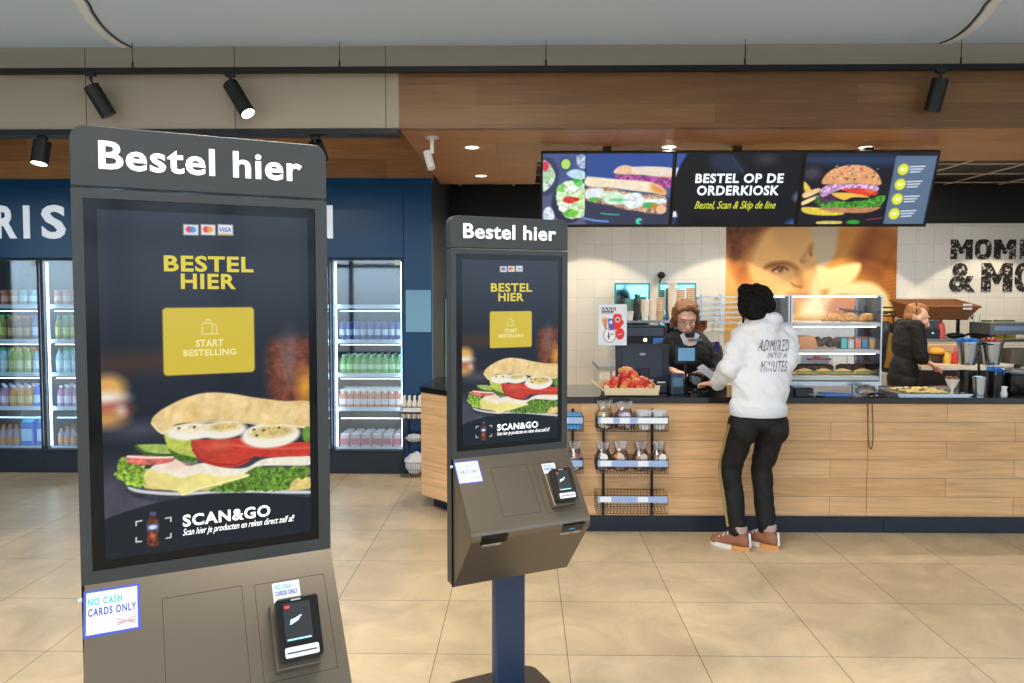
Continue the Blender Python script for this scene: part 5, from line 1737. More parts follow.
tumbler((ST.location.x + .088, 5.46, CT + zb_ - .01), .05, .074, hz - zb_ + .01, brushed, 'steel_bucket', 'right steel bucket with reddish packets on the condiment stand', 'bucket', 'steel buckets', redp, 'packets')
BB = thing('soup_kettle', 'large round black kettle at the right end of the counter', 'kettle', (P(1021, 392, 5.4).x, 5.45, CT))
MB().lathe([(.12, 0), (.128, .02), (.128, .13), (.134, .135), (.134, .145), (.0001, .146)], n=28).build('body', tblack, BB, smooth=40)
MB().lathe([(.126, .1465), (.12, .16), (.05, .175), (.0001, .178)], n=28).build('lid', mat('kettle_lid', (170, 174, 180), .2, metal=.8), BB, smooth=50)
MB().lathe([(.02, .178), (.022, .2), (.0001, .204)], n=14).build('lid_knob', tblack, BB, smooth=40)
tag(MB().lathe([(.018, 0), (.022, .02), (.014, .05), (.020, .068), (.0001, .072)], n=14).build('salt_shaker', mat('milk_white', (230, 230, 232), .3), loc=(P(1006, 394, 5.2).x, 5.22, CT), smooth=60), 'small white shaker in front of the black kettle', 'shaker')

# ---------------------------------------------------------------- baskets hung on the wall end beside the fridges
HR = thing('hanging_basket_rack', 'black rack of three wire baskets on the blue wall left of the counter end', 'rack', (0, 0, 0))
hx0, hx1 = P(400.5, 430, 6.68).x, P(421, 430, 6.68).x + .06
HZ = [(P(410, y1, 6.66).z, P(410, y0, 6.66).z) for y0, y1 in ((407, 419.5), (434, 444), (463, 479.5))]
for i, (z0, z1) in enumerate(HZ):
    z0 = max(z0, .012)
    wire_basket(HR, hx0, hx1, 6.66, 6.80, z0, z1, strip=(i == 0), tags=((.1, .9),))
for x in (hx0 + .05, hx1 - .05):
    MB().box(x - .006, 6.803, .012, x + .006, 6.812, HZ[0][1] + .06).build('post', wire, HR)
k = 0
for j in range(2):
    for i in range(5):
        o = product('bottle', 'white_bottle', (236, 232, 222), (150, 96, 76), (244, 242, 234), .20, .021)
        o.location = (hx0 + .028 + i * .046, 6.70 + j * .055, HZ[0][0] + .004)
        tag(o, 'slim bottle with white neck in the top basket of the wall rack', 'bottle', 'slim bottles in the top wall basket')
wbag = mat('white_pack', (224, 226, 230), .5, noise=.08, nscale=40)
def sack(loc, sz, label, m=wbag):
    rr = random.Random(int(loc[2] * 999 + loc[0] * 99))
    mb = MB(); mb.ball((0, 0, sz[2]), sz, nu=16, nv=10)
    mb.v = [(x * (1 + rr.uniform(-.15, .15)), y * (1 + rr.uniform(-.1, .1)), max(0, z * (1 + rr.uniform(-.15, .15)))) for x, y, z in mb.v]
    return tag(mb.build('napkin_pack', m, loc=loc, smooth=40), label, 'pack', 'packs in the wall baskets')
sack(((hx0 + hx1) / 2 - .01, 6.73, HZ[1][0] + .005), (.075, .055, .035), 'flat white pack in the middle basket of the wall rack')
sack(((hx0 + hx1) / 2, 6.73, .02), (.095, .058, .095), 'large white pack in the bottom basket of the wall rack')
# ================================================================ mural and lettering on the tile wall
WP = Plane((0, Y1, 0), (1, 0, 0), (0, 0, 1))
ma, mc = P(724.5, 350, Y1), P(897.5, 226, Y1)
cv = Canvas(330, 240, ma.x, ma.z, mc.x, mc.z, (226, 176, 104))
def U(*pts): return [WP.ab(700 + x / 4.6545, 225 + y / 4.6545) for x, y in pts]
def UE(x, y, rx, ry):
    a, b, c = U((x, y), (x + rx, y), (x, y + ry)); return a[0], a[1], abs(b[0] - a[0]), abs(c[1] - a[1])
cv.blend(np.ones_like(cv.X), (236, 192, 122), .12, .5)
# background on the right: arm, shoulder, dark sleeve
cv.poly(U((620, -20), (960, -20), (960, 420), (560, 420), (560, 200)), (214, 158, 88), soft=.15)
cv.poly(U((700, 180), (790, 20), (850, 30), (920, 90), (900, 200), (860, 260), (760, 230)), (132, 78, 34), soft=.1)
cv.poly(U((800, 60), (900, 40), (930, 120), (880, 190), (800, 170)), (190, 126, 62), soft=.12)
cv.poly(U((840, 300), (880, 190), (930, 120), (940, 420), (850, 420)), (206, 142, 62), soft=.03)
for k in range(12):
    cv.line(U((842, 200 + k * 18), (935, 180 + k * 18)), .012, (170, 108, 40), alpha=.5)
    if k < 8: cv.line(U((852 + k * 12, 160), (846 + k * 12, 410)), .012, (170, 108, 40), alpha=.5)
# face
cv.poly(U((150, 120), (180, 40), (280, -20), (500, -20), (545, 120), (560, 220), (545, 320), (470, 420), (300, 420), (220, 330), (170, 230)), (240, 196, 138), soft=.06)
cv.poly(U((130, 190), (150, 165), (185, 180), (230, 230), (245, 275), (225, 295), (190, 280), (155, 240)), (224, 160, 96), soft=.04)
cv.ell(*UE(190, 225, 26, 40), (196, 126, 66), soft=.06, rot=.4)
# hair
cv.poly(U((100, -30), (500, -30), (480, 0), (330, 0), (280, 40), (250, 90), (225, 150), (205, 205), (180, 180), (145, 170), (125, 110)), (150, 96, 52), soft=.08, var=.25, cell=.1)
cv.poly(U((110, -30), (330, -30), (300, 10), (230, 20), (190, 90), (165, 160), (140, 130)), (112, 68, 36), soft=.06, var=.3, cell=.06)
# brow and eyes
cv.poly(U((300, 200), (330, 178), (400, 172), (440, 190), (450, 205), (400, 188), (340, 196)), (128, 78, 36), soft=.03)
cv.poly(U((330, 214), (350, 196), (385, 192), (410, 208), (385, 224), (345, 224)), (196, 134, 84), soft=.03)
cv.poly(U((345, 213), (362, 200), (385, 200), (400, 210), (382, 219), (355, 219)), (246, 226, 196), soft=.015)
cv.ell(*UE(374, 207, 14, 12), (84, 46, 24), soft=.015)
cv.ell(*UE(371, 203, 4, 4), (240, 220, 200))
cv.line(U((338, 212), (362, 197), (388, 196), (408, 207)), .014, (90, 50, 24), alpha=.85)
cv.poly(U((470, 165), (490, 130), (515, 90), (528, 95), (520, 125), (500, 160), (480, 172)), (100, 58, 28), soft=.03)
cv.poly(U((485, 160), (505, 130), (528, 118), (525, 140), (505, 158)), (236, 206, 166), soft=.02)
cv.ell(*UE(514, 133, 9, 12), (84, 46, 24), soft=.015)
# nose, cheek, mouth
cv.poly(U((420, 190), (450, 215), (470, 250), (480, 285), (440, 285), (428, 260), (440, 230)), (204, 146, 88), soft=.08, alpha=.8)
cv.poly(U((448, 215), (462, 225), (478, 262), (474, 292), (452, 290), (458, 262)), (176, 116, 66), soft=.05, alpha=.7)
cv.line(U((426, 272), (440, 284), (470, 288)), .016, (150, 92, 48), alpha=.8)
cv.ell(*UE(380, 275, 60, 34), (250, 214, 160), soft=.15, alpha=.7)
cv.poly(U((400, 330), (450, 318), (490, 322), (520, 335), (470, 345), (420, 342)), (206, 130, 88), soft=.05)
cv.poly(U((250, 300), (320, 340), (360, 420), (230, 420), (210, 330)), (206, 146, 84), soft=.12, alpha=.7)
# grey translucent disc and bright petals
cv.poly(U((490, -20), (625, -20), (640, 60), (620, 150), (560, 195), (530, 140), (520, 60)), (206, 196, 180), soft=.03)
cv.poly(U((350, -20), (490, -20), (520, 60), (530, 140), (545, 200), (470, 180), (380, 120), (340, 50)), (220, 180, 132), soft=.06, alpha=.75)
cv.poly(U((545, 190), (600, 200), (680, 182), (745, 178), (740, 220), (700, 270), (640, 290), (560, 300), (550, 260)), (252, 230, 180), soft=.025)
cv.poly(U((600, 300), (660, 275), (730, 265), (800, 270), (850, 300), (880, 345), (870, 420), (590, 420)), (252, 234, 188), soft=.03)
cv.poly(U((540, 240), (555, 300), (590, 420), (470, 420), (510, 340)), (254, 240, 204), soft=.05)
cv.ell(*UE(668, 385, 82, 60), (224, 156, 108), soft=.03)
cv.ell(*UE(400, 380, 36, 28), (150, 96, 60), soft=.06, var=.4, cell=.05)
cv.c = np.clip(cv.c / 255, 0, 1) ** np.array((1.15, 1.22, 1.3)) * 255
tag(cv.mesh('wall_mural', frame_matrix((0, Y1 - .004, 0), (1, 0, 0), (0, 0, 1)), picture_mat('mural_print', 0, .5), None), 'large sepia photo mural of a face on the white tile wall', 'mural')

# distressed block lettering
ink = mat('worn_ink', (24, 22, 22), .6)
N, L, b = nodes_of(ink)
tc = N.new('ShaderNodeNewGeometry'); n = N.new('ShaderNodeTexNoise'); n.inputs['Scale'].default_value = 30; n.inputs['Detail'].default_value = 5; n.inputs['Roughness'].default_value = .7
L.new(tc.outputs['Position'], n.inputs['Vector'])
cr = N.new('ShaderNodeValToRGB'); cr.color_ramp.elements[0].position = .56; cr.color_ramp.elements[1].position = .60
cr.color_ramp.elements[0].color = lin((24, 22, 22)); cr.color_ramp.elements[1].color = lin((206, 200, 190))
L.new(n.outputs['Fac'], cr.inputs[0]); L.new(cr.outputs[0], b.inputs['Base Color'])
t = thing('wall_lettering', 'worn black block capitals in two lines on the white tile wall at the right', 'lettering', (0, 0, 0))
MW = frame_matrix((0, Y1 - .001, 0), (1, 0, 0), (0, 0, 1))
def W2(x0, y0, x1, y1): return tofrom(WP, (900 + x0 / 7.589, 220 + y0 / 7.589, 900 + x1 / 7.589, 220 + y1 / 7.589))
for ch, bx in (('M', (383, 148, 548, 297)), ('O', (568, 146, 690, 298)), ('M', (712, 148, 876, 297)), ('E', (908, 148, 1010, 297)), ('&', (372, 326, 566, 546)), ('M', (616, 326, 850, 541)), ('O', (868, 324, 1040, 545))):
    x0, y0, x1, y1 = W2(*bx)
    if ch == '&':
        letters('letter', ch, (x0, y0, x1, y1), MW, ink, t, .03, depth=.012)
        continue
    sx_, sy_ = x1 - x0, y1 - y0
    mb = MB()
    def blk(pts):
        mb.prism([(x0 + a * sx_, y0 + b_ * sy_) for a, b_ in pts], 0, .012)
    if ch == 'M':
        blk([(0, 0), (.3, 0), (.3, 1), (0, 1)]); blk([(.7, 0), (1, 0), (1, 1), (.7, 1)])
        blk([(.3001, 1), (.3001, .56), (.44, .26), (.56, .26), (.6999, .56), (.6999, 1), (.5, .56)])
    elif ch == 'E':
        blk([(0, 0), (.34, 0), (.34, 1), (0, 1)])
        for a, b_ in ((0, .22), (.4, .6), (.78, 1)):
            blk([(.3401, a), (1, a), (1, b_), (.3401, b_)])
    else:
        o_, i_ = [], []
        for k in range(36):
            an = 2 * math.pi * k / 36
            c_, s_ = math.cos(an), math.sin(an)
            f_ = (abs(c_) ** 2.8 + abs(s_) ** 2.8) ** (-1 / 2.8)
            o_.append((x0 + sx_ * (.5 + .5 * c_ * f_), y0 + sy_ * (.5 + .5 * s_ * f_)))
            i_.append((x0 + sx_ * (.5 + .21 * c_ * f_), y0 + sy_ * (.5 + .27 * s_ * f_)))
        n_ = 36
        vs_ = [(p[0], p[1], z) for z in (0, .012) for p in o_ + i_]
        fs_ = []
        for k in range(n_):
            j = (k + 1) % n_
            fs_ += [(72 + k, 72 + j, 108 + j, 108 + k), (k, j, 72 + j, 72 + k), (36 + j, 36 + k, 108 + k, 108 + j)]
        mb.add(vs_, fs_)
    mb.move(MW)
    mb.build('letter', ink, t)
# ================================================================ behind the counter
grey_m = mat('grey_cabinet', (150, 154, 160), .4)
dk = mat('equipment_black', (18, 18, 20), .35)
whitem = mat('worktop_white', (222, 220, 214), .3)
YB = 7.25


def pbox(mb, x0, y0, x1, y1, Yf, dep, m=0, z0=None):
    a, c = P(x0, y1, Yf), P(x1, y0, Yf)
    return mb.box(a.x, Yf, a.z if z0 is None else z0, c.x, Yf + dep, c.z, m)


# low back counter under the shelf left of the cashier
a, c = P(600, 345, 7.5), P(745, 345, 7.5)
BC = thing('back_counter', 'white back counter behind the cashier', 'counter', (0, 0, 0))
MB().box(a.x, 7.55, .1, c.x + .3, 8.2, .88).build('body', whitem, BC)
MB().box(a.x - .01, 7.53, .8805, c.x + .31, 8.2, .92).build('worktop', grey_m, BC)
MB().box(a.x + .02, 7.6, 0, c.x + .28, 8.18, .0995).build('plinth', dk, BC)
# shelf with paper cups
zs = P(660, 320.5, 7.6).z
SH = thing('cup_shelf', 'steel shelf carrying paper cups behind the cashier', 'shelf', (0, 0, 0))
a, c = P(617, 322, 7.6), P(703, 322, 7.6)
MB().box(a.x, 7.6, zs - .025, c.x, 7.9, zs).build('shelf_board', steel, SH)
for x in (a.x + .03, c.x - .03):
    MB().box(x - .01, 7.86, .921, x + .01, 7.88, zs - .0255).build('post', steel, SH)
cupm = [mat('paper_cup_kraft', (206, 170, 130), .7), mat('paper_cup_white', (232, 222, 206), .6)]
crim = mat('cup_rim', (240, 232, 218), .5)
cp = {}
def cup(k, x, y, z, label, group):
    if k not in cp:
        o = MB().lathe([(.030, 0), (.042, .10)], n=18, m=0).lathe([(.042, .10), (.0445, .102), (.0445, .106), (.040, .106), (.029, .008), (.0001, .008)], n=18, m=1).build('paper_cup', [cupm[k], crim], smooth=50)
        cp[k] = o
    else:
        o = cp[k].copy(); COL.objects.link(o)
    o.location = (x, y, z)
    tag(o, label, 'cup', group)
stacks = [(645, 7.68, 6, 1, 'first cup stack from the left on the steel shelf'), (652.5, 7.70, 6, 1, 'second cup stack from the left on the steel shelf'), (660, 7.72, 7, 0, 'third cup stack from the left on the steel shelf'),
          (672, 7.68, 14, 1, 'tall cup stack directly left of the cashier head'), (680.5, 7.74, 11, 0, 'cup stack just behind the cashier head, kraft paper'), (690, 7.72, 12, 0, 'tall kraft cup stack behind the cashier head')]
for px, y, n, k, lb in stacks:
    x = P(px, 320, y).x
    for i in range(n):
        cup(k, x, y, zs + .001 + i * .0205, 'pale paper cup nested in the ' + lb, lb)
# dark bottles at the left of the shelf
for i, (px, h_) in enumerate(((622, .24), (636, .26))):
    o = product('bottle', 'syrup_bottle', (26, 26, 28), (50, 46, 44), (14, 14, 16), h_, .032)
    o.location = (P(px, 320, 7.7).x, 7.72, zs)
    tag(o, ['dark syrup bottle at the left end of the steel shelf', 'tall dark syrup bottle left of the paper cups'][i], 'bottle', 'syrup bottles')
o = MB().lathe([(.03, 0), (.045, .09), (.047, .092), (.0001, .09)], n=16).build('bowl', mat('bowl_white', (232, 232, 230), .3), loc=(P(629, 320, 7.7).x, 7.66, zs), smooth=50)
tag(o, 'small white bowl between the two dark syrup bottles', 'bowl')
# mirror-like glass screens on the wall behind the shelf
mir = mat('tinted_mirror', (150, 214, 226), .05, metal=1.0)
mfr = mat('mirror_frame', (60, 150, 164), .3, metal=.5)
for (x0, x1, lb) in ((614, 650, 'left cyan tinted mirror panel behind the cup shelf'), (658, 696, 'right tinted mirror panel behind the cup stacks')):
    a, c = P(x0, 346, 8.3), P(x1, 283, 8.3)
    t = thing('mirror_panel', lb, 'mirror', (a.x, 8.3, a.z), group='mirror panels')
    w_, h_ = c.x - a.x, c.z - a.z
    MB().box(.02, -.012, .02, w_ - .02, -.006, h_ - .02).build('pane', mir, t)
    MB().box(0, -.014, 0, .02, .01, h_).box(w_ - .02, -.014, 0, w_, .01, h_).box(.02, -.014, 0, w_ - .02, .01, .02).box(.02, -.014, h_ - .02, w_ - .02, .01, h_).build('frame', mfr, t)
    MB().box(w_ * .3, -.0055, -a.z, w_ * .7, .05, h_ * .9).build('stand', dk, t)
# security camera like bracket above
q = P(661, 278, 8.5)
tag(MB().cyl((0, .09, .02), (0, 0, .02), .012, n=10).ball((0, -.02, .03), (.045, .05, .04)).tube([(0, 0, 0), (-.02, 0, -.06)], .01).build('wall_camera', dk, loc=tuple(q), smooth=60), 'small black camera on the tile wall above the cup shelf', 'camera')
# coffee machine below the shelf
CM = thing('coffee_machine', 'dark coffee machine with a small lamp under the cup shelf', 'coffee machine', (P(643, 345, 7.62).x, 7.62, .92))
zt_ = P(640, 324, 7.62).z - .94
MB().prism(rrect(-.24, 0, .24, .26, .02), .02, zt_).build('body', mat('machine_dark', (32, 36, 46), .3), CM, bevel=.004)
MB().box(-.2, -.012, zt_ - .10, .2, -.0005, zt_ - .02).build('front_panel', mat('machine_panel', (84, 96, 116), .3, metal=.6), CM)
for x in (-.2, .2):
    MB().cyl((x, .05, 0), (x, .05, .02), .02, n=10).build('foot', dk, CM)
MB().ball((0.02, -.012, zt_ - .14), .018).build('lamp', mat('warm_lamp', (255, 210, 150), .4, emit=(255, 210, 150), es=4), CM)
MB().box(.1, -.02, zt_ - .2, .2, -.0005, zt_ - .12).build('blue_tag', mat('blue_tag', (50, 110, 190), .4), CM)
# bean hoppers right of the cashier head
for i, (px, r_, cc) in enumerate(((712, .055, (84, 34, 24)),)):
    H_ = thing('bean_grinder', 'coffee grinder with a dark red bean hopper right of the cashier', 'grinder', (P(px, 340, 7.0).x, 7.60, .92))
    zz = P(px, 334, 7.6).z - .92
    MB().prism(rrect(-.06, -.09, .06, .09, .02), 0, zz - .01).build('body', dk, H_, bevel=.004)
    MB().lathe([(.035, zz - .01), (.095, zz + .06), (.10, zz + .12), (.0001, zz + .125)], n=22).build('hopper', mat('hopper_red', (92, 36, 26), .15, coat=.5), H_, smooth=40)
    MB().lathe([(.10, zz + .122), (.10, zz + .135), (.0001, zz + .137)], n=22).build('lid', dk, H_, smooth=40)
# slatted wall rack
SR = thing('wire_wall_rack', 'steel slatted rack on the tile wall right of the cashier', 'rack', (0, 0, 0))
a, c = P(701, 322, 8.4), P(744, 297, 8.4)
mb = MB()
for i in range(6):
    z = a.z + (c.z - a.z) * i / 5
    mb.box(a.x, 8.38, z - .008, c.x + .12, 8.40, z + .008)
mb.build('slat', steel, SR)
for f in (0, .45, 1.1):
    x = a.x + (c.x - a.x) * f
    MB().box(x - .012, 8.401, a.z - .05, x + .012, 8.42, c.z + .03).box(x - .012, 8.421, c.z - .02, x + .012, 8.599, c.z).build('upright', steel, SR)

# ---------------------------------------------------------------- bench of the kitchen assistant
BX0, BX1 = P(862, 370, YB).x, P(1030, 370, YB).x + .6
zb = P(945, 367, YB).z
KB = thing('kitchen_bench', 'white topped prep bench with black base behind the counter', 'bench', (0, 0, 0))
MB().box(P(922, 370, YB).x, YB, zb - .03, BX1, YB + .6, zb).build('worktop', whitem, KB)
MB().box(P(922, 370, YB).x + .02, YB + .02, 0, BX1 - .02, YB + .58, zb - .031).build('base', dk, KB)
# upper shelf unit
YU = 7.75
zu = P(960, 339, YU).z
zh = P(960, 318.5, YU).z
KU = thing('kitchen_shelf_unit', 'grey shelf unit on the prep bench', 'shelf', (0, 0, 0))
a, c = P(922, 339, YU), P(1030, 339, YU)
MB().box(a.x, YU, zu - .03, c.x + .4, YU + .35, zu).build('shelf_board', mat('shelf_greygreen', (120, 126, 118), .4), KU)
for x in (a.x + .02, c.x + .38):
    MB().box(x - .015, YU + .16, zb + .001, x + .015, YU + .2, zu - .0305).build('leg', dk, KU)
mb = MB().box(a.x + .05, YU + .3, zu + .001, P(957, 330, YU).x, YU + .33, zh - .03)
mb.build('back_board', mat('board_grey', (176, 180, 186), .5), KU)
# wicker basket on its own pair of uprights
wk = mat('wicker', (124, 78, 42), .6, noise=.4, nscale=90, bump=.5)
x0_, x1_ = P(906, 310, YU).x, P(979, 310, YU).x
zt1 = P(940, 301, YU + .3).z
WB = thing('wicker_basket', 'long wicker basket of bread rolls above the assistant', 'basket', (0, 0, 0))
yb0, yb1 = YU - .02, YU + .34
xa0, xb0, xa1, xb1 = x0_ + .07, x1_ - .09, x0_, x1_          # floor ends, rim ends
ya0, yb_0, ya1, yb_1 = yb0 + .06, yb1 - .03, yb0, yb1
zf, zr0, zr1 = zh - .004, zt1 - .055, zt1 + .01
ins = .012
outer = [(xa0, ya0, zf), (xb0, ya0, zf), (xb0, yb_0, zf), (xa0, yb_0, zf), (xa1 + .03, ya1, zr0), (xb1, ya1, zr0), (xb1 - .05, yb_1, zr1), (xa1, yb_1, zr1)]
inner = [(x + (ins if x < (x0_ + x1_) / 2 else -ins), y + (ins if y < YU + .15 else -ins), z + (ins if i < 4 else 0)) for i, (x, y, z) in enumerate(outer)]
mb = MB().add(outer, [(3, 2, 1, 0), (0, 1, 5, 4), (1, 2, 6, 5), (2, 3, 7, 6), (3, 0, 4, 7)]).add(inner, [(0, 1, 2, 3), (4, 5, 1, 0), (5, 6, 2, 1), (6, 7, 3, 2), (7, 4, 0, 3)])
for i in range(22):                                           # raised stakes and weave bands
    f = (i + .5) / 22
    p0 = Vector(outer[0]).lerp(Vector(outer[1]), f); p1 = Vector(outer[4]).lerp(Vector(outer[5]), f)
    mb.tube([tuple(p0), tuple(p1)], .007, 6)
for k in range(6):
    f = (k + .5) / 6
    q = [Vector(outer[i]).lerp(Vector(outer[i + 4]), f) for i in (0, 1, 2, 3)]
    pts = []
    for j in range(23):
        r_ = q[0].lerp(q[1], j / 22); r_.y += (-.006 if (j + k) % 2 else .004); pts.append(tuple(r_))
    mb.tube(pts, .0085, 6)
    mb.tube([tuple(q[1]), tuple(q[2])], .0085, 6)
mb.build('weave', wk, WB, smooth=60)
MB().tube([outer[4], outer[5], outer[6], outer[7]], .014, 8, closed=True).build('rim', wk, WB, smooth=60)
sp = MB()
for x in (x0_ + .15, x1_ - .12):
    sp.box(x - .012, YU + .14, zu + .001, x + .012, YU + .17, zh - .012)
sp.box(x0_ + .1, YU + .04, zh - .016, x1_ - .08, YU + .28, zh - .0045)
sp.build('support', dk, WB)
for i in range(5):
    loaf('bread_roll', 'pale bread roll in the wicker basket, ' + ['at its left end', 'second from the left', 'in the middle', 'fourth from the left', 'at its right end'][i], 'bread roll', 'bread rolls in the wicker basket', x0_ + .14 + i * (x1_ - x0_ - .26) / 4, YU + .15, zh + .045, .13, .045, .3 * (i - 2), crust2 if i % 2 else crust)
MB().prism(rrect(-.045, -.006, .045, -.002, .001, 2), 0, .06).build('price_card', paper_w, WB, loc=(P(966, 312, YU).x, yb0 - .002, zt1 - .085))
# black rails left of the assistant
RL = thing('wall_rail', 'three black horizontal rails with an end post left of the assistant', 'rail', (0, 0, 0))
xa, xb = P(866, 310, 8.3).x, P(907, 310, 8.3).x
for py in (307.5, 311.8, 316):
    z = P(890, py, 8.3).z
    MB().cyl((xa, 8.3, z), (xb, 8.3, z), .009, n=8).build('bar', dk, RL)
MB().box(xb - .01, 8.28, P(907, 320, 8.3).z, xb + .04, 8.32, P(907, 303.5, 8.3).z).box(xa, 8.29, P(907, 317, 8.3).z, xa + .02, 8.599, P(907, 306, 8.3).z).box(xb, 8.321, P(907, 317, 8.3).z, xb + .02, 8.599, P(907, 306, 8.3).z).build('post', dk, RL)
# things on the bench and shelf
def put(name, mb, mats, px, Yq, z, label, cat, smooth=None, bevel=0, rz=0):
    return tag(mb.build(name, mats, loc=(P(px, 360, Yq).x, Yq, z), smooth=smooth, bevel=bevel, rot=(0, 0, rz)), label, cat)
ket = mat('ketchup_red', (190, 40, 46), .3)
t = thing('ketchup_bottle', 'red ketchup bottle standing on the grey shelf', 'bottle', (P(945.5, 330, YU).x, YU + .08, zu))
MB().lathe([(.04, 0), (.042, .01), (.038, .09), (.03, .14), (.012, .17)], n=16).build('body', mat('squeeze_red', (214, 90, 90), .3), t, smooth=60)
MB().lathe([(.014, .17), (.006, .21), (.0001, .212)], n=12).build('nozzle', ket, t, smooth=60)
put('scale_display', MB().prism(rrect(-.075, 0, .075, .10, .01), 0, .05, 'y').prism(rrect(-.008, .05, .008, .066, .005), -.002, -.0005, 'y', 1), [dk, mat('indicator_white', (230, 240, 245), .4, emit=(220, 235, 245), es=1)], 932, YU + .05, zu, 'small black box with a white indicator dot on the grey shelf', 'scale')
put('black_scoop', MB().ball((0, 0, .03), (.10, .06, .03)).tube([(.08, 0, .03), (.2, .02, .06)], .012), dk, 955, YU + .1, zu, 'black scoop lying right of the ketchup bottle', 'scoop', 60)
put('cardboard_box', MB().prism(rrect(-.17, -.1, .17, .1, .005, 2), 0, .19), mat('tan_box', (206, 170, 130), .6), 938, YB + .42, zb, 'tan cardboard box at the back of the prep bench', 'box')
put('food_tub', MB().lathe([(.055, 0), (.075, .09), (.078, .09), (.0001, .088)], n=20, m=0).ball((0, 0, .105), (.072, .07, .045), 1), [mat('tub_brown', (58, 34, 30), .3), mat('grated_orange', (230, 160, 40), .6, noise=.2, nscale=60)], 937, YB + .2, zb, 'brown tub heaped with orange grated cheese on the prep bench', 'tub', 60)
put('mustard_pot', MB().lathe([(.04, 0), (.045, .07), (.03, .09), (.03, .105), (.0001, .107)], n=18), mat('mustard', (226, 190, 70), .35), 947, YB + .15, zb, 'yellow mustard pot right of the orange heap', 'pot', 50)
put('pepper_mill', MB().lathe([(.02, 0), (.022, .04), (.012, .07), (.02, .11), (.0001, .125)], n=14), dk, 949, YB + .3, zb, 'black pepper mill behind the mustard pot', 'mill', 50)
put('chopping_board', MB().prism(rrect(-.3, -.11, .3, .11, .02), .0, .02), mat('board_wood', (226, 206, 176), .5), 938, YB + .13, zb + .0005, 'pale chopping board at the front of the prep bench', 'board')
KIDB = bpy.data.objects
for nm in ('food_tub', 'mustard_pot'):
    if nm in KIDB: KIDB[nm].location.z = zb + .021
put('squeeze_bottle', MB().lathe([(.03, 0), (.031, .01), (.028, .12), (.008, .15), (.004, .19), (.0001, .19)], n=14), mat('sauce_red', (206, 56, 60), .35), 955, YB + .1, zb, 'slim red sauce bottle right of the mustard pot', 'bottle', 60)
# steel box and jars at the right
t = thing('toaster_oven', 'grey steel oven box with a dark glass front at the right edge', 'oven', (P(1007, 345, YB).x, YB + .15, zb))
zq = P(1007, 323, YB + .15).z - zb; w1 = P(990, 340, YB + .15).x - t.location.x
MB().box(w1, 0, .30, w1 + .9, .35, zq).build('body', mat('oven_grey', (96, 100, 106), .3, metal=.6), t, bevel=.004)
MB().box(w1 + .04, -.006, .34, w1 + .35, -.0005, zq - .03).build('glass_front', mat('oven_glass', (116, 140, 172), .1), t)
MB().box(w1, .02, 0, w1 + .03, .33, .2995).build('leg', dk, t); MB().box(w1 + .85, .02, 0, w1 + .88, .33, .2995).build('leg', dk, t)
MB().box(w1 - .02, 0, .13, w1 + .8, .3, .15).build('shelf_board', steel, t)
for i, px in enumerate((989, 1001, 1012)):
    j = thing('pickle_jar', 'tall glass jar of yellow peppers with green lid, ' + ['left of the oven', 'behind the middle of the oven', 'behind the right of the oven'][i], 'jar', (P(px, 340, YU + .1).x, YU + .15, zu), group='pickle jars')
    hj = P(px, 320, YU + .15).z - zu
    MB().lathe([(.055, 0), (.06, .01), (.06, hj * .72), (.045, hj * .86)], n=18).build('glass', mat('pickle_yellow', (186, 160, 50), .15, noise=.4, nscale=40), j, smooth=50)
    MB().lathe([(.048, hj * .86), (.05, hj), (.0001, hj)], n=18).build('lid', mat('lid_green', (90, 120, 50), .3), j, smooth=40)
put('utensil_pot', MB().lathe([(.04, 0), (.045, .12), (.04, .12), (.0001, .01)], n=16).tube([(0, 0, .02), (-.05, 0, .22)], .005).tube([(0, 0, .02), (.03, 0, .24)], .005).ball((-.055, 0, .23), (.02, .008, .03)), brushed, 976, YU + .1, zu, 'steel pot of spoons on the grey shelf', 'pot', 60)
put('toaster', MB().prism(rrect(-.13, -.09, .13, .09, .03), .01, .17).box(-.1, -.03, .1701, .1, .03, .174, 1), [mat('toaster_brown', (92, 84, 72), .3, metal=.5), dk], 1018, YB + .1, zb + .0, 'brownish steel toaster at the right edge of the prep bench', 'toaster', 50)
put('plate_stack', MB().lathe([(.09, 0), (.1, .01), (.1, .03), (.0001, .028)], n=24), mat('plate_white', (232, 232, 232), .2), 1004, YB + .06, zb, 'small stack of white plates on the prep bench', 'plates', 60)
# black apron and bag hanging left of the assistant
t = thing('hanging_bag', 'black bag with an ochre stripe hanging left of the kitchen assistant', 'bag', (P(887, 345, 7.6).x, 7.62, P(887, 372, 7.6).z))
hb_ = P(887, 322, 7.6).z - t.location.z
fuse('bag_body', [('e', (0, 0, hb_ * .5), (.13, .08, hb_ * .52)), ('e', (0.02, 0, hb_ * .3), (.14, .09, hb_ * .32))], .012, dk, t)
MB().prism([(-.05, .05), (.03, .04), (.045, hb_ * .75), (-.01, hb_ * .8)], -.095, -.075, 'y').build('stripe', mat('ochre', (132, 100, 30), .6), t)
MB().tube(spline([(-.06, 0, hb_ * .9), (-.05, 0, hb_ + .08), (.05, 0, hb_ + .08), (.07, 0, hb_ * .9)], 6), .008).build('handle', dk, t)
MB().box(-.012, 0, hb_ + .075, .012, .98, hb_ + .09).build('hook', dk, t)
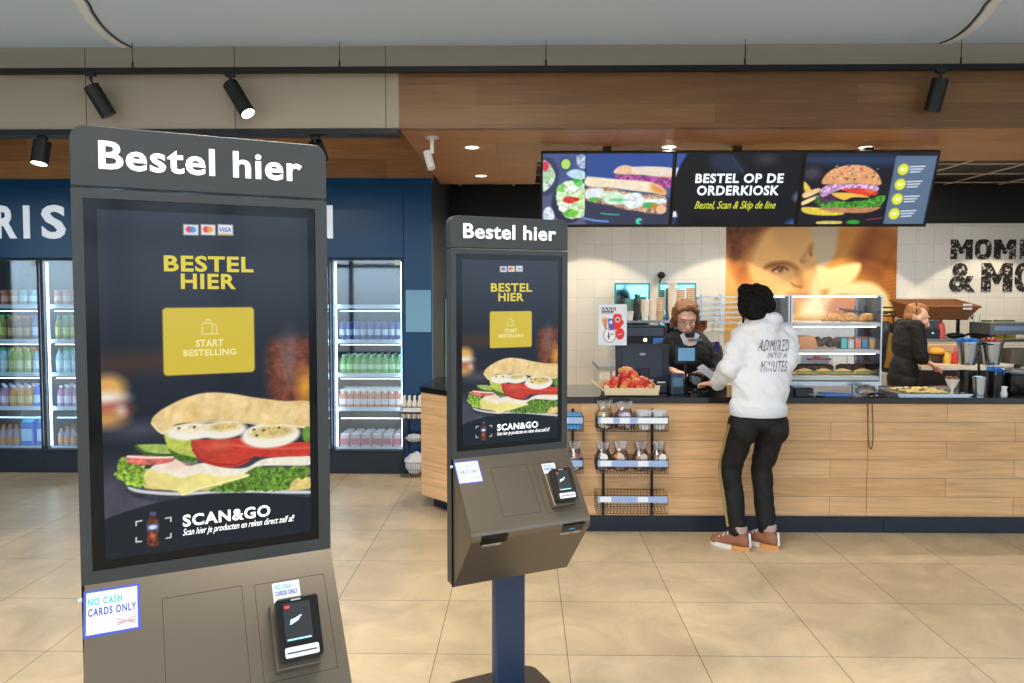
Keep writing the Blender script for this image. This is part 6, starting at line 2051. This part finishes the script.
# dispenser column behind the glass case
t = thing('drinks_machine', 'pale grey dispensing machine seen through the glass case', 'machine', (P(830, 350, 7.7).x, 7.75, 0))
x0_, x1_ = P(798, 340, 7.7).x - t.location.x, P(866, 340, 7.7).x - t.location.x
MB().box(x0_, 0, .1, x1_, .5, P(830, 325, 7.75).z).build('cabinet', mat('pale_grey', (196, 202, 210), .35), t, bevel=.006)
MB().box(x0_ + .03, .03, 0, x1_ - .03, .47, .0995).build('plinth', dk, t)
for a, b_ in ((835, 848), (850, 862)):
    xa_, xb_ = P(a, 340, 7.7).x - t.location.x, P(b_, 340, 7.7).x - t.location.x
    MB().box(xa_, -.012, P(830, 378, 7.7).z, xb_, -.0005, P(830, 357, 7.7).z).build('door', mat('door_white', (226, 228, 230), .3), t)
xa_, xb_ = P(803, 340, 7.7).x - t.location.x, P(831, 340, 7.7).x - t.location.x
MB().box(xa_, -.012, P(830, 372, 7.7).z, xb_, -.0005, P(830, 355, 7.7).z).build('panel', mat('panel_bluegrey', (120, 140, 160), .3), t)

# pale cabinet in the passage behind the counter end
t = thing('tall_cabinet', 'pale mint cabinet in the passage between the fridge wall and the far kiosk', 'cabinet', (0, 7.9, 0))
x0_, x1_ = -.825, -.30
zc = P(446, 299, 7.9).z
MB().box(x0_, 0, .1, x1_, .5, zc).build('body', mat('mint_white', (206, 226, 222), .4), t, bevel=.004)
MB().box(x0_ + .01, -.02, .12, x1_ - .01, -.0005, zc - .01).build('door', MATS['mint_white'], t, bevel=.003)
MB().box(x0_ + .03, .03, 0, x1_ - .03, .47, .0995).build('plinth', dk, t)
# ================================================================ people
skin_a = mat('skin_fair', (224, 172, 148), .5, noise=.05, nscale=30)
skin_b = mat('skin_rosy', (232, 182, 160), .5, noise=.05, nscale=30)
eye_w = mat('eye_white', (232, 228, 222), .3)
eye_d = mat('eye_dark', (48, 34, 28), .2)
lip = mat('lip', (176, 104, 96), .5)


def V(*a): return Vector(a)


def head_items(hc, fwd, up, s=1.0):
    """hc centre of the skull, fwd the way the face looks"""
    fwd, up = fwd.normalized(), up.normalized()
    right = fwd.cross(up).normalized(); up = right.cross(fwd)
    M = Matrix((right, fwd, up)).transposed()
    e = M.to_euler()
    w = lambda x, y, z: tuple(hc + M @ V(x, y, z) * s)
    it = [('e', w(0, -.012, .025), (.074 * s, .092 * s, .088 * s), e), ('e', w(0, .022, -.03), (.060 * s, .066 * s, .078 * s), e), ('e', w(0, .05, -.085), (.03 * s, .028 * s, .025 * s), e),
          ('c', w(0, .082, .012), w(0, .103, -.028), .010 * s, .015 * s), ('e', w(0, .082, -.058), (.026 * s, .014 * s, .014 * s), e),
          ('e', w(.072, -.005, -.005), (.010 * s, .018 * s, .03 * s), e), ('e', w(-.072, -.005, -.005), (.010 * s, .018 * s, .03 * s), e),
          ('e', w(0, .072, .035), (.05 * s, .018 * s, .012 * s), e), ('e', w(.036, .062, -.02), (.022 * s, .02 * s, .02 * s), e), ('e', w(-.036, .062, -.02), (.022 * s, .02 * s, .02 * s), e)]
    return it, w, e


def hand_items(wrist, d, palm_n, curl=.5, s=1.0, side=1):
    """five fingers: wrist point, pointing direction, palm normal"""
    d = d.normalized(); n = (palm_n - d * palm_n.dot(d)).normalized(); r = d.cross(n) * side
    it = [('c', tuple(wrist), tuple(wrist + d * .03 * s), .024 * s, .024 * s)]
    for k in (-1, 0, 1):
        it.append(('c', tuple(wrist + d * .025 * s + r * k * .018 * s), tuple(wrist + d * .085 * s + r * k * .024 * s), .014 * s, .013 * s))
    for k, (o, L_) in enumerate(((-.031, .062), (-.0105, .074), (.0105, .07), (.031, .054))):
        p0 = wrist + d * .088 * s + r * o * s
        a1 = (d + n * curl * .5 + r * o * 2).normalized(); a2 = (d + n * curl * 1.6).normalized(); a3 = (d * .6 + n * curl * 2.4).normalized()
        p1 = p0 + a1 * L_ * .45 * s; p2 = p1 + a2 * L_ * .33 * s; p3 = p2 + a3 * L_ * .25 * s
        it += [('c', tuple(p0), tuple(p1), .0095 * s, .009 * s), ('c', tuple(p1), tuple(p2), .009 * s, .0082 * s), ('c', tuple(p2), tuple(p3), .0082 * s, .007 * s)]
    t0 = wrist + d * .035 * s - r * .026 * s
    t1 = t0 + (d * .7 - r * .8 + n * .3).normalized() * .038 * s; t2 = t1 + (d + n * .5).normalized() * .03 * s
    it += [('c', tuple(t0), tuple(t1), .013 * s, .0105 * s), ('c', tuple(t1), tuple(t2), .0105 * s, .0085 * s)]
    return it


def face_parts(t, w, e, s=1.0, glasses=False, brow=(90, 60, 40)):
    for k in (-1, 1):
        MB().ball(w(k * .030, .071, .006), (.0135 * s, .0085 * s, .0085 * s), rot=e).build('eye', eye_w, t, smooth=70)
        MB().ball(w(k * .030, .0795, .005), (.006 * s, .003 * s, .006 * s), rot=e).build('pupil', eye_d, t, smooth=70)
        MB().tube([w(k * .046, .071, .024), w(k * .030, .082, .030), w(k * .014, .082, .026)], .0032 * s, 6).build('eyebrow', mat('brow_%d_%d_%d' % brow, brow, .8), t, smooth=60)
    MB().ball(w(0, .0925, -.056), (.022 * s, .006 * s, .0045 * s), rot=e).ball(w(0, .090, -.063), (.018 * s, .006 * s, .0045 * s), rot=e).build('lips', lip, t, smooth=70)
    if glasses:
        mb = MB()
        for k in (-1, 1):
            pts = [w(k * .031 + .021 * math.cos(a), .093 - .01 * abs(k * .031 + .021 * math.cos(a)) / .05, .002 + .016 * math.sin(a)) for a in [2 * math.pi * i / 16 for i in range(16)]]
            mb.tube(pts, .0016, 6, closed=True)
            mb.tube([w(k * .052, .086, .006), w(k * .078, .03, .008), w(k * .08, -.01, .004)], .0015, 6)
        mb.tube([w(-.011, .094, .006), w(.011, .094, .006)], .0016, 6)
        mb.build('glasses', mat('glasses_frame', (120, 60, 64), .3), t)


def limb(a, b, c, r0, r1, r2):
    return [('c', tuple(a), tuple(b), r0, r1), ('c', tuple(b), tuple(c), r1 * .98, r2)]


# ---------------- customer in the white hoodie, seen from behind
cu = thing('person', 'person with dark hair in a white printed hoodie and black trousers standing at the counter', 'person', (1.45, 4.86, 0))
O = cu.location
def L3(v): return tuple(Vector(v) - O)
def shift(items):
    out = []
    for it in items:
        if it[0] == 'e': out.append(('e', L3(it[1])) + tuple(it[2:]))
        else: out.append(('c', L3(it[1]), L3(it[2])) + tuple(it[3:]))
    return out
Yc = 4.86
hc = P(751.5, 305, 4.98)
fwd = V(-.45, .85, -.30)
hit, hw_, he = head_items(hc, fwd, V(-.05, .25, 1), .98)
shL, shR = P(743, 338, 4.90), P(784, 334, 4.93)
elL, elR = P(730, 366, 4.86), P(787, 362, 4.86)
wrL = V(1.30, 5.10, 1.04)
wrR = P(772, 381, 5.17)
wrR.z = max(wrR.z, 1.0)
chest = P(764, 352, 4.93); waist = P(760, 392, 4.88); pel = P(758, 414, 4.87)
hipL, hipR = P(743, 424, 4.87), P(773, 424, 4.88)
knL, knR = P(730.5, 468, 4.95), P(761, 468, 4.97)
anL, anR = V(1.375, 4.835, .10), V(1.575, 4.875, .10)
neck = P(759, 326, 4.95)
body = hit + [('c', tuple(hc + V(.01, -.02, -.06)), tuple(neck), .052, .055), ('e', tuple(chest), (.155, .10, .17)), ('e', tuple(waist), (.14, .10, .14)), ('e', tuple(pel), (.15, .11, .10))]
body += limb(shL, elL, wrL, .05, .04, .026) + limb(shR, elR, wrR, .05, .04, .026)
body += [('c', tuple(neck), tuple(chest), .06, .12), ('c', tuple(shL), tuple(shR), .055, .055)]
body += limb(hipL, knL, anL, .078, .05, .034) + limb(hipR, knR, anR, .078, .05, .034)
body += hand_items(wrL + V(-.01, .01, 0), V(-.45, .8, -.1), V(0, 0, -1), .35, 1.0, 1)
body += hand_items(wrR + V(0, .01, 0), V(-.7, .5, -.1), V(0, 0, -1), .4, 1.0, -1)
fuse('body', shift(body), .0065, skin_a, cu, 4)
class _W:  # face of the customer, in the person's own frame
    pass
face_parts(cu, lambda x, y, z: L3(hw_(x, y, z)), he, .98, brow=(40, 28, 24))
def hair_strands(H, n=70, r0=.10, seed=3, low=-.13):
    rr = random.Random(seed); out = []
    for i in range(n):
        a = rr.uniform(2.6, 6.8); z0 = rr.uniform(-.02, .10)
        rad = r0 * math.sqrt(max(.1, 1 - (z0 / .16) ** 2))
        z1 = max(low, z0 - rr.uniform(.04, .12)); a1 = a + rr.uniform(-.35, .35)
        rad1 = r0 * rr.uniform(.92, 1.12)
        out.append(('c', H(math.cos(a) * rad, math.sin(a) * rad - .035, z0), H(math.cos(a1) * rad1, math.sin(a1) * rad1 * .95 - .035, z1), .014, .007))
    return out
hair_m = mat('hair_black', (14, 11, 10), .7, spec=.2, noise=.3, nscale=60)
H = lambda x, y, z: L3(hw_(x, y, z))
fuse('hair', [('e', H(0, -.035, .045), (.098, .105, .085), he), ('e', H(.02, -.07, -.02), (.095, .075, .09), he), ('e', H(-.045, -.05, -.04), (.065, .07, .085), he), ('e', H(.07, -.045, -.02), (.055, .07, .085), he), ('e', H(-.02, -.075, -.085), (.06, .045, .05), he),
              ('e', H(.04, -.095, .03), (.06, .04, .06), he), ('e', H(-.04, -.02, .10), (.05, .06, .035), he), ('e', H(-.075, -.01, -.02), (.03, .05, .07), he)] + hair_strands(H), .006, hair_m, cu, 2, tex=ripple(.012, 30, 30, 22, .2))
white_cloth = mat('white_fleece', (226, 228, 236), .85, noise=.02, nscale=30, bump=.15)
arm_r = (.078, .066, .044)
hood_y = 4.86
cloth = [('e', tuple(chest + V(0, -.01, .015)), (.200, .132, .20)), ('e', tuple(chest * .5 + waist * .5 + V(0, -.005, 0)), (.190, .134, .22)), ('e', tuple(waist + V(0.002, -.005, .02)), (.183, .134, .20)), ('e', tuple(pel + V(0.002, 0, .05)), (.182, .135, .12)),
         ('c', tuple(shL + V(.02, 0, 0)), tuple(shR + V(-.02, 0, 0)), .078, .078), ('c', tuple(neck + V(-.02, 0, -.03)), tuple(neck + V(.02, 0, -.03)), .085, .085)]
cloth += limb(shL, elL, wrL + V(0, -.02, 0), .078, .068, .050) + limb(shR, elR, wrR + V(0, -.02, 0), .078, .070, .050)
# sleeve folds and the hood that lies on the shoulders
cloth += [('c', tuple(shL * .6 + elL * .4 + V(-.004, 0, 0)), tuple(shL * .2 + elL * .8), .077, .074), ('c', tuple(shR * .6 + elR * .4), tuple(shR * .1 + elR * .9), .078, .075)]
for k_ in (.25, .5, .75):
    q_ = shL * (1 - k_) + elL * k_; cloth += [('c', tuple(q_ + V(-.06, -.03, .01)), tuple(q_ + V(.05, -.06, -.03)), .022, .02)]
    q_ = shR * (1 - k_) + elR * k_; cloth += [('c', tuple(q_ + V(.06, -.03, .01)), tuple(q_ + V(-.05, -.06, -.03)), .022, .02)]
cloth += [('e', tuple(P(749, 330, 4.88)), (.085, .075, .05)), ('e', tuple(P(763, 328, 4.85)), (.105, .07, .065)), ('e', tuple(P(772, 321, 4.87)), (.07, .065, .055)), ('e', tuple(P(765, 338, 4.82)), (.085, .045, .06)), ('e', tuple(P(745, 326, 4.94)), (.05, .06, .04))]
fuse('hoodie', shift(cloth), .010, white_cloth, cu, 5, tex=ripple(.016, 6, 6, 12, .7))
MBh = MB()
hem = [('e', tuple(pel + V(.0, 0, .012)), (.170, .128, .032))]
zh0 = pel.z - .004
MB().lathe([(.170, -.005), (.180, .0), (.183, .03), (.182, .055), (.172, .064)], n=40, sx=1.0, sy=.75).build('hem_band', mat('white_rib', (216, 219, 228), .9), cu, loc=L3((pel.x + .002, pel.y, zh0)), smooth=70)
for wv, el in ((wrL, elL), (wrR, elR)):
    d_ = (wv - el).normalized()
    p0 = Vector(L3(wv)) - d_ * .045
    MB().cyl(p0, p0 + d_ * .05, .047, .040, n=20).build('cuff', MATS['white_rib'], cu, smooth=50)
# trousers
tro = mat('black_trousers', (12, 12, 15), .75, noise=.15, nscale=20)
tr_i = [('e', tuple(pel + V(0, -.005, -.03)), (.158, .118, .085)), ('e', tuple(hipL + V(.0, -.01, -.03)), (.095, .105, .11)), ('e', tuple(hipR + V(.0, -.01, -.03)), (.098, .108, .11))]
tr_i += limb(hipL + V(.0, 0, 0), knL, anL + V(0, 0, .04), .096, .071, .058) + limb(hipR, knR, anR + V(0, 0, .04), .098, .071, .058)
fuse('trousers', shift(tr_i), .009, tro, cu, 4, tex=ripple(.010, 9, 9, 14, .4))
st = [hipL + V(-.094, -.02, .0), (hipL * .5 + knL * .5) + V(-.088, -.012, 0), knL + V(-.074, -.016, 0), (knL * .5 + anL * .5) + V(-.069, -.02, .02), anL + V(-.062, -.01, .05)]
mbs = MB().tube(spline([L3(v) for v in st], 6), .010, 6)
mbs.build('side_stripe', mat('gold_stripe', (150, 124, 70), .6), cu, smooth=60)
# shoes
tan = mat('shoe_tan', (150, 98, 74), .6, noise=.15, nscale=50)
def shoe(an, toe, lbl):
    d = (toe - V(an.x, an.y, 0)); d.z = 0; d.normalize(); r = V(-d.y, d.x, 0)
    g = V(an.x, an.y, 0)
    o = g - d * .045
    it = [('c', tuple(o + V(0, 0, .06)), tuple(o + d * .07 + V(0, 0, .066)), .042, .046), ('c', tuple(o + d * .07 + V(0, 0, .066)), tuple(o + d * .165 + V(0, 0, .044)), .046, .034), ('e', tuple(o + d * .18 + V(0, 0, .038)), (.042, .042, .026)),
          ('c', tuple(o + d * .02 + V(0, 0, .06)), tuple(o + d * .03 + V(0, 0, .125)), .043, .046)]
    up = fuse('shoe_upper', shift(it), .006, tan, cu, 3)
    def sole(a, b_, m, nm):
        mb = MB()
        pts = []
        n = 28
        for i in range(n):
            t_ = 2 * math.pi * i / n
            u_ = .100 + .132 * math.cos(t_) ; v_ = .048 * math.sin(t_) * (1 + .12 * math.cos(t_))
            u_ = min(max(u_, a), b_)
            q = o + d * (u_ - .01) + r * v_
            pts.append((q.x - O.x, q.y - O.y))
        mb.prism(pts, .0005, .030)
        return mb.build(nm, m, cu, bevel=.004)
    sole(.075, .4, mat('sole_white', (226, 222, 214), .5), 'sole')
    sole(-.2, .0749, mat('sole_gum', (214, 148, 84), .5), 'sole_heel')
    mb = MB()
    for k in range(4):
        c0 = o + d * (.075 + k * .026) + V(0, 0, .118 - k * .014)
        mb.tube([L3(c0 - r * .03 - V(0, 0, .01)), L3(c0 + V(0, 0, .004)), L3(c0 + r * .03 - V(0, 0, .01))], .0062, 6)
    mb.build('laces', paper_w, cu, smooth=60)
    h0 = o - d * .042
    MB().tube([L3(h0 + V(0, 0, .03)), L3(h0 + V(0, 0, .07) + d * .002), L3(h0 + V(0, 0, .115) + d * .006)], .008, 8).build('heel_strip', paper_w, cu, smooth=60)
    MB().lathe([(.047, 0), (.050, .01), (.050, .035), (.046, .042)], n=22).build('collar', mat('shoe_collar', (176, 150, 146), .8), cu, loc=L3(o + d * .03 + V(0, 0, .115)), smooth=60)
shoe(anL, V(1.20, 4.96, 0), 'left')
shoe(anR, V(1.42, 5.03, 0), 'right')
# print on the back of the hoodie, draped on to the cloth
def drape(o, target, direction, lift=.003):
    dg = bpy.context.evaluated_depsgraph_get(); dg.update()
    from mathutils.bvhtree import BVHTree
    bv = BVHTree.FromObject(target, dg)
    for v in o.data.vertices:
        h = bv.ray_cast(v.co - direction * .5, direction, 1.0)
        if h[0] is not None:
            v.co = h[0] - direction * lift
    o.data.update()
hoodie = [x for x in COL.objects if x.name.startswith('hoodie')][0]
ink2 = mat('print_grey', (118, 122, 150), .8)
for txt, bx in (('ADMIRED', (757.5, 339.5, 790, 351)), ('INTO A', (766.5, 352.5, 786.5, 358)), ('MINUTES', (759, 360.5, 787, 371.5))):
    Yq = 4.80
    a, c = P(bx[0], bx[3], Yq), P(bx[2], bx[1], Yq)
    M = frame_matrix(L3((0, Yq, 0)), (1, 0, 0), (0, 0, 1))
    o = letters('print', txt, (a.x, a.z, c.x, c.z), M, ink2, None, .0, shear=.35, depth=.0002, res=2, spacing=1.2)
    # thin out to many short edges so that it follows the cloth
    drape(o, hoodie, V(0, 1, 0))
    o.parent = hoodie
# phone in the left hand
ph = MB().prism(rrect(-.035, -.07, .035, .07, .01), 0, .008).build('phone', mat('phone_grey', (150, 156, 170), .3), bevel=.002)
ph.location = P(707, 372.5, 5.24); ph.rotation_euler = (R(35), R(-18), R(35))
tag(ph, 'pale grey phone held out by the customer over the counter', 'phone')

# ---------------- cashier
ca = thing('person', 'cashier with short brown hair, glasses and black shirt behind the till', 'person', (1.26, 6.0, 0))
O = ca.location
hc = P(686, 319, 5.98)
fwd = V(-.05, -.93, -.36)
s_ = 1.12
hit, hw_, he = head_items(hc, fwd, V(0, -.3, 1), s_)
shL, shR = P(660, 352, 6.04), P(713, 352, 6.04)        # as seen: left and right in the picture
elL, elR = P(655, 377, 5.96), P(719, 378, 5.94)
wrL, wrR = P(671, 370.5, 5.62), P(698, 374, 5.60)
neck = P(686, 340, 6.02)
chest = V(neck.x, 6.03, 1.17); pel = V(neck.x, 6.05, .86)
body = hit + [('c', tuple(hc + V(0, .03, -.07)), tuple(neck), .06, .064), ('e', tuple(chest), (.18, .12, .20)), ('e', tuple(pel), (.17, .13, .16)), ('c', tuple(shL), tuple(shR), .06, .06), ('c', tuple(neck), tuple(chest), .065, .12)]
body += limb(shL, elL, wrL, .055, .046, .028) + limb(shR, elR, wrR, .055, .046, .028)
for sgn in (-1, 1):
    hp = pel + V(sgn * .09, 0, -.03)
    body += limb(hp, V(hp.x, 6.03, .48), V(hp.x, 6.06, .09), .085, .056, .04)
    body += [('c', (hp.x, 6.08, .04), (hp.x, 5.92, .035), .038, .034)]
body += hand_items(wrL, V(.55, -.7, -.12), V(0, 0, -1), .45, 1.05, -1)
body += hand_items(wrR, V(-.4, -.8, -.15), V(0, 0, -1), .45, 1.05, 1)
fuse('body', shift(body), .0065, skin_b, ca, 4)
face_parts(ca, lambda x, y, z: L3(hw_(x, y, z)), he, s_, glasses=True, brow=(120, 84, 56))
H = lambda x, y, z: L3(hw_(x, y, z))
hb_m = mat('hair_brown', (122, 84, 52), .6, noise=.35, nscale=50)
k_ = s_
fuse('hair', [('e', H(0, -.035, .05), (.090 * k_, .095 * k_, .080 * k_), he), ('e', H(0, -.055, -.01), (.088 * k_, .07 * k_, .09 * k_), he), ('e', H(.070, -.005, .02), (.020 * k_, .04 * k_, .06 * k_), he), ('e', H(-.070, -.005, .02), (.020 * k_, .04 * k_, .06 * k_), he),
              ('c', H(-.066, .035, .075), H(-.02, .050, .108), .018 * k_, .022 * k_), ('c', H(-.02, .05, .108), H(.064, .030, .07), .022 * k_, .018 * k_)] + hair_strands(H, 40, .09, 8, -.08), .007, hb_m, ca, 2, tex=ripple(.010, 30, 30, 18, .2))
shirt = mat('black_shirt', (34, 32, 34), .75, noise=.12, nscale=20)
sh_i = [('e', tuple(chest + V(0, -.01, 0)), (.215, .16, .21)), ('e', tuple(pel + V(0, 0, .06)), (.20, .16, .20)), ('c', tuple(shL), tuple(shR), .078, .078), ('c', tuple(neck + V(-.03, .04, -.06)), tuple(neck + V(.03, .04, -.06)), .066, .066)]
sh_i += limb(shL, elL, wrL * .8 + elL * .2, .080, .068, .050) + limb(shR, elR, wrR * .8 + elR * .2, .080, .068, .050)
fuse('shirt', shift(sh_i), .009, shirt, ca, 4, tex=ripple(.010))
tr2 = [('e', tuple(pel), (.175, .14, .12))]
for sgn in (-1, 1):
    hp = pel + V(sgn * .09, 0, -.03)
    tr2 += limb(hp, V(hp.x, 6.03, .48), V(hp.x, 6.06, .12), .10, .072, .058)
fuse('trousers', shift(tr2), .012, tro, ca, 3)
n0 = Vector(L3(neck))
col = mat('collar_light', (196, 206, 222), .7)
MB().prism([(-.075, .03), (-.045, .05), (-.012, -.05), (-.045, -.045)], -.115, -.105, 'y').build('collar', col, ca, loc=n0 + V(0, -.03, -.01), rot=(R(-14), 0, 0))
MB().prism([(.075, .03), (.045, -.045), (.012, -.05), (.045, .05)], -.115, -.105, 'y').build('collar', col, ca, loc=n0 + V(0, -.03, -.01), rot=(R(-14), 0, 0))
MB().add([(-.04, -.098, .035), (.04, -.098, .035), (.0, -.140, -.085)], [(0, 2, 1)]).add([(-.04, -.094, .035), (.04, -.094, .035), (.0, -.136, -.085)], [(0, 1, 2)]).build('neckline', skin_b, ca, loc=n0 + V(0, -.035, -.01))
MB().box(-.055, -.008, 0, .055, .0, .018).build('name_badge', mat('badge_silver', (120, 136, 156), .3), ca, loc=L3((P(697, 341, 5.8).x, 5.86, P(697, 341, 5.84).z)))
yb_ = L3(P(717, 346, 5.93))
MB().prism(rrect(-.02, -.035, .02, .035, .008), 0, .015, 'y').build('radio_badge', mat('violet_badge', (60, 60, 130), .3), ca, loc=yb_)

# ---------------- kitchen assistant in profile
ka = thing('person', 'kitchen assistant with swept back ginger hair in black, working at the bench', 'person', (3.55, 6.85, 0))
O = ka.location
hc = P(917, 318.5, 6.88)
fwd = V(.94, -.12, -.32)
s_ = 1.06
hit, hw_, he = head_items(hc, fwd, V(.35, .1, 1), s_)
neck = P(909, 333, 6.87)
chest = V(P(906, 355, 6.85).x, 6.85, 1.2); pel = V(P(903, 385, 6.85).x, 6.85, .88)
shN, shF = V(chest.x + .01, 6.70, 1.35), V(chest.x + .03, 7.0, 1.35)
elN, elF = V(chest.x + .04, 6.66, 1.10), V(chest.x + .08, 7.04, 1.10)
wrN, wrF = P(925, 361.5, 6.82), P(928, 363, 7.08)
body = hit + [('c', tuple(hc + V(-.03, 0, -.05)), tuple(neck), .052, .056), ('c', tuple(neck), tuple(chest), .055, .075), ('e', tuple(chest), (.08, .13, .17)), ('e', tuple(pel), (.085, .125, .14)), ('c', tuple(shN), tuple(shF), .048, .048)]
body += limb(shN, elN, wrN, .05, .04, .026) + limb(shF, elF, wrF, .05, .04, .026)
for sgn in (-1, 1):
    hp = pel + V(0, sgn * .09, -.03)
    body += limb(hp, V(hp.x + .03, hp.y, .48), V(hp.x, hp.y, .09), .08, .055, .038) + [('c', (hp.x - .02, hp.y, .04), (hp.x + .15, hp.y, .035), .036, .032)]
body += hand_items(wrN, V(.8, .15, -.35), V(-.1, 0, -1), .5, 1.0, 1)
body += hand_items(wrF, V(.8, -.15, -.35), V(-.1, 0, -1), .5, 1.0, -1)
fuse('body', shift(body), .0065, skin_a, ka, 4)
face_parts(ka, lambda x, y, z: L3(hw_(x, y, z)), he, s_, brow=(150, 104, 70))
H = lambda x, y, z: L3(hw_(x, y, z))
hg = mat('hair_ginger', (166, 112, 66), .6, noise=.3, nscale=50)
fuse('hair', [('e', H(0, -.045, .052), (.078, .074, .074), he), ('e', H(0, -.068, .0), (.066, .042, .06), he), ('e', H(0, .020, .098), (.050, .050, .024), he), ('e', H(0, -.01, .105), (.055, .06, .03), he), ('e', H(.064, -.035, .045), (.016, .032, .04), he), ('e', H(-.064, -.035, .045), (.016, .032, .04), he)], .006, hg, ka, 2, tex=ripple(.006, 30, 30, 30, .2))
MB().tube([H(.078, -.045, .03), H(.05, -.06, .11), H(-.05, -.06, .11), H(-.078, -.045, .03)], .007, 8).build('hair_band', tblack, ka, smooth=60)
sh_i = [('e', tuple(chest), (.108, .17, .22)), ('e', tuple(pel + V(0, 0, .06)), (.112, .16, .2)), ('c', tuple(shN), tuple(shF), .068, .068), ('c', tuple(neck + V(-.02, 0, -.04)), tuple(neck + V(.0, 0, -.03)), .062, .060)]
sh_i += limb(shN, elN, wrN * .75 + elN * .25, .066, .056, .044) + limb(shF, elF, wrF * .75 + elF * .25, .066, .056, .044)
fuse('shirt', shift(sh_i), .009, mat('jet_shirt', (18, 17, 18), .75), ka, 4, tex=ripple(.010))
tr2 = [('e', tuple(pel), (.13, .165, .12))]
for sgn in (-1, 1):
    hp = pel + V(0, sgn * .09, -.03)
    tr2 += limb(hp, V(hp.x + .03, hp.y, .48), V(hp.x, hp.y, .12), .095, .07, .055)
fuse('trousers', shift(tr2), .012, tro, ka, 3)
# ================================================================ light
sc = bpy.context.scene
w = bpy.data.worlds.new('world'); sc.world = w
w.use_nodes = True
bg = w.node_tree.nodes['Background']
N_, L_ = w.node_tree.nodes, w.node_tree.links
tc_ = N_.new('ShaderNodeTexCoord'); sp_ = N_.new('ShaderNodeSeparateXYZ'); rp_ = N_.new('ShaderNodeValToRGB')
L_.new(tc_.outputs['Generated'], sp_.inputs[0])
mr_ = N_.new('ShaderNodeMapRange'); mr_.inputs[1].default_value = -1; mr_.inputs[2].default_value = 1
L_.new(sp_.outputs['Z'], mr_.inputs[0]); L_.new(mr_.outputs[0], rp_.inputs[0])
rp_.color_ramp.elements[0].position = .47; rp_.color_ramp.elements[0].color = (0.26, 0.29, 0.32, 1)
rp_.color_ramp.elements[1].position = .51; rp_.color_ramp.elements[1].color = (0.68, 0.86, 1.0, 1)
L_.new(rp_.outputs[0], bg.inputs[0])
bg.inputs[1].default_value = 3.4


def area(name, loc, sx, sy, power, col=(1, 1, 1), rot=(0, 0, 0)):
    l = bpy.data.lights.new(name, 'AREA'); l.shape = 'RECTANGLE'; l.size = sx; l.size_y = sy
    l.energy = power; l.color = col
    o = bpy.data.objects.new(name, l); COL.objects.link(o); o.location = loc; o.rotation_euler = rot
    return o


def spot(name, loc, target, power, size=60, blend=0.4, col=(1.0, 0.86, 0.68), r=0.03):
    l = bpy.data.lights.new(name, 'SPOT'); l.energy = power; l.spot_size = R(size); l.spot_blend = blend; l.color = col; l.shadow_soft_size = r
    o = bpy.data.objects.new(name, l); COL.objects.link(o); o.location = loc
    o.rotation_euler = (Vector(target) - Vector(loc)).to_track_quat('-Z', 'Y').to_euler()
    return o


for x in (-3.5, 0, 3.5):
    for y in (-2.0, 1.2):
        area('ceiling_fill', (x, y, CEIL - 0.05), 1.4, 0.4, 50 if x < 3 else 10, (1, 0.92, 0.8))  # unseen fill lights added to brighten the room
area('ceiling_fill', (-0.6, 2.7, CEIL - 0.05), 1.2, 0.3, 72, (1, 0.9, 0.74))  # one more added fill, for the floor left of centre
# spots washing the tile wall
for px in (590, 725, 850, 985):
    x = P(px, 260, Y1).x
    spot('wall_washer', (x, Y1 - 0.8, 2.84), (x, Y1 - 0.8, 0), 78, 92, 0.12, (1, 0.85, 0.62), 0.02)
for x in (0.9, 2.2, 3.5, 4.8):
    area('kitchen_fill', (x, 7.3, 2.84), 0.6, 0.3, 6, (1, 0.92, 0.8))  # added fill over the kitchen and the staff, no fixture
for x in (1.3, 2.6, 3.9):
    area('soffit_fill', (x, 5.95, 2.69), 0.9, 0.12, 22, (1, 0.92, 0.8))  # added fill behind the menu screens for faces and food cases
# soffit downlights
for px, py in ((472, 147), (481, 175.5), (669, 146.5), (866, 147)):
    q = PZ(px, py, 2.70)
    spot('downlight', (q.x, q.y, 2.69), (q.x, q.y, 0), 34, 110, 0.6)
    t = thing('ceiling_downlight', 'round recessed downlight in the oak soffit, ' + {472: 'nearer of the two at its left end', 481: 'farther of the two at its left end', 669: 'above the leftmost menu screen', 866: 'above the burger menu screen'}[px], 'light', (q.x, q.y, 2.70), group='soffit downlights')
    MB().cyl((0, 0, -0.004), (0, 0, -0.0004), 0.06, n=24).build('ring', mat('ring_white', (225, 220, 210), .4), t)
    MB().cyl((0, 0, -0.006), (0, 0, -0.0041), 0.046, n=24).build('lamp_face', mat('lamp_glow', (255, 240, 210), .4, emit=(255, 238, 205), es=4), t)

vs = sc.view_settings
sc.display_settings.display_device = 'sRGB'
vs.view_transform = 'Standard'; vs.look = 'None'; vs.exposure = 0.0; vs.gamma = 1.0
vs.use_curve_mapping = False
sc.cycles.use_denoising = True
sc.cycles.max_bounces = 8
